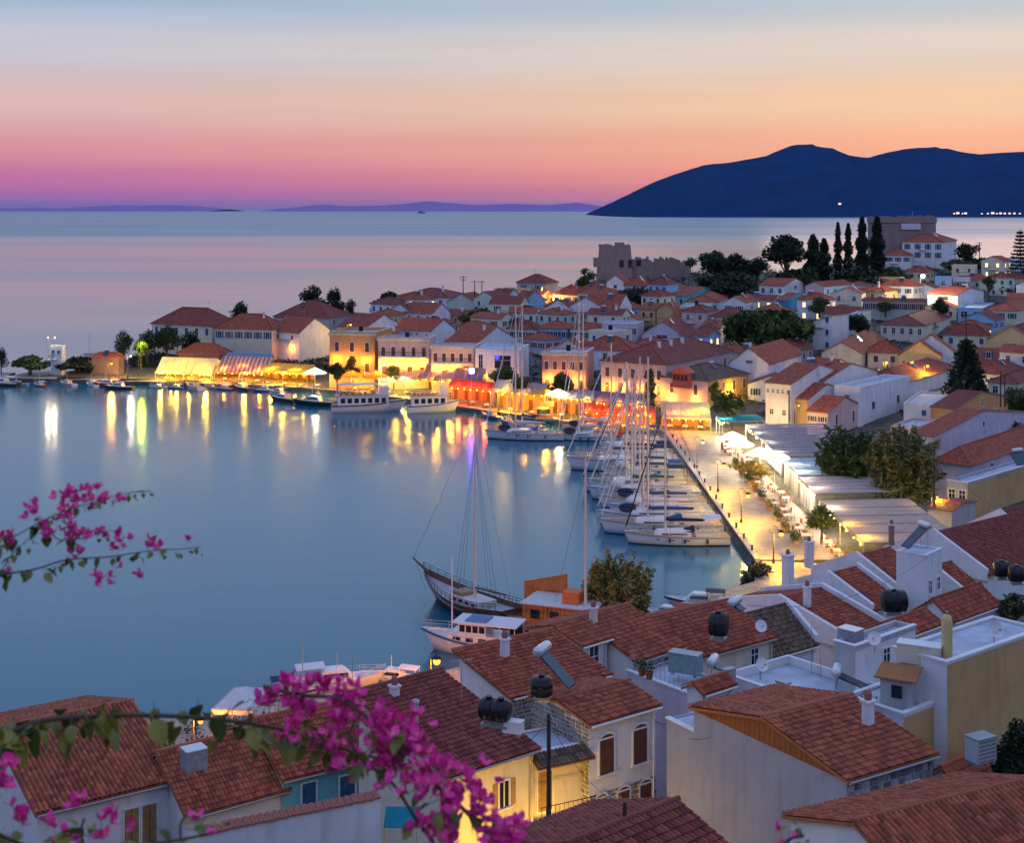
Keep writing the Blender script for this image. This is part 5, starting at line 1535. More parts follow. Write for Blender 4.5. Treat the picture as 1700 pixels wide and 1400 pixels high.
for lb_, n_, drop_, c_ in ADDED_FACADE_LAMPS:
    hh = HOUSES[lb_]; U, ou = hh['U'], -hh['V']
    for k in range(n_):
        p = U * hh['lu'] * (k + .5) / n_ + ou * 0.9 + Vector((0, 0, hh['h'] - drop_))
        q = MB(); q.tube(p - ou * .9, p, .03, n=4); q.lathe(p + Vector((0, 0, .05)), [(.22, 0), (.1, .15), (0, .18)], 8); lm = q.build('added_wall_lamp', IRON, hh['root'])
        bulb(lm, p, c_, .13)
hh = HOUSES['hip roofed corner house with red wooden bay, lit orange at the back']
p = hh['V'] * hh['lv'] * .5 - hh['U'] * .9 + Vector((0, 0, hh['h'] - 2.6)); q = MB(); q.tube(p + hh['U'] * .9, p, .03, n=4); bulb(q.build('added_wall_lamp', IRON, hh['root']), p, 'yellow', .13)
# floodlights on the harbour mole
for i, px in enumerate((80, 91)):
    p = P(px, 561, 334)
    r = thing('floodlight_mast', 'white floodlight on a short mast at the harbour mole, %s of two' % ('left', 'right')[i], 'floodlight', (p.x, p.y, 1.1))
    q = MB(); q.tube((0, 0, 0), (0, 0, p.z - 1.1), 0.07, 0.05, 6); q.build('mast', METAL, r)
    bulb(r, (0, -0.1, p.z - 1.0), 'white', 0.13)

# ------------------------------------------------------------------ awnings, umbrellas, pergolas
def cloth(name, c, stripe=None, trans=0.3):
    if name in MATS: return MATS[name]
    m, t, b = mat(name)
    t.nodes.remove(b)
    c_ = None
    f = maprange(t, noise(t, 0.8, 4, scaled(t, (1, 1, 1))), 0.35, 0.7, 0.82, 1.0)
    if stripe:
        x = nd(t, 'ShaderNodeSeparateXYZ'); t.links.new(scaled(t, (1, 1, 1)), x.inputs[0])
        w = nd(t, 'ShaderNodeMath', operation='PINGPONG'); t.links.new(x.outputs[0], w.inputs[0]); w.inputs[1].default_value = 0.5
        g = nd(t, 'ShaderNodeMath', operation='GREATER_THAN'); t.links.new(w.outputs[0], g.inputs[0]); g.inputs[1].default_value = 0.25
        c_ = mixc(t, 1.0, mixc(t, g.outputs[0], c, stripe), f, 'MULTIPLY')
    else:
        c_ = mixc(t, 1.0, c, f, 'MULTIPLY')
    d_, tr, mx = nd(t, 'ShaderNodeBsdfDiffuse'), nd(t, 'ShaderNodeBsdfTranslucent'), nd(t, 'ShaderNodeMixShader')
    t.links.new(c_, d_.inputs[0]); t.links.new(c_, tr.inputs[0])
    mx.inputs[0].default_value = trans
    t.links.new(d_.outputs[0], mx.inputs[1]); t.links.new(tr.outputs[0], mx.inputs[2]); t.links.new(mx.outputs[0], t.nodes['Material Output'].inputs[0])
    MATS[name] = m
    return m
CL = {'cream': cloth('cloth_cream', (0.75, 0.68, 0.45)), 'white': cloth('cloth_white', (0.8, 0.8, 0.78)), 'blue': cloth('cloth_blue', (0.22, 0.34, 0.55), None, 0.25), 'teal': cloth('cloth_teal', (0.03, 0.26, 0.34), None, 0.2),
      'stripe': cloth('cloth_striped', (0.66, 0.58, 0.52), (0.45, 0.20, 0.14)), 'yellow': cloth('cloth_yellow', (0.75, 0.55, 0.10)), 'orange': cloth('cloth_orange', (0.72, 0.30, 0.06)), 'purple': cloth('cloth_plum', (0.22, 0.16, 0.26), None, 0.25),
      'red': cloth('cloth_red', (0.55, 0.09, 0.05)), 'grey': cloth('cloth_grey', (0.34, 0.34, 0.38), None, 0.2), 'beige': cloth('cloth_beige', (0.62, 0.50, 0.42), None, 0.3), 'pink': cloth('cloth_pink', (0.66, 0.55, 0.55), None, 0.3),
      'bluewhite': cloth('cloth_pale_blue', (0.50, 0.66, 0.82), None, 0.3)}
def awning(label, pts, colr, legs=2.6, ribs=0, val=0.35, lamps=(), name='awning', group=None, floor=0.95, sag=0.0, ridge=None, gap=0.0025):
    """pts: four roof corners in metres, front left, front right, back right, back left"""
    pts = [Vector(p) for p in pts]
    c = sum(pts, Vector()) / 4
    root = thing(name, label, 'awning', (c.x, c.y, floor), group)
    L = [p - Vector((c.x, c.y, floor)) for p in pts]
    n = max(1, ribs or int((L[1] - L[0]).length / 1.6))
    for k in range(n):
        a, b = k / n, (k + 1) / n
        e = gap
        f0, f1 = L[0].lerp(L[1], a + e), L[0].lerp(L[1], b - e)
        b0, b1 = L[3].lerp(L[2], a + e), L[3].lerp(L[2], b - e)
        q = MB()
        if ridge:
            m0, m1 = f0.lerp(b0, 0.5) + Vector((0, 0, ridge)), f1.lerp(b1, 0.5) + Vector((0, 0, ridge))
            q.face([f0, f1, m1, m0]); q.face([m0, m1, b1, b0])
        else:
            dz = Vector((0, 0, 0.10 + sag))
            m0, m1 = f0.lerp(b0, 0.5), f1.lerp(b1, 0.5)
            mm, fm, bm = (m0 + m1) / 2 + dz * 0, (f0 + f1) / 2, (b0 + b1) / 2
            up_ = Vector((0, 0, 0.07))
            q.face([f0, fm + up_, bm + up_, b0]); q.face([fm + up_, f1, b1, bm + up_])
        if val: q.face([f0 - Vector((0, 0, val)), f1 - Vector((0, 0, val)), f1, f0])
        q.build('awning_panel', CL[colr], root)
    q = MB()
    for p in L[:2] + [L[0].lerp(L[1], 0.5)]: q.tube((p.x, p.y, -0.3), p, 0.06, 0.05, 5)
    for p in L[2:]: q.tube((p.x, p.y, -0.3), p, 0.06, 0.05, 5)
    q.tube(L[0], L[1], 0.05, 0.05, 5); q.tube(L[3], L[2], 0.05, 0.05, 5); q.tube(L[0], L[3], 0.05, 0.05, 5); q.tube(L[1], L[2], 0.05, 0.05, 5)
    q.build('awning_frame', METAL, root)
    for (u, v, drop, colr2, r) in lamps:
        p = L[0].lerp(L[1], u).lerp(L[3].lerp(L[2], u), v)
        bulb(root, p - Vector((0, 0, drop)), colr2, r, 'hanging_lamp')
    if lamps:
        for k in range(7):
            bulb(root, L[0].lerp(L[1], (k + .5) / 7) + Vector((0, -.12, -val - .08 - .1 * (k % 2))), 'warm' if k % 3 else 'yellow', .055, 'string_light')
    return root
def quay_awning(label, x0, x1, yf, yt, d0, d1, depth, colr, lamps, **k):
    fl, fr = P(x0, yf, d0), P(x1, yf, d1)
    fr.z = fl.z = (fl.z + fr.z) / 2
    back = Vector((0.1, 1, 0)).normalized() * depth
    zt = H - (yt - HY) * (d0 + d1 + 2 * depth) / 2 / F
    bl, br = fl + back, fr + back
    bl.z = br.z = zt
    bw = k.pop('back_wall', 'rust')
    root = awning(label, [fl, fr, br, bl], colr, lamps=lamps, **k)
    q = MB(); o_ = root.location; a_, b_ = bl - o_ + Vector((0, 0.3, 0)), br - o_ + Vector((0, 0.3, 0))
    q.obox((a_.x, a_.y, -0.4), (b_.x - a_.x, b_.y - a_.y, 0), (0, 0.25, 0), (0, 0, max(2.2, a_.z + 0.25)))
    q.build('back_wall', WALL[bw], root)
    q = MB(); n_ = max(2, int((b_ - a_).length / 2.4))
    for k_ in range(n_):
        p_ = a_.lerp(b_, (k_ + .5) / n_); q.box((p_.x, p_.y - .06, 1.1), (1.3, .08, 2.1))
    tag(q.build('wall_opening', SHUT['brown'], root), kind='stuff')
    return root
quay_awning('big cream marquee glowing yellow at the left of the far quay', 258, 352, 619, 606, 326, 322, 9, 'cream', [(.1, -.05, .15, 'yellow', .17), (.38, -.05, .15, 'yellow', .15), (.9, -.05, .15, 'yellow', .19), (.2, .25, 0.9, 'yellow', 0.161), (.5, .4, 0.7, 'yellow', 0.161), (.8, .25, 0.9, 'yellow', 0.161)], ridge=2.6)
quay_awning('blue awning behind the striped one on the far quay', 366, 442, 604, 587, 330, 326, 6, 'blue', [])
quay_awning('striped pitched awning lit orange on the far quay', 356, 440, 618, 592, 324, 320, 7, 'stripe', [(.6, -.05, .15, 'yellow', .17), (.15, .2, .6, 'orange', 0.155), (.5, .4, .8, 'orange', 0.155), (.85, .2, .6, 'orange', 0.155)])
quay_awning('yellow glowing awning right of the striped one', 430, 510, 618, 604, 319, 314, 7, 'yellow', [(.5, -.05, .15, 'yellow', .21), (.95, -.05, .15, 'warm', .13), (.2, .3, .5, 'yellow', 0.161), (.7, .3, .5, 'yellow', 0.161)])
quay_awning('plum coloured flat awning before the pink facade', 606, 700, 624, 610, 308, 298, 6, 'purple', [(.3, -.05, .2, 'white', .12), (.5, -.05, .2, 'yellow', .12), (.66, -.05, .2, 'white', .12), (.3, .1, .6, 'warm', 0.124), (.8, .1, .6, 'yellow', 0.124)])
quay_awning('plum awning with orange lit edge beside the blue light', 700, 800, 631, 608, 297, 287, 7, 'purple', [(.15, .0, .6, 'orange', 0.124), (.45, .0, .6, 'orange', 0.124), (.7, .0, .6, 'orange', 0.124)])
quay_awning('red awning over the bar right of the blue light', 745, 818, 643, 632, 287, 281, 4, 'red', [(.2, .3, .6, 'red', 0.225), (.5, .3, .6, 'red', 0.225), (.8, .3, .6, 'red', 0.225)])
quay_awning('grey awning behind the street lamp and masts', 820, 905, 650, 634, 274, 266, 6, 'grey', [(.2, .1, .7, 'yellow', 0.149), (.6, .1, .7, 'warm', 0.124)])
quay_awning('grey awning before the salmon facade', 912, 985, 660, 646, 266, 260, 6, 'grey', [(.2, .1, .6, 'yellow', 0.149), (.5, .1, .6, 'white', 0.124), (.85, .1, .6, 'yellow', 0.161)])
quay_awning('plum awning before the long pink house', 985, 1072, 668, 652, 259, 254, 6, 'purple', [(.15, .1, .6, 'orange', 0.136), (.5, .1, .6, 'orange', 0.149), (.85, .1, .6, 'yellow', 0.124)])
quay_awning('orange lit café awning in front of the plum one', 965, 1088, 684, 672, 256, 251, 4, 'red', [(.1, .2, .5, 'orange', 0.161), (.35, .2, .5, 'red', 0.225), (.6, .2, .5, 'orange', 0.161), (.88, .2, .5, 'orange', 0.161)])
quay_awning('cream pitched awning glowing yellow green at the quay corner', 1098, 1180, 693, 668, 249, 247, 6, 'cream', [(.3, .3, .8, 'red', 0.188), (.6, .3, .8, 'orange', 0.155), (.85, .5, .5, 'yg', 0.155)])
# east side terraces behind the promenade
def terr(label, X0, X1, Y0, Y1, z0, z1, colr, lamps, **k):
    return awning(label, [(X0, Y0, z0), (X0, Y1, z0), (X1, Y1, z1), (X1, Y0, z1)], colr, lamps=lamps, floor=1.0, gap=.007, **k)
terr('teal flat awning at the corner of the promenade', 35.2, 42.2, 238, 245, 4.3, 4.5, 'teal', [(.5, .1, .6, 'white', 0.242)])
terr('long grey canvas roof of the promenade restaurants', 38.8, 53, 206, 236, 4.2, 4.4, 'grey', [(.12, .02, .7, 'white', 0.226), (.4, .02, .7, 'white', 0.226), (.7, .02, .7, 'white', 0.226), (.92, .02, .7, 'white', 0.226)], ribs=12)
terr('pale blue canvas roof with blue light in the row of pergolas', 38.6, 51, 191, 204, 4.2, 4.4, 'bluewhite', [(.2, .02, .7, 'white', 0.242), (.6, .02, .7, 'white', 0.242)], ribs=6)
terr('pinkish canvas roof between blue and beige pergolas', 38.2, 49, 179, 190, 4.2, 4.4, 'pink', [(.3, .02, .7, 'white', 0.242), (.8, .02, .7, 'white', 0.202)], ribs=5)
terr('wide beige pergola roof with dark ribs at the near end', 37.6, 48.5, 152, 174, 4.3, 4.5, 'beige', [(.1, .02, .7, 'yellow', 0.161), (.4, .02, .7, 'yellow', 0.146), (.8, .03, .7, 'white', 0.202)], ribs=5)
def umbrella(label, px, y_top, d, r, colr, lamp=None, group=None, floor=0.95):
    p = P(px, y_top, d)
    root = thing('umbrella', label, 'parasol', (p.x, p.y, floor), group)
    h = p.z - floor
    q = MB(); q.tube((0, 0, -0.2), (0, 0, h), 0.04, 0.03, 6); q.build('pole', ALU, root)
    q = MB(); n = 8
    for k in range(n):
        a, b = 2 * pi * k / n, 2 * pi * (k + 1) / n
        A, B = Vector((cos(a) * r, sin(a) * r, h - r * 0.42)), Vector((cos(b) * r, sin(b) * r, h - r * 0.42))
        q.face([A, B, (0, 0, h)]); q.face([A - Vector((0, 0, .25)), B - Vector((0, 0, .25)), B, A])
    q.build('canopy', CL[colr], root)
    if lamp: bulb(root, (0.25, -0.2, h - r * 0.42 - 0.2), lamp[0], lamp[1], 'hanging_lamp')
    return root
umbrella('brightly lit white umbrella left of the orange facade', 523, 610, 308, 2.6, 'white', ('white', 0.211))
umbrella('orange umbrella before the orange facade, left one', 584, 614, 305, 2.7, 'orange', ('warm', 0.155))
umbrella('orange umbrella before the orange facade, right one', 624, 615, 302, 2.9, 'orange', ('warm', 0.155))
umbrella('white lit umbrella left of the lit green tree', 645, 626, 299, 1.9, 'white', ('yg', 0.136))
umbrella('white lit umbrella right of the lit green tree', 673, 626, 297, 1.9, 'white', ('yg', 0.136))
umbrella('white lit umbrella before the salmon facade', 926, 645, 264, 2.3, 'white', ('white', 0.161))
umbrella('yellow lit umbrella behind the wooden kiosk', 903, 644, 268, 2.2, 'yellow', ('yellow', 0.161))
for i, (px, y, d) in enumerate(((1216, 716, 222), (1228, 727, 214), (1262, 742, 207), (1286, 748, 203))):
    umbrella('white square lit umbrella on the promenade terrace, %s from the far end' % ('first', 'second', 'third', 'fourth')[i], px, y, d, 2.2, 'white', ('white', 0.161), 'white terrace umbrellas', 1.0)
# blue sign light
p = P(783, 616, 282)
r = thing('blue_light_sign', 'small bright blue white sign light over the plum awning', 'sign light', (p.x, p.y, 0.9))
q = MB(); q.tube((0, 0, 0), (0, 0, p.z - 0.9), 0.06, 0.05, 6); q.build('post', METAL, r)
q = MB(); q.box((0, -0.05, p.z - 0.9), (1.0, 0.15, 1.0)); q.build('sign_panel', emis('blue_sign', (0.10, 0.08, 1.0), 45), r)
# white counter walls below the pergolas
WHITEW = simple('counter_white', (0.8, 0.8, 0.78), 0.6)
for i, (X, Y0, Y1, hh) in enumerate(((38.9, 207.5, 219, 2.4), (38.2, 192, 202, 2.8), (37.9, 180, 189, 2.8))):
    r = thing('glass_screen_wall', 'white lit screen wall under the pergola roof, %s from the far end' % ('first', 'second', 'third')[i], 'screen wall', (X, (Y0 + Y1) / 2, 1.0))
    q = MB(); n = int((Y1 - Y0) / 1.6)
    for k in range(n):
        q.box((0.5, -(Y1 - Y0) / 2 + (k + 0.5) * (Y1 - Y0) / n, hh / 2), (0.08, (Y1 - Y0) / n - 0.15, hh))
    q.build('screen_panel', WHITEW, r)
    q = MB()
    for k in range(n + 1):
        q.box((0.5, -(Y1 - Y0) / 2 + k * (Y1 - Y0) / n, hh / 2 + 0.05), (0.14, 0.12, hh + 0.1))
    q.build('screen_post', METAL, r)
# wooden kiosk
p = P(902, 682, 265)
r = thing('kiosk', 'small wooden kiosk with pale frame and dark hatch on the far quay', 'kiosk', (p.x, p.y, 0.9))
q = MB(); q.box((0, 0, 1.2), (3.4, 2.2, 2.4)); q.build('wall', WALL['orange'], r)
q = MB(); q.slab([(-2, -1.6, 2.5), (2, -1.6, 2.5), (2, 1.4, 3.1), (-2, 1.4, 3.1)], 0.12); q.build('roof', WALL['rust'], r)
q = MB(); q.box((0, -1.13, 1.5), (2.4, 0.06, 1.0)); q.build('hatch', GLASS, r)
q = MB(); q.box((0, -1.25, 0.95), (2.6, 0.4, 0.08)); q.build('counter', TRIM, r)
bulb(r, (0, -1.5, 2.2), 'warm', .12, 'hanging_lamp')

# ------------------------------------------------------------------ café furniture
CHW = simple('chair_wood', (0.30, 0.13, 0.05), 0.6, vary=0.2)
def make_table():
    r = thing('cafe_table', 'small square café table with cloth on the restaurant quay', 'table', (0, 0, 0), 'café tables on the quays')
    q = MB(); q.box((0, 0, 0.73), (0.9, 0.9, 0.05)); q.box((0, 0, 0.64), (0.86, 0.86, 0.12)); q.build('table_top', TRIM, r)
    q = MB()
    q.tube((0, 0, 0), (0, 0, 0.6), 0.05, n=5); q.box((0, 0, 0.03), (0.5, 0.5, 0.06)); q.build('leg', IRON, r)
    return r
def make_chair():
    r = thing('cafe_chair', 'wooden café chair beside a table on the restaurant quay', 'chair', (0, 0, 0), 'café chairs on the quays')
    q = MB(); q.box((0, 0, 0.45), (0.44, 0.44, 0.05)); q.build('seat', CHW, r)
    q = MB(); q.box((0, 0.2, 0.75), (0.44, 0.04, 0.5)); q.build('backrest', CHW, r)
    q = MB()
    for sx in (-1, 1):
        for sy in (-1, 1): q.tube((sx * .19, sy * .19, 0), (sx * .19, sy * .19, .45), .02, n=4)
    q.build('legs', CHW, r)
    return r
tab0, ch0 = make_table(), make_chair()
first = [True, True]
rr = random.Random(77)
spots = []
for (x0, x1, a, b, off) in ((262, 350, 322, 318, 4), (360, 440, 320, 316, 4), (432, 540, 314, 307, 4), (575, 690, 304, 294, 4), (700, 820, 290, 276, 4), (830, 900, 273, 266, 4), (915, 985, 264, 259, 4), (985, 1090, 257, 251, 4), (965, 1080, 254, 249.5, 1), (1100, 1175, 250, 248, 3)):
    n = max(2, int((x1 - x0) / 24))
    for k in range(n):
        px = x0 + (x1 - x0) * (k + 0.5) / n
        d = a + (b - a) * (k + 0.5) / n + rr.uniform(-.5, 1.5) + off * 0.5
        spots.append(((px - CX) / F * d, d, 0.9))
for k in range(22):
    spots.append((rr.choice((34.6, 36.2)) + rr.uniform(-.3, .3), 160 + k * 3.6 + rr.uniform(-.4, .4), 1.0))
for (x, y, z) in spots:
    t = tab0 if first[0] else copy_tree(tab0)
    first[0] = False
    t.location = (x, y, z + 0.004)
    for q in range(3):
        c = ch0 if first[1] else copy_tree(ch0)
        first[1] = False
        an = q * 2 * pi / 3 + rr.uniform(-.3, .3)
        c.location = (x + 0.75 * sin(an), y - 0.75 * cos(an) * -1, z + 0.004)
        c.rotation_euler = (0, 0, -an)
# ------------------------------------------------------------------ garden shrubs between the houses (nobody could count them)
def shrubs():
    rr = random.Random(31)
    k = MB()
    n = 0
    tries = 0
    while n < 2600 and tries < 30000:
        tries += 1
        px = rr.uniform(215, 1790)
        q0 = quay_d(px)
        d = rr.uniform(q0 + 20, coast(px) + 3)
        x = (px - CX) / F * d
        if not free((x, d), 0.9): continue
        z = ground(x, d)
        if z < 1.3: continue
        wood = 1150 < px < 1500 and d > 425
        if not wood and rr.random() < 0.35: continue
        n += 1
        r = rr.uniform(0.6, 1.7) * (1.35 if wood else 1)
        for _ in range(26 if wood else 18):
            v = Vector((rr.gauss(0, 1), rr.gauss(0, 1), abs(rr.gauss(0, .8)))).normalized() * r * rr.random() ** .4
            leafquad(k, Vector((x, d, z - .1)) + v, rr.uniform(.2, .42), rr)
    tag(k.build('garden_shrubs', LEAF['dark']), 'dark garden shrubs and scrub between the houses of the town', kind='stuff')
    k = MB()
    for _ in range(420):
        x, y = rr.uniform(-52, -12), 0
        y = interp(x, [(-120, 100), (-45, 106), (-25, 109), (-8, 118)]) - rr.uniform(3, 12)
        z = max(ground(x, y), .9)
        if not free((x, y), .6): continue
        r = rr.uniform(.5, 1.1)
        for _ in range(22):
            v = Vector((rr.gauss(0, 1), rr.gauss(0, 1), abs(rr.gauss(0, .8)))).normalized() * r * rr.random() ** .4
            leafquad(k, Vector((x, y, z - .1)) + v, rr.uniform(.10, .22), rr)
    tag(k.build('shore_scrub', LEAF['green']), 'green scrub along the near shore behind the left roofs', kind='stuff')
shrubs()
tree('low dark bushes on the harbour mole left of the small white building', 50, 616, 26, 76, d=336, style='bush', leaf='green')
tree('low dark bushes on the harbour mole right of the small white building', 128, 616, 24, 76, d=336, style='bush', leaf='dark')
tree('dark bush at the extreme left edge of the mole', 2, 616, 40, 30, d=336, style='bush', leaf='dark')
p = P(154, 596, 340)
r = thing('harbour_cabin', 'small dark blue grey cabin with radio mast on the far mole', 'cabin', (p.x, p.y, 1.0))
q = MB(); q.box((0, 0, 2.2), (3.4, 3, 4.6)); q.box((0, 0, 4.6), (3.8, 3.4, .2)); q.build('wall', WALL['grey'], r)
q = MB()
for k in range(3): q.box((-1.1 + k * 1.1, -1.52, 3.4), (.8, .06, .9))
q.build('window', GLASS, r)
q = MB(); q.tube((-.8, 0, 4.7), (-.8, 0, 9.5), .06, .04, 5); q.tube((-1.5, 0, 8.5), (-.1, 0, 8.5), .04, n=4); q.build('radio_mast', METAL, r)
# ------------------------------------------------------------------ boats
GEL = simple('hull_white', (0.72, 0.71, 0.70), 0.25, vary=0.06, spec=0.5)
HBLUE = simple('hull_blue', (0.05, 0.12, 0.26), 0.3, spec=0.5)
HGREEN = simple('hull_dark_green', (0.02, 0.05, 0.045), 0.4)
HWOOD = simple('hull_wood', (0.10, 0.045, 0.025), 0.5, vary=0.3, scale=2, aniso=(0.4, 3, 3))
DECK = simple('deck_pale', (0.55, 0.52, 0.48), 0.7, vary=0.12)
TEAK = simple('deck_teak', (0.30, 0.19, 0.11), 0.7, vary=0.25, scale=3, aniso=(0.5, 8, 1))
ORW = simple('varnished_wood', (0.42, 0.15, 0.04), 0.45, vary=0.25, scale=2)
COV = {'blue': simple('cover_blue', (0.03, 0.09, 0.24), 0.8), 'white': simple('cover_white', (0.62, 0.62, 0.62), 0.8), 'green': simple('cover_green', (0.03, 0.13, 0.10), 0.8), 'navy': simple('cover_navy', (0.015, 0.025, 0.06), 0.8), 'red': simple('cover_red', (0.38, 0.04, 0.03), 0.8)}
WIRE = simple('rigging_wire', (0.12, 0.11, 0.11), 0.5)
DARKWIRE = simple('dark_line', (0.015, 0.018, 0.03), 0.7)
MASTM = simple('mast_alloy', (0.72, 0.58, 0.48), 0.5, 0.0)
def hull_rings(L, Bm, fs, fb, stern=0.78, rake=0.06, n=14, draft=0.5, full=2.3):
    rings = []
    for i in range(n + 1):
        t = i / n
        b = Bm / 2 * (1 - max(0.0, (t - 0.38) / 0.62) ** full) * (stern + (1 - stern) * sstep(t, 0, 0.38))
        b = max(b, 0.015)
        z = fs + (fb - fs) * t ** 1.7 - 0.05 * sin(pi * t)
        x = -L / 2 + L * t
        xl = -L / 2 + L * (t * (1 - rake) + 0.0)
        rings.append([(xl - 0.0, 0, -draft * (1 - t ** 4)), (xl, b * 0.72, -0.12), (xl + (x - xl) * 0.35, b * 0.9, z * 0.4), (x, b, z)])
    return rings
def add_hull(mb, rings, m=0, stripe=None):
    n = len(rings)
    for sgn in (1, -1):
        vs = [(x, y * sgn, z) for r in rings for (x, y, z) in r]
        k = 4
        fs = [(i * k + j, (i + 1) * k + j, (i + 1) * k + j + 1, i * k + j + 1) for i in range(n - 1) for j in range(k - 1)]
        mb.mesh(vs, fs, m, True)
    r = rings[0]
    mb.face([(x, y, z) for x, y, z in r] + [(x, -y, z) for x, y, z in reversed(r)], m)
def add_deck(mb, rings, drop=0.06, m=0, t0=0, t1=1):
    n = len(rings)
    for i in range(int(t0 * (n - 1)), int(t1 * (n - 1))):
        a, b = rings[i][3], rings[i + 1][3]
        mb.face([(a[0], a[1], a[2] - drop), (a[0], -a[1], a[2] - drop), (b[0], -b[1], b[2] - drop), (b[0], b[1], b[2] - drop)], m)
def rail(mb, rings, i0, i1, h, r=0.02, every=2, inset=0.06):
    for s in (1, -1):
        pts = [Vector((rings[i][3][0], s * max(0.0, rings[i][3][1] - inset), rings[i][3][2])) for i in range(i0, i1 + 1)]
        for k, p in enumerate(pts):
            if k % every == 0: mb.tube(p, p + Vector((0, 0, h)), r, n=4)
        for q in (h, h * 0.55):
            mb.path([p + Vector((0, 0, q)) for p in pts], r * 0.8, n=3)
GREYDECK = simple('deck_grey', (0.34, 0.35, 0.37), 0.7, vary=.15)
SB_RR = random.Random(5)
def sailboat(label, L, mast_h, cover, loc, rz, group=None, hullm=None, hood='blue', lean=0.0, furl=True):
    root = thing('sailboat', label, 'sailboat', loc, group, rz)
    Bm = L * 0.29
    fs, fb = L * 0.085, L * 0.12
    rg = hull_rings(L, Bm, fs, fb)
    q = MB(); add_hull(q, rg, 0)
    for s in (1, -1):                                # rubbing strake and boot stripe
        for i in range(len(rg) - 1):
            a, b = rg[i], rg[i + 1]
            q.face([(a[3][0], s * (a[3][1] + .012), a[3][2] - .16), (b[3][0], s * (b[3][1] + .012), b[3][2] - .16), (b[3][0], s * (b[3][1] + .014), b[3][2] - .08), (a[3][0], s * (a[3][1] + .014), a[3][2] - .08)], 1)
            q.face([(a[1][0], s * (a[1][1] + .02), -.11), (b[1][0], s * (b[1][1] + .02), -.11), (b[2][0], s * (b[2][1] * .93 + .02), .12), (a[2][0], s * (a[2][1] * .93 + .02), .12)], 2)
        for k in range(3):
            x = -L * 0.1 + k * L * 0.14; i = int((x / L + 0.5) * (len(rg) - 1))
            yy = rg[i][3][1]
            q.box((x, s * (yy * 0.985 + .01), fs * 0.66 + 0.05 * k), (0.45, 0.03, 0.14), 1)
    q.build('hull', [hullm or GEL, HBLUE, COV['navy']], root)
    q = MB(); add_deck(q, rg); q.build('deck', TEAK if hood != 'white' else GREYDECK, root)
    q = MB()                                         # cabin trunk
    def trunk(x0, x1, w0, w1, z0, z1, m=0):
        b = [(x0, -w0, z0), (x1, -w1, z0), (x1, w1, z0), (x0, w0, z0)]
        t = [(x0 + .1, -w0 * .8, z1 + .22), (x1 - .5, -w1 * .7, z1 + .1), (x1 - .5, w1 * .7, z1 + .1), (x0 + .1, w0 * .8, z1 + .22)]
        q.mesh(b + t, [(4, 5, 6, 7), (0, 1, 5, 4), (1, 2, 6, 5), (2, 3, 7, 6), (3, 0, 4, 7)], m)
    dz = fs - 0.05
    trunk(-L * 0.14, L * 0.22, Bm * 0.32, Bm * 0.22, dz, dz + 0.52)
    cb = q.build('cabin', GEL, root)
    q = MB()
    for s in (1, -1):
        q.obox((-L * 0.10, s * Bm * 0.292, dz + 0.18), (L * 0.24, -s * Bm * 0.07, -0.02), (0, s * 0.02, 0.01), (0, -s * 0.03, 0.18))
    q.build('window', GLASS, cb)
    q = MB(); q.box((-L * 0.30, 0, dz + 0.02), (L * 0.24, Bm * 0.42, 0.06)); q.build('cockpit_well', TEAK, root)
    q = MB()                                         # sprayhood
    hw = Bm * 0.30
    arc = [(hw * cos(pi * k / 8), 0.62 * sin(pi * k / 8)) for k in range(9)]
    for k in range(8):
        (y0, z0), (y1, z1) = arc[k], arc[k + 1]
        q.mesh([(-L * .17, y0, dz + .5 + z0), (-L * .17, y1, dz + .5 + z1), (-L * .07, y1 * .9, dz + .5 + z1 * .35), (-L * .07, y0 * .9, dz + .5 + z0 * .35)], [(0, 1, 2, 3)])
    q.build('sprayhood', COV[hood], root)
    if SB_RR.random() < .75:                          # bimini over the cockpit
        q = MB(); hb = Bm * .34; zb_ = dz + 2.15
        ar_ = [(hb * cos(pi * k / 6), .22 * sin(pi * k / 6)) for k in range(7)]
        for k in range(6):
            (y0, z0), (y1, z1) = ar_[k], ar_[k + 1]
            q.mesh([(-L * .42, y0, zb_ + z0), (-L * .42, y1, zb_ + z1), (-L * .25, y1, zb_ + z1), (-L * .25, y0, zb_ + z0)], [(0, 1, 2, 3)])
        for s in (1, -1):
            for x_ in (-.42, -.25): q.tube((L * x_, s * hb, dz), (L * x_, s * hb, zb_), .025, n=4)
        q.build('bimini', COV[SB_RR.choice(('navy', 'blue', 'white', 'green', 'navy'))], root)
    q = MB()                                         # cockpit coamings, wheel, outboard bracket, dinghy
    for s in (1, -1): q.obox((-L * .42, s * Bm * .24, dz), (L * .24, 0, 0), (0, s * .22, 0), (0, 0, .36))
    q.build('coaming', GEL, root)
    q = MB(); q.lathe((-L * .36, 0, dz + .75), [(.42, 0), (.46, .03), (.42, .06)], 12, 0, (1, 0, .2)); q.tube((-L * .35, 0, dz), (-L * .35, 0, dz + .8), .06, n=5); q.build('steering_wheel', ALU, root)
    if SB_RR.random() < .4:
        q = MB(); q.lathe((L * .16, 0, dz + .75), [(0, 0), (.5, .1), (.62, .6), (.6, 1.4), (.4, 2.0), (0, 2.2)], 8, 0, (1, 0, .05)); q.build('dinghy', COV[SB_RR.choice(('white', 'navy', 'red'))], root)
    mx = L * 0.10
    q = MB(); q.tube((mx, 0, dz), (mx, 0, dz + mast_h), 0.16, 0.11, 8)
    ms = q.build('mast', MASTM, root)
    q = MB()
    for f in (0.45, 0.72): q.tube((mx, -Bm * .34 * (1.2 - f), dz + mast_h * f), (mx, Bm * .34 * (1.2 - f), dz + mast_h * f), 0.04, n=4)
    q.build('spreader', MASTM, ms)
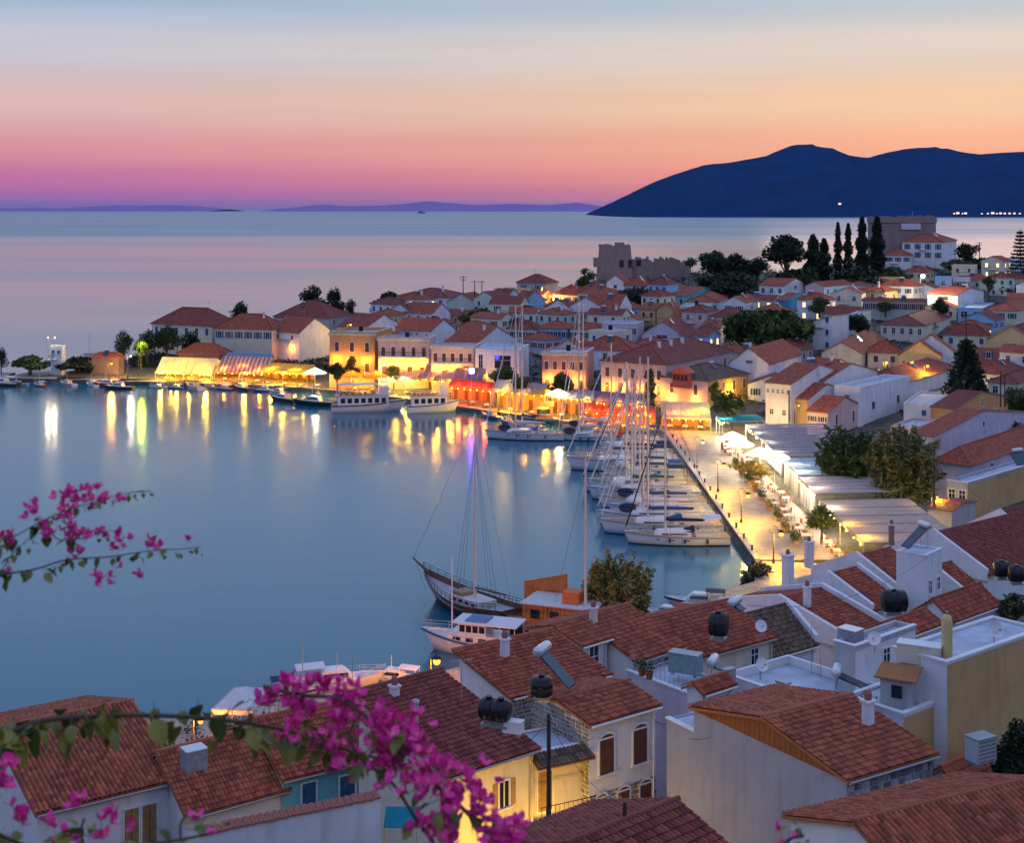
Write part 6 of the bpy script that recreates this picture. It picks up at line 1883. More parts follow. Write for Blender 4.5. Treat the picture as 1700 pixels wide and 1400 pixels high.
    q = MB(); q.tube((mx, 0, dz + 1.5), (-L * 0.28, 0, dz + 1.65), 0.08, n=6); q.build('boom', MASTM, root)
    q = MB(); q.path([(mx - .1, 0, dz + 2.0), (mx - .4, 0, dz + 1.85), (-L * 0.05, 0, dz + 1.86), (-L * 0.27, 0, dz + 1.78)], 0.32, 0.16, 6); q.build('sail_cover', COV[cover], root)
    q = MB()
    topz = dz + mast_h
    q.tube((mx, 0, topz), (L * .49, 0, fb), 0.02, n=3, m=0); q.tube((mx, 0, topz), (-L * .49, 0, fs), 0.02, n=3)
    for s in (1, -1):
        q.path([(mx, 0, topz * .97), (mx, s * Bm * .25, dz + mast_h * .72), (mx, s * Bm * .34, dz + mast_h * .45), (mx, s * Bm * .46, fs)], 0.018, n=3)
        q.tube((mx, 0, dz + mast_h * .72), (mx - .5, s * Bm * .46, fs), 0.018, n=3)
    q.build('rigging', WIRE, root)
    if furl:
        q = MB(); a, b = Vector((L * .475, 0, fb + .5)), Vector((mx + .25, 0, topz * .94)); q.tube(a, b, 0.10, 0.05, 6); q.build('furled_sail', COV['white'] if cover != 'navy' else DARKWIRE, root)
    q = MB(); rail(q, rg, 0, len(rg) - 1, 0.6, 0.018, 2); q.build('guard_rail', ALU, root)
    q = MB()
    for s in (1, -1):
        for t in (0.25, 0.45, 0.62):
            i = int(t * (len(rg) - 1)); x, y, z = rg[i][3]
            q.lathe((x, s * (y + .12), z - .75), [(0, 0), (.1, .08), (.12, .3), (.1, .5), (0, .6)], 6)
    q.build('fender', COV['navy'], root)
    return root
# the row of yachts moored stern-to along the east quay, bows to the left
NUM = ['first', 'second', 'third', 'fourth', 'fifth', 'sixth', 'seventh', 'eighth', 'ninth', 'tenth', 'eleventh', 'twelfth', 'thirteenth', 'fourteenth']
rr = random.Random(21)
row = [(170, 12.6, 15.8, 'navy', 'navy'), (175.5, 15.2, 20.5, 'blue', 'blue'), (180.5, 15.4, 15.5, 'white', 'white'), (185.5, 13.5, 15.0, 'blue', 'white'), (190.5, 14.6, 19.0, 'white', 'navy'), (196, 15.6, 15.0, 'green', 'white'),
       (201.5, 16.2, 17.0, 'white', 'blue'), (207, 13.2, 14.0, 'blue', 'blue'), (212.5, 12.6, 14.5, 'blue', 'navy'), (218, 17.8, 18.0, 'blue', 'blue'), (224, 13.0, 13.0, 'navy', 'white'), (230, 12.0, 12.6, 'white', 'blue'), (236, 11.5, 12.0, 'blue', 'white'), (242, 10.5, 13.0, 'white', 'white')]
cn = {'navy': 'dark navy', 'blue': 'blue', 'white': 'white', 'green': 'green'}
for i, (Y, L, mh, cv, hd) in enumerate(row):
    sailboat('white yacht with %s boom cover, %s from the near end of the promenade row' % (cn[cv], NUM[i]), L, mh, cv, (25.9 - L / 2, Y, 0), pi + rr.uniform(-.03, .03), 'yachts moored along the east quay', hood=hd)
# yachts lying along the far corner of the harbour
sailboat('white motor sailer with tall mast lying left of the masted row', 14.0, 22.0, 'white', (2.0, 247, 0), pi - 0.12, 'yachts at the far corner')
sailboat('white yacht right of the tall masted motor sailer', 9.5, 23.0, 'white', (12.5, 246, 0), pi - 0.1, 'yachts at the far corner', hood='white')
sailboat('yacht with slim mast behind the tall masted motor sailer', 10.0, 22.0, 'blue', (2.5, 257, 0), 2.3, 'yachts at the far corner')
sailboat('yacht with very tall mast among the far corner boats', 11.0, 23.0, 'white', (13.6, 252.5, 0), 2.6, 'yachts at the far corner')

def gulet():
    a = math.atan2(11.0, -8.8)
    root = thing('wooden_ship', 'dark wooden sailing ship with long bowsprit, bow pointing left', 'wooden ship', (-4.5, 141.5, 0), None, a)
    L, Bm = 15.0, 4.6
    rg = hull_rings(L, Bm, 1.6, 2.4, 0.7, 0.16, 18, 0.6, 2.0)
    for r in rg:
        t = (r[3][0] + L / 2) / L
        r[3] = (r[3][0], r[3][1], 1.35 + 1.5 * max(0, (t - .45) / .55) ** 2 + .5 * max(0, (.35 - t) / .35) ** 1.5)
    q = MB(); add_hull(q, rg, 0)
    for s in (1, -1):
        for i in range(len(rg) - 1):
            a_, b = rg[i][3], rg[i + 1][3]
            for (z0, z1, mm) in ((-.5, -.42, 1), (-.05, .05, 1)):
                q.face([(a_[0], s * (a_[1] + .03), a_[2] + z0), (b[0], s * (b[1] + .03), b[2] + z0), (b[0], s * (b[1] + .04), b[2] + z1), (a_[0], s * (a_[1] + .04), a_[2] + z1)], mm)
    q.build('hull', [HDARK, HWOOD], root)
    q = MB(); add_deck(q, rg, 0.45); q.build('deck', GREYDECK, root)
    q = MB(); rail(q, rg, 1, len(rg) - 1, 0.6, 0.035, 1); q.build('guard_rail', HDARK, root)
    q = MB(); q.tube((L * .44, 0, 2.5), (L * .63, 0, 3.5), 0.17, 0.08, 7); q.build('bowsprit', HWOOD, root)
    q = MB(); q.obox((-L * .22, -1.2, .9), (L * .30, 0, 0), (0, 2.4, 0), (0, 0, .7)); cb = q.build('coach_roof', DECK, root)
    q = MB()
    for s in (1, -1):
        for k in range(4): q.box((-2.6 + k * 1.0, s * 1.22, 1.3), (.5, .04, .26))
    q.build('window', GLASS, cb)
    q = MB(); q.obox((-L * .02, -.9, 1.6), (1.6, 0, 0), (0, 1.8, 0), (0, 0, .35)); q.build('skylight', TEAK, root)
    x, hh = -L * .09, 19.8
    q = MB(); q.tube((x, 0, 1), (x, 0, hh), .17, .08, 8); q.build('mast', MASTM, root)
    q = MB()
    for s in (1, -1):
        for dx in (-.7, 0, .7): q.tube((x, 0, hh * .86), (x + dx, s * 2.1, 1.8), .02, n=3)
    q.tube((x, 0, hh * .97), (L * .62, 0, 3.45), .02, n=3); q.tube((x, 0, hh * .97), (-L * .48, 0, 2.0), .02, n=3); q.tube((L * .6, 0, 3.3), (L * .47, 0, .6), .02, n=3)
    q.build('rigging', WIRE, root)
    q = MB(); q.tube((x, 0, 2.6), (-L * .42, 0, 2.9), .09, n=6); q.build('boom', HWOOD, root)
    q = MB(); q.lathe((L * .02, 1.9, 2.3), [(.32, 0), (.36, .05), (.32, .1)], 10, 0, (0, 1, 0)); q.build('lifebuoy', COV['white'], root)
HDARK = simple('hull_dark_wood', (0.13, 0.06, 0.038), 0.5, vary=0.35, scale=2, aniso=(0.4, 3, 3))
gulet()
def plank_boat():
    root = thing('orange_wooden_boat', 'orange planked wooden boat with flat pale roof beside the dark ship', 'wooden boat', (3.3, 133.0, 0), None, radians(158))
    L, Bm = 9.5, 4.4
    rg = hull_rings(L, Bm, 1.3, 1.8, .9, .1, 14, .5, 2.0)
    q = MB(); add_hull(q, rg, 0); q.build('hull', HWOOD, root)
    q = MB(); add_deck(q, rg, .3); q.build('deck', TEAK, root)
    for s in (1, -1):
        for k in range(15):
            q = MB(); q.box((-L * .47 + .2 + k * .42, s * 1.75, 2.2 + RND.uniform(-.02, .02)), (.37, .09, 2.3)); q.build('plank', ORW, root)
    for k in range(8):
        q = MB(); q.box((-L * .47 + .05, -1.5 + k * .43, 1.9), (.09, .38, 1.7)); q.build('plank', ORW, root)
    q = MB()
    for s in (1, -1):
        for k in range(3): q.box((-L * .47 + 1.2 + k * 1.9, s * 1.81, 2.5), (.9, .03, .8))
    q.build('window', GLASS, root)
    q = MB(); q.slab([(-L * .56, -2.2, 3.55), (L * .2, -2.2, 3.55), (L * .2, 2.2, 3.55), (-L * .56, 2.2, 3.55)], .12); q.build('roof', DECK, root)
    q = MB(); q.mesh([(L * .34, -2.3, 2.6), (-L * .12, -2.3, 3.6), (-L * .12, -2.3, 5.4), (L * .34, -2.3, 4.3), (L * .34, -2.42, 2.6), (-L * .12, -2.42, 3.6), (-L * .12, -2.42, 5.4), (L * .34, -2.42, 4.3)], [(0, 1, 2, 3), (7, 6, 5, 4), (0, 4, 5, 1), (1, 5, 6, 2), (2, 6, 7, 3), (3, 7, 4, 0)]); q.build('side_screen', ORW, root)
    q = MB(); q.box((-L * .28, .2, 4.1), (1.6, 1.7, 1.0)); q.build('locker', simple('locker_orange', (.6, .15, .04), .6), root)
    q = MB(); q.tube((-L * .42, .6, .8), (-L * .42, .6, 17.0), .17, .09, 8); q.build('mast', MASTM, root)
    q = MB()
    for k in range(6): q.tube((-L * .54, -2.0 + k * .8, .9), (-L * .54, -2.0 + k * .8, 3.5), .06, n=5)
    q.build('post', ORW, root)
    q = MB()
    for dx in (-1, 1): q.tube((-L * .42, .6, 16), (-L * .42 + dx * 3.4, .6, 1.8), .02, n=3)
    q.build('rigging', WIRE, root)
plank_boat()
def cruiser():
    c = P(792, 1078, 128); c.z = 0
    root = thing('motor_cruiser', 'white and blue motor cruiser with canopy and thin mast near the orange lamp', 'motor boat', c, None, pi - .32)
    L, Bm = 10.8, 3.5
    rg = hull_rings(L, Bm, 1.2, 1.9, .85, .12)
    q = MB(); add_hull(q, rg, 0)
    for s in (1, -1):
        for i in range(len(rg) - 1):
            a, b = rg[i][3], rg[i + 1][3]
            q.face([(a[0], s * (a[1] + .02), a[2] - .28), (b[0], s * (b[1] + .02), b[2] - .28), (b[0], s * (b[1] + .03), b[2] - .06), (a[0], s * (a[1] + .03), a[2] - .06)], 1)
    q.build('hull', [GEL, HBLUE], root)
    q = MB(); add_deck(q, rg, .2); q.build('deck', DECK, root)
    q = MB(); q.obox((-2.6, -1.25, 1.0), (5.0, 0, 0), (0, 2.5, 0), (0, 0, .9)); q.obox((-1.2, -1.15, 1.9), (2.6, 0, 0), (0, 2.3, 0), (0, 0, 1.0)); cb = q.build('wheelhouse', GEL, root)
    q = MB()
    for s in (1, -1):
        for k in range(4): q.box((-.85 + k * .62, s * 1.17, 2.45), (.5, .04, .6))
        for k in range(4): q.box((-2.1 + k * 1.2, s * 1.27, 1.5), (.7, .04, .35))
    for k in range(3): q.box((1.42, -.75 + k * .75, 2.45), (.04, .6, .6))
    q.build('window', GLASS, cb)
    q = MB(); q.slab([(-4.2, -1.5, 3.05), (1.9, -1.5, 3.05), (1.9, 1.5, 3.05), (-4.2, 1.5, 3.05)], .12)
    for x in (-4.0, -2.6):
        for s in (1, -1): q.tube((x, s * 1.35, 1.1), (x, s * 1.35, 3.0), .04, n=5)
    q.build('canopy', COV['white'], root)
    q = MB(); q.slab([(-1.2, -1.0, 3.18), (.8, -1.0, 3.18), (.8, 1.0, 3.18), (-1.2, 1.0, 3.18)], .08); q.build('roof_cover', CL['blue'], root)
    q = MB(); q.tube((2.4, 0, 1.5), (2.4, 0, 8.6), .08, .04, 6); q.build('mast', GEL, root)
    q = MB(); rail(q, rg, 5, len(rg) - 1, .65, .022, 2); q.build('guard_rail', ALU, root)
    q = MB(); q.box((-4.9, 0, 1.5), (.5, 2.6, .5)); q.build('stern_seat', ORW, root)
cruiser()
def small_yacht(label, px, py, d, L, rz, hullm, coverm, group=None, name='motor_boat', cat='motor boat', mast=3.0):
    c = P(px, py, d); c.z = 0
    root = thing(name, label, cat, c, group, rz)
    Bm = L * .32
    rg = hull_rings(L, Bm, L * .09, L * .14, .85, .1, 12)
    q = MB(); add_hull(q, rg, 0)
    for s in (1, -1):
        for i in range(len(rg) - 1):
            a, b = rg[i][3], rg[i + 1][3]
            q.face([(a[0], s * (a[1] + .02), a[2] - .2), (b[0], s * (b[1] + .02), b[2] - .2), (b[0], s * (b[1] + .03), b[2] - .04), (a[0], s * (a[1] + .03), a[2] - .04)], 1)
    q.build('hull', [hullm, coverm], root)
    q = MB(); add_deck(q, rg, .12); q.build('deck', DECK, root)
    z = L * .085
    q = MB(); q.mesh([(-L * .18, -Bm * .34, z), (L * .22, -Bm * .26, z), (L * .22, Bm * .26, z), (-L * .18, Bm * .34, z), (-L * .14, -Bm * .28, z + L * .11), (L * .08, -Bm * .22, z + L * .12), (L * .08, Bm * .22, z + L * .12), (-L * .14, Bm * .28, z + L * .11)],
                     [(4, 5, 6, 7), (0, 1, 5, 4), (1, 2, 6, 5), (2, 3, 7, 6), (3, 0, 4, 7)])
    cb = q.build('cabin', GEL, root)
    q = MB()
    for s in (1, -1): q.obox((-L * .12, s * Bm * .315, z + L * .045), (L * .24, -s * Bm * .055, 0), (0, s * .02, 0), (0, -s * Bm * .03, L * .04))
    q.build('window', GLASS, cb)
    q = MB(); q.slab([(-L * .38, -Bm * .32, z + L * .15), (-L * .1, -Bm * .32, z + L * .16), (-L * .1, Bm * .32, z + L * .16), (-L * .38, Bm * .32, z + L * .15)], .06)
    for x in (-.36, -.13):
        for s in (1, -1): q.tube((L * x, s * Bm * .3, z), (L * x, s * Bm * .3, z + L * .15), .025, n=4)
    q.build('canopy', coverm, root)
    if mast:
        q = MB(); q.tube((L * .02, 0, z + L * .1), (L * .02, 0, z + L * .1 + mast), .05, .03, 5); q.build('mast', ALU, root)
    q = MB(); rail(q, rg, 5, len(rg) - 1, .5, .02, 2); q.build('guard_rail', ALU, root)
    return root
small_yacht('white motor yacht with rounded roof behind the flower branch', 556, 1168, 118.5, 8.6, 0.25, GEL, COV['white'], mast=1.5)
small_yacht('pink lit white motor boat left of the orange lamp', 652, 1140, 120, 6.0, 2.9, GEL, COV['white'], mast=1.2)
small_yacht('white motor boat half hidden behind the left roofs', 500, 1172, 117.0, 6.5, 0.3, GEL, COV['navy'], mast=3.5)
small_yacht('boats bow just right of the near tamarisk, pale with orange cover', 1108, 1012, 139, 6.0, 2.8, GEL, COV['red'], mast=0)
small_yacht('small pale boat near the lit shrubs of the promenade end', 1160, 1004, 143, 7.0, 3.0, GEL, COV['navy'], mast=0)
small_yacht('dark hulled boat at the left edge of the harbour', 2, 640, 322, 9.0, 2.9, HWOOD, COV['white'], mast=4)
fish = [(28, 640, 5.5, 'white', 'navy'), (66, 641, 5.0, 'red', 'white'), (112, 640, 6.0, 'white', 'red'), (152, 641, 5.5, 'white', 'white'), (176, 641, 7.5, 'red', 'red'), (196, 646, 7.5, 'navy', 'blue'), (262, 644, 4.0, 'white', 'white'), (292, 645, 4.5, 'blue', 'white'), (322, 646, 7.5, 'white', 'red'), (350, 645, 4.5, 'white', 'navy'), (372, 647, 5.0, 'red', 'white'), (402, 647, 7.0, 'navy', 'navy'), (438, 650, 5.5, 'blue', 'white'), (462, 654, 6.0, 'white', 'blue')]
fl = {'white': 'white', 'red': 'red', 'navy': 'dark', 'blue': 'blue'}
seen = {}
for i, (px, py, L, hc_, cc) in enumerate(fish):
    hm = {'white': GEL, 'red': COV['red'], 'navy': HWOOD, 'blue': HBLUE}[hc_]
    small_yacht('small %s fishing boat with %s cover, %s from the left at the far quay' % (fl[hc_], fl[cc], NUM[i]), px, py, H * F / (py - HY), L, 2.7 + rr.uniform(-.5, .5), hm, COV[cc if cc != 'white' else 'white'], 'fishing boats along the far quay', 'fishing_boat', 'fishing boat', 2.0)
small_yacht('dark fishing boat with sloping roof in front of the yellow umbrellas', 470, 668, 296, 8.0, 2.5, HWOOD, COV['navy'], None, 'fishing_boat', 'fishing boat', 1.5)
small_yacht('black green workboat behind the dark fishing boat', 520, 676, 290, 9.5, 2.9, HGREEN, HGREEN, None, 'work_boat', 'work boat', 2.5)
small_yacht('dark blue small boat with red trim right of the excursion ships', 815, 692, 272, 6.5, 2.2, HBLUE, COV['red'], None, 'fishing_boat', 'fishing boat', 4)
small_yacht('dark small boat nosing between excursion ship and yachts', 842, 702, 266, 6.0, 1.9, HBLUE, COV['navy'], None, 'fishing_boat', 'fishing boat', 4)
def excursion(label, px, py, d, L, rz, decks, trim):
    c = P(px, py, d); c.z = 0
    root = thing('excursion_ship', label, 'excursion ship', c, 'excursion ships', rz)
    Bm = L * .26
    rg = hull_rings(L, Bm, 1.5, 2.4, .8, .1, 16)
    q = MB(); add_hull(q, rg, 0)
    for s in (1, -1):
        for i in range(len(rg) - 1):
            a, b = rg[i][3], rg[i + 1][3]
            q.face([(a[0], s * (a[1] + .02), a[2] - .3), (b[0], s * (b[1] + .02), b[2] - .3), (b[0], s * (b[1] + .03), b[2] - .05), (a[0], s * (a[1] + .03), a[2] - .05)], 1)
            q.face([(a[1][0], s * (a[1][1] + .03), -.1), (b[1][0], s * (b[1][1] + .03), -.1), (b[2][0], s * (b[2][1] * .95 + .03), .18), (a[2][0], s * (a[2][1] * .95 + .03), .18)], 2) if False else None
    q.build('hull', [GEL, trim], root)
    q = MB(); add_deck(q, rg, .25); q.build('deck', TEAK, root)
    q = MB(); q.obox((-L * .42, -Bm * .38, 1.3), (L * .66, 0, 0), (0, Bm * .76, 0), (0, 0, 1.9)); cb = q.build('saloon', GEL, root)
    n = int(L * .62 / 1.3)
    for s in (1, -1):
        q = MB()
        for k in range(n): q.box((-L * .40 + (k + .5) * L * .62 / n, s * (Bm * .38 + .015), 2.35), (.85, .04, .95))
        q.build('window', LITSHIP if s > 0 else GLASS, cb)
    q = MB(); q.slab([(-L * .46, -Bm * .46, 3.35), (L * .30, -Bm * .42, 3.45), (L * .30, Bm * .42, 3.45), (-L * .46, Bm * .46, 3.35)], .14); q.build('upper_deck', DECK, root)
    q = MB()
    for s in (1, -1):
        for k in range(9):
            x = -L * .44 + k * L * .09; q.tube((x, s * Bm * .42, 3.4), (x, s * Bm * .42, 4.3), .03, n=4)
        q.tube((-L * .44, s * Bm * .42, 4.3), (L * .28, s * Bm * .4, 4.3), .03, n=4)
    q.build('guard_rail', ALU, root)
    if decks > 1:
        q = MB(); q.slab([(-L * .42, -Bm * .4, 5.5), (L * .1, -Bm * .4, 5.5), (L * .1, Bm * .4, 5.5), (-L * .42, Bm * .4, 5.5)], .1)
        for x in (-.4, -.15, .08):
            for s in (1, -1): q.tube((L * x, s * Bm * .36, 3.4), (L * x, s * Bm * .36, 5.45), .04, n=4)
        q.build('sun_canopy', COV['white'], root)
    q = MB(); q.obox((L * .12, -Bm * .25, 3.4), (L * .12, 0, 0), (0, Bm * .5, 0), (0, 0, 1.7)); br = q.build('bridge', GEL, root)
    q = MB(); q.box((L * .245, 0, 4.5), (.05, Bm * .4, .6)); q.build('window', GLASS, br)
    q = MB(); q.tube((L * .15, 0, 5), (L * .15, 0, 11), .09, .05, 6); q.build('mast', GEL, root)
    q = MB()
    for k in range(6):
        q.box((-L * .38 + k * L * .08, 0, 3.65), (.5, Bm * .6, .45))
    q.build('bench', ORW, root)
    return root
LITSHIP = emis('ship_window_light', (1.0, 0.72, 0.30), 0.9)
excursion('white excursion ship with windowed saloon, larger left one', 614, 684, 281, 15.0, 0.16, 2, HWOOD)
excursion('white excursion ship lit orange, smaller right one', 720, 685, 280, 10.5, 0.22, 1, HBLUE)
# passenger ship far out
c = P(700, 351, 13000 * 1.0); c = Vector(((700 - CX) / F * 13000, 13000, 0))
root = thing('distant_ship', 'tiny dark ship far out on the horizon', 'ship', c)
rg = hull_rings(75, 14, 9, 12, .8)
q = MB(); add_hull(q, rg, 0); q.build('hull', HBLUE, root)
q = MB(); q.box((-10, 0, 14), (34, 10, 12)); q.box((-20, 0, 24), (6, 5, 10)); q.build('superstructure', HBLUE, root)
# lights of a town at the foot of the mountain
rr = random.Random(8)
LB = emis('shore_light', (1.0, 0.70, 0.62), 1.6)
q = MB(); q.box((0, 0, 4), (9, 8, 7)); LBM = q.data('shore_light', LB)
for i, px in enumerate((1584, 1590, 1598, 1603, 1630, 1640, 1648, 1655, 1661, 1668, 1676, 1684, 1693, 1394)):
    D = 6650
    r = link('shore_light', LBM, None, ((px - CX) / F * D, D, 16 if px > 1500 else 60))
    r.scale = (rr.uniform(.6, 1.3),) * 3
    tag(r, 'tiny pinkish shore light at the foot of the dark mountain' if px > 1500 else 'single tiny light low on the dark mountain slope', 'shore light', 'shore lights' if px > 1500 else None)
# ------------------------------------------------------------------ poles, aerials, tanks, solar heaters
def pole(label, px, y0, y1, d, r=0.13, arms=0, wood=True, cat='utility pole', name='utility_pole'):
    b, t = P(px, y1, d), P(px, y0, d)
    h = t.z - b.z
    root = thing(name, label, cat, b)
    q = MB(); q.tube((0, 0, -0.8), (0, 0, h), r, r * .7, 7); q.build('post', WOODP if wood else METAL, root)
    for k in range(arms):
        q = MB(); z = h - .35 - k * .8
        q.box((0, 0, z), (1.9, .1, .12))
        for s in (-.85, -.3, .3, .85): q.tube((s, 0, z), (s, 0, z + .28), .05, .03, 5)
        q.build('crossarm', WOODP, root)
    return root
pole('dark wooden utility pole in the lane by the stone house', 911, 1186, 1420, 62, .12)
pole('short dark wooden post at bottom centre below the stone house', 1037, 1333, 1420, 50, .10)
pole('utility pole in front of the white house with square maroon roof', 1310, 648, 716, 238, .16)
pole('tall thin pole at the right edge before the tamarisk', 1551, 742, 880, 168, .1)
pole('power pole with crossarms on the skyline, left of a pair', 769, 458, 498, 405, .16, 2)
pole('power pole with crossarms on the skyline, middle of three', 788, 466, 506, 400, .16, 1)
pole('power pole with crossarms on the skyline, right of three', 800, 466, 508, 400, .16, 1)
pole('tall pole on the hill crest right of the fort', 1626, 402, 446, 520, .2, 2)
pole('pole on the slope above the Norfolk pine', 1604, 520, 575, 320, .14, 1)
pole('leaning pole behind the orange gabled house, left of two', 1661, 615, 668, 240, .12)
pole('leaning pole behind the orange gabled house, right of two', 1668, 620, 668, 238, .12)
pole('white flagpole near the promenade corner', 1158, 700, 780, 214, .05, 0, False)
def aerial(label, px, y0, y1, d):
    b, t = P(px, y1, d), P(px, y0, d); h = t.z - b.z
    root = thing('tv_aerial', label, 'aerial', b)
    q = MB(); q.tube((0, 0, -.3), (0, 0, h), .022, .016, 5); q.build('mast', METAL, root)
    q = MB(); q.tube((-.5, 0, h - .05), (.5, 0, h), .012, n=4)
    for k in range(7):
        x = -.48 + k * .16; q.tube((x, -.22, h - .05 + (x + .5) * .05), (x, .22, h - .05 + (x + .5) * .05), .009, n=3)
    q.build('elements', METAL, root)
aerial('television aerial on the ridge behind the flower branch, left one', 585, 1092, 1140, 97)
aerial('television aerial above the flower branch, far left one', 448, 1118, 1180, 88)
aerial('television aerial on the white wall beside the brown tile roof', 1347, 1042, 1120, 92)
aerial('thin aerial on the wide red roof, left one', 1407, 1020, 1070, 106)
aerial('thin aerial on the wide red roof, right one', 1424, 1032, 1072, 106)
aerial('television aerial on the parapet of the white flat roofed house', 1362, 1078, 1120, 88)
aerial('pale pole on the red roof left of the solar panel', 766, 1096, 1150, 70)
# black drum like water tanks
def tank(label, c, r, L, rz, col_=BLACK, upright=False):
    root = thing('water_tank', label, 'water tank', c)
    ax = Vector((0, 0, 1)) if upright else Vector((cos(rz), sin(rz), 0))
    q = MB(); q.lathe(-ax * L / 2 + Vector((0, 0, r if not upright else L / 2)), [(0, 0), (r * .8, .02), (r, .12), (r, L * .3), (r * 1.05, L * .32), (r * 1.05, L * .36), (r, L * .38), (r, L * .62), (r * 1.05, L * .64), (r * 1.05, L * .68), (r, L * .7), (r, L - .12), (r * .8, L - .02), (0, L)], 16, 0, ax); q.build('drum', col_, root)
    q = MB(); q.tube((0, 0, 2 * r if not upright else L), (0, 0, (2 * r if not upright else L) + .1), .16, n=10); q.build('lid', col_, root)
    q = MB()
    q.box((0, 0, -.18), (L * .8, 1.1 * r, .1), 0, rz); q.box((0, 0, -.05), (L * .5, .9 * r, .2), 0, rz)
    q.build('cradle', METAL, root)
tank('pair of black ribbed water drums lying on the dark red roof, left one', P(812, 1196, 67), .52, .9, -.3)
tank('pair of black ribbed water drums lying on the dark red roof, right one', P(832, 1199, 66.6), .52, .9, -.3)
tank('black upright water tank under the solar panel on the stone house', P(899, 1156, 73), .58, 1.0, 0, BLACK, True)
tank('round black water tank on the red roof of the cream house', P(1193, 1056, 95), .78, 1.2, -.4)
tank('dark water tank with pipe on the white party wall', P(1484, 1016, 112), .85, 1.9, .1)
tank('black water tank on the terrace at right edge, left one', P(1663, 958, 128), .7, 1.4, .1)
tank('black water tank on the terrace at right edge, right one', P(1688, 966, 126), .7, 1.4, .1)
# yellow upright cylinder and boxes on the yellow building
p = P(1572, 1098, 70.2)
root = thing('yellow_cylinder', 'tall yellow round topped flue standing on the yellow building', 'flue', p)
q = MB(); q.lathe((0, 0, 0), [(.27, 0), (.27, 1.9), (.25, 2.1), (.15, 2.28), (0, 2.34)], 14); q.build('body', WALL['yellow'], root)
q = MB(); q.tube((0, 0, 2.3), (0, 0, 2.45), .07, n=8); q.build('cap', METAL, root)
def cabinet(label, c, size, rz, m, top, slats=0, name='roof_tank_box', cat='tank box'):
    root = thing(name, label, cat, c, None, rz)
    q = MB(); q.box((0, 0, size[2] / 2), size); q.build('body', m, root)
    q = MB(); q.box((0, 0, size[2] + .03), (size[0] + .06, size[1] + .06, .06)); q.build('lid', top, root)
    for s in (-1, 1):
        q = MB(); q.box((s * size[0] * .38, 0, -.08), (.12, size[1], .16)); q.build('foot', METAL, root)
    if slats:
        q = MB()
        for k in range(slats): q.box((0, -size[1] / 2 - .015, size[2] * (k + .5) / slats), (size[0] * .9, .03, size[2] / slats * .5))
        q.build('grille', METAL, root)
    return root
cabinet('long cream box tank with white lid beside the yellow flue', P(1527, 1100, 70.6), (2.1, .9, .9), -.45, WALL['cream'], TRIM)
cabinet('grey air conditioner unit under the yellow wall', P(1628, 1262, 64.5), (1.15, .8, 1.05), .5, ALU, METAL, 6, 'air_conditioner', 'air conditioner')
cabinet('green grey metal box on the blue terrace', P(1138, 1116, 87), (1.9, .9, 1.15), -.5, simple('box_greenish', (.20, .30, .30), .6, vary=.2), METAL, 0)
cabinet('grey sheet metal chimney box on the red roof at left', P(322, 1276, 72.2), (1.1, .9, 1.0), .6, simple('sheet_grey', (.26, .27, .30), .5, vary=.25), ALU, 0, 'chimney_box', 'chimney')
cabinet('small white cabinet on the dark red roof beside the black drums', P(852, 1216, 66.4), (.9, .5, .5), -.4, TRIM, TRIM)
def solar(label, c, rz, w=1.9, hh=2.0, tilt=0.75, tankcol=None, tank_len=1.5):
    root = thing('solar_water_heater', label, 'solar heater', c, None, rz)
    q = MB(); a = Vector((0, -hh * cos(tilt), 0)); b = Vector((0, 0, hh * sin(tilt)))
    q.slab([a + Vector((-w / 2, 0, .15)), a + Vector((w / 2, 0, .15)), Vector((w / 2, 0, .15)) + b, Vector((-w / 2, 0, .15)) + b], .08); q.build('panel', simple('solar_panel', (.02, .035, .06), .15, spec=.6), root)
    q = MB(); z = hh * sin(tilt) + .35
    q.lathe((-tank_len / 2, .1, z), [(0, 0), (.26, .03), (.28, .1), (.28, tank_len - .1), (.26, tank_len - .03), (0, tank_len)], 12, 0, (1, 0, 0)); q.build('tank', tankcol or ALU, root)
    q = MB()
    for s in (-1, 1):
        q.tube((s * w * .42, .1, 0), (s * w * .42, .1, z - .2), .03, n=4); q.tube((s * w * .42, .1, z - .3), (s * w * .42, -hh * cos(tilt), .1), .03, n=4)
    q.build('frame', METAL, root)
solar('solar water heater with pale tank on the red roof above the stone gable', P(903, 1136, 75.5), 1.15, 1.0, 2.2)
solar('solar water heater with silver tank on the blue terrace', P(1186, 1116, 88), 1.2, .8, .9, .4)
solar('solar water heater lying among clutter on the white flat roof', P(1392, 1142, 86), 1.25, 1.0, 2.0, .35)
solar('solar heater with white tank leaning on the square white rooftop block', P(1533, 908, 122.5), -1.25, 1.2, 2.4, .7)
solar('solar heater with bright tank on the cream house ridge', P(1222, 1014, 97), 1.0, .8, .6, .5)
solar('solar panel with tank on the maroon roof right of the reed like tree', P(1690, 770, 182), .4, 3.0, 2.0)
solar('small solar heater on the mid slope maroon roof', P(1545, 545, 350), .5, 3.4, 1.6)
solar('bright solar heater beside the square maroon roof', P(1347, 606, 268), .3, 2.0, 1.2)
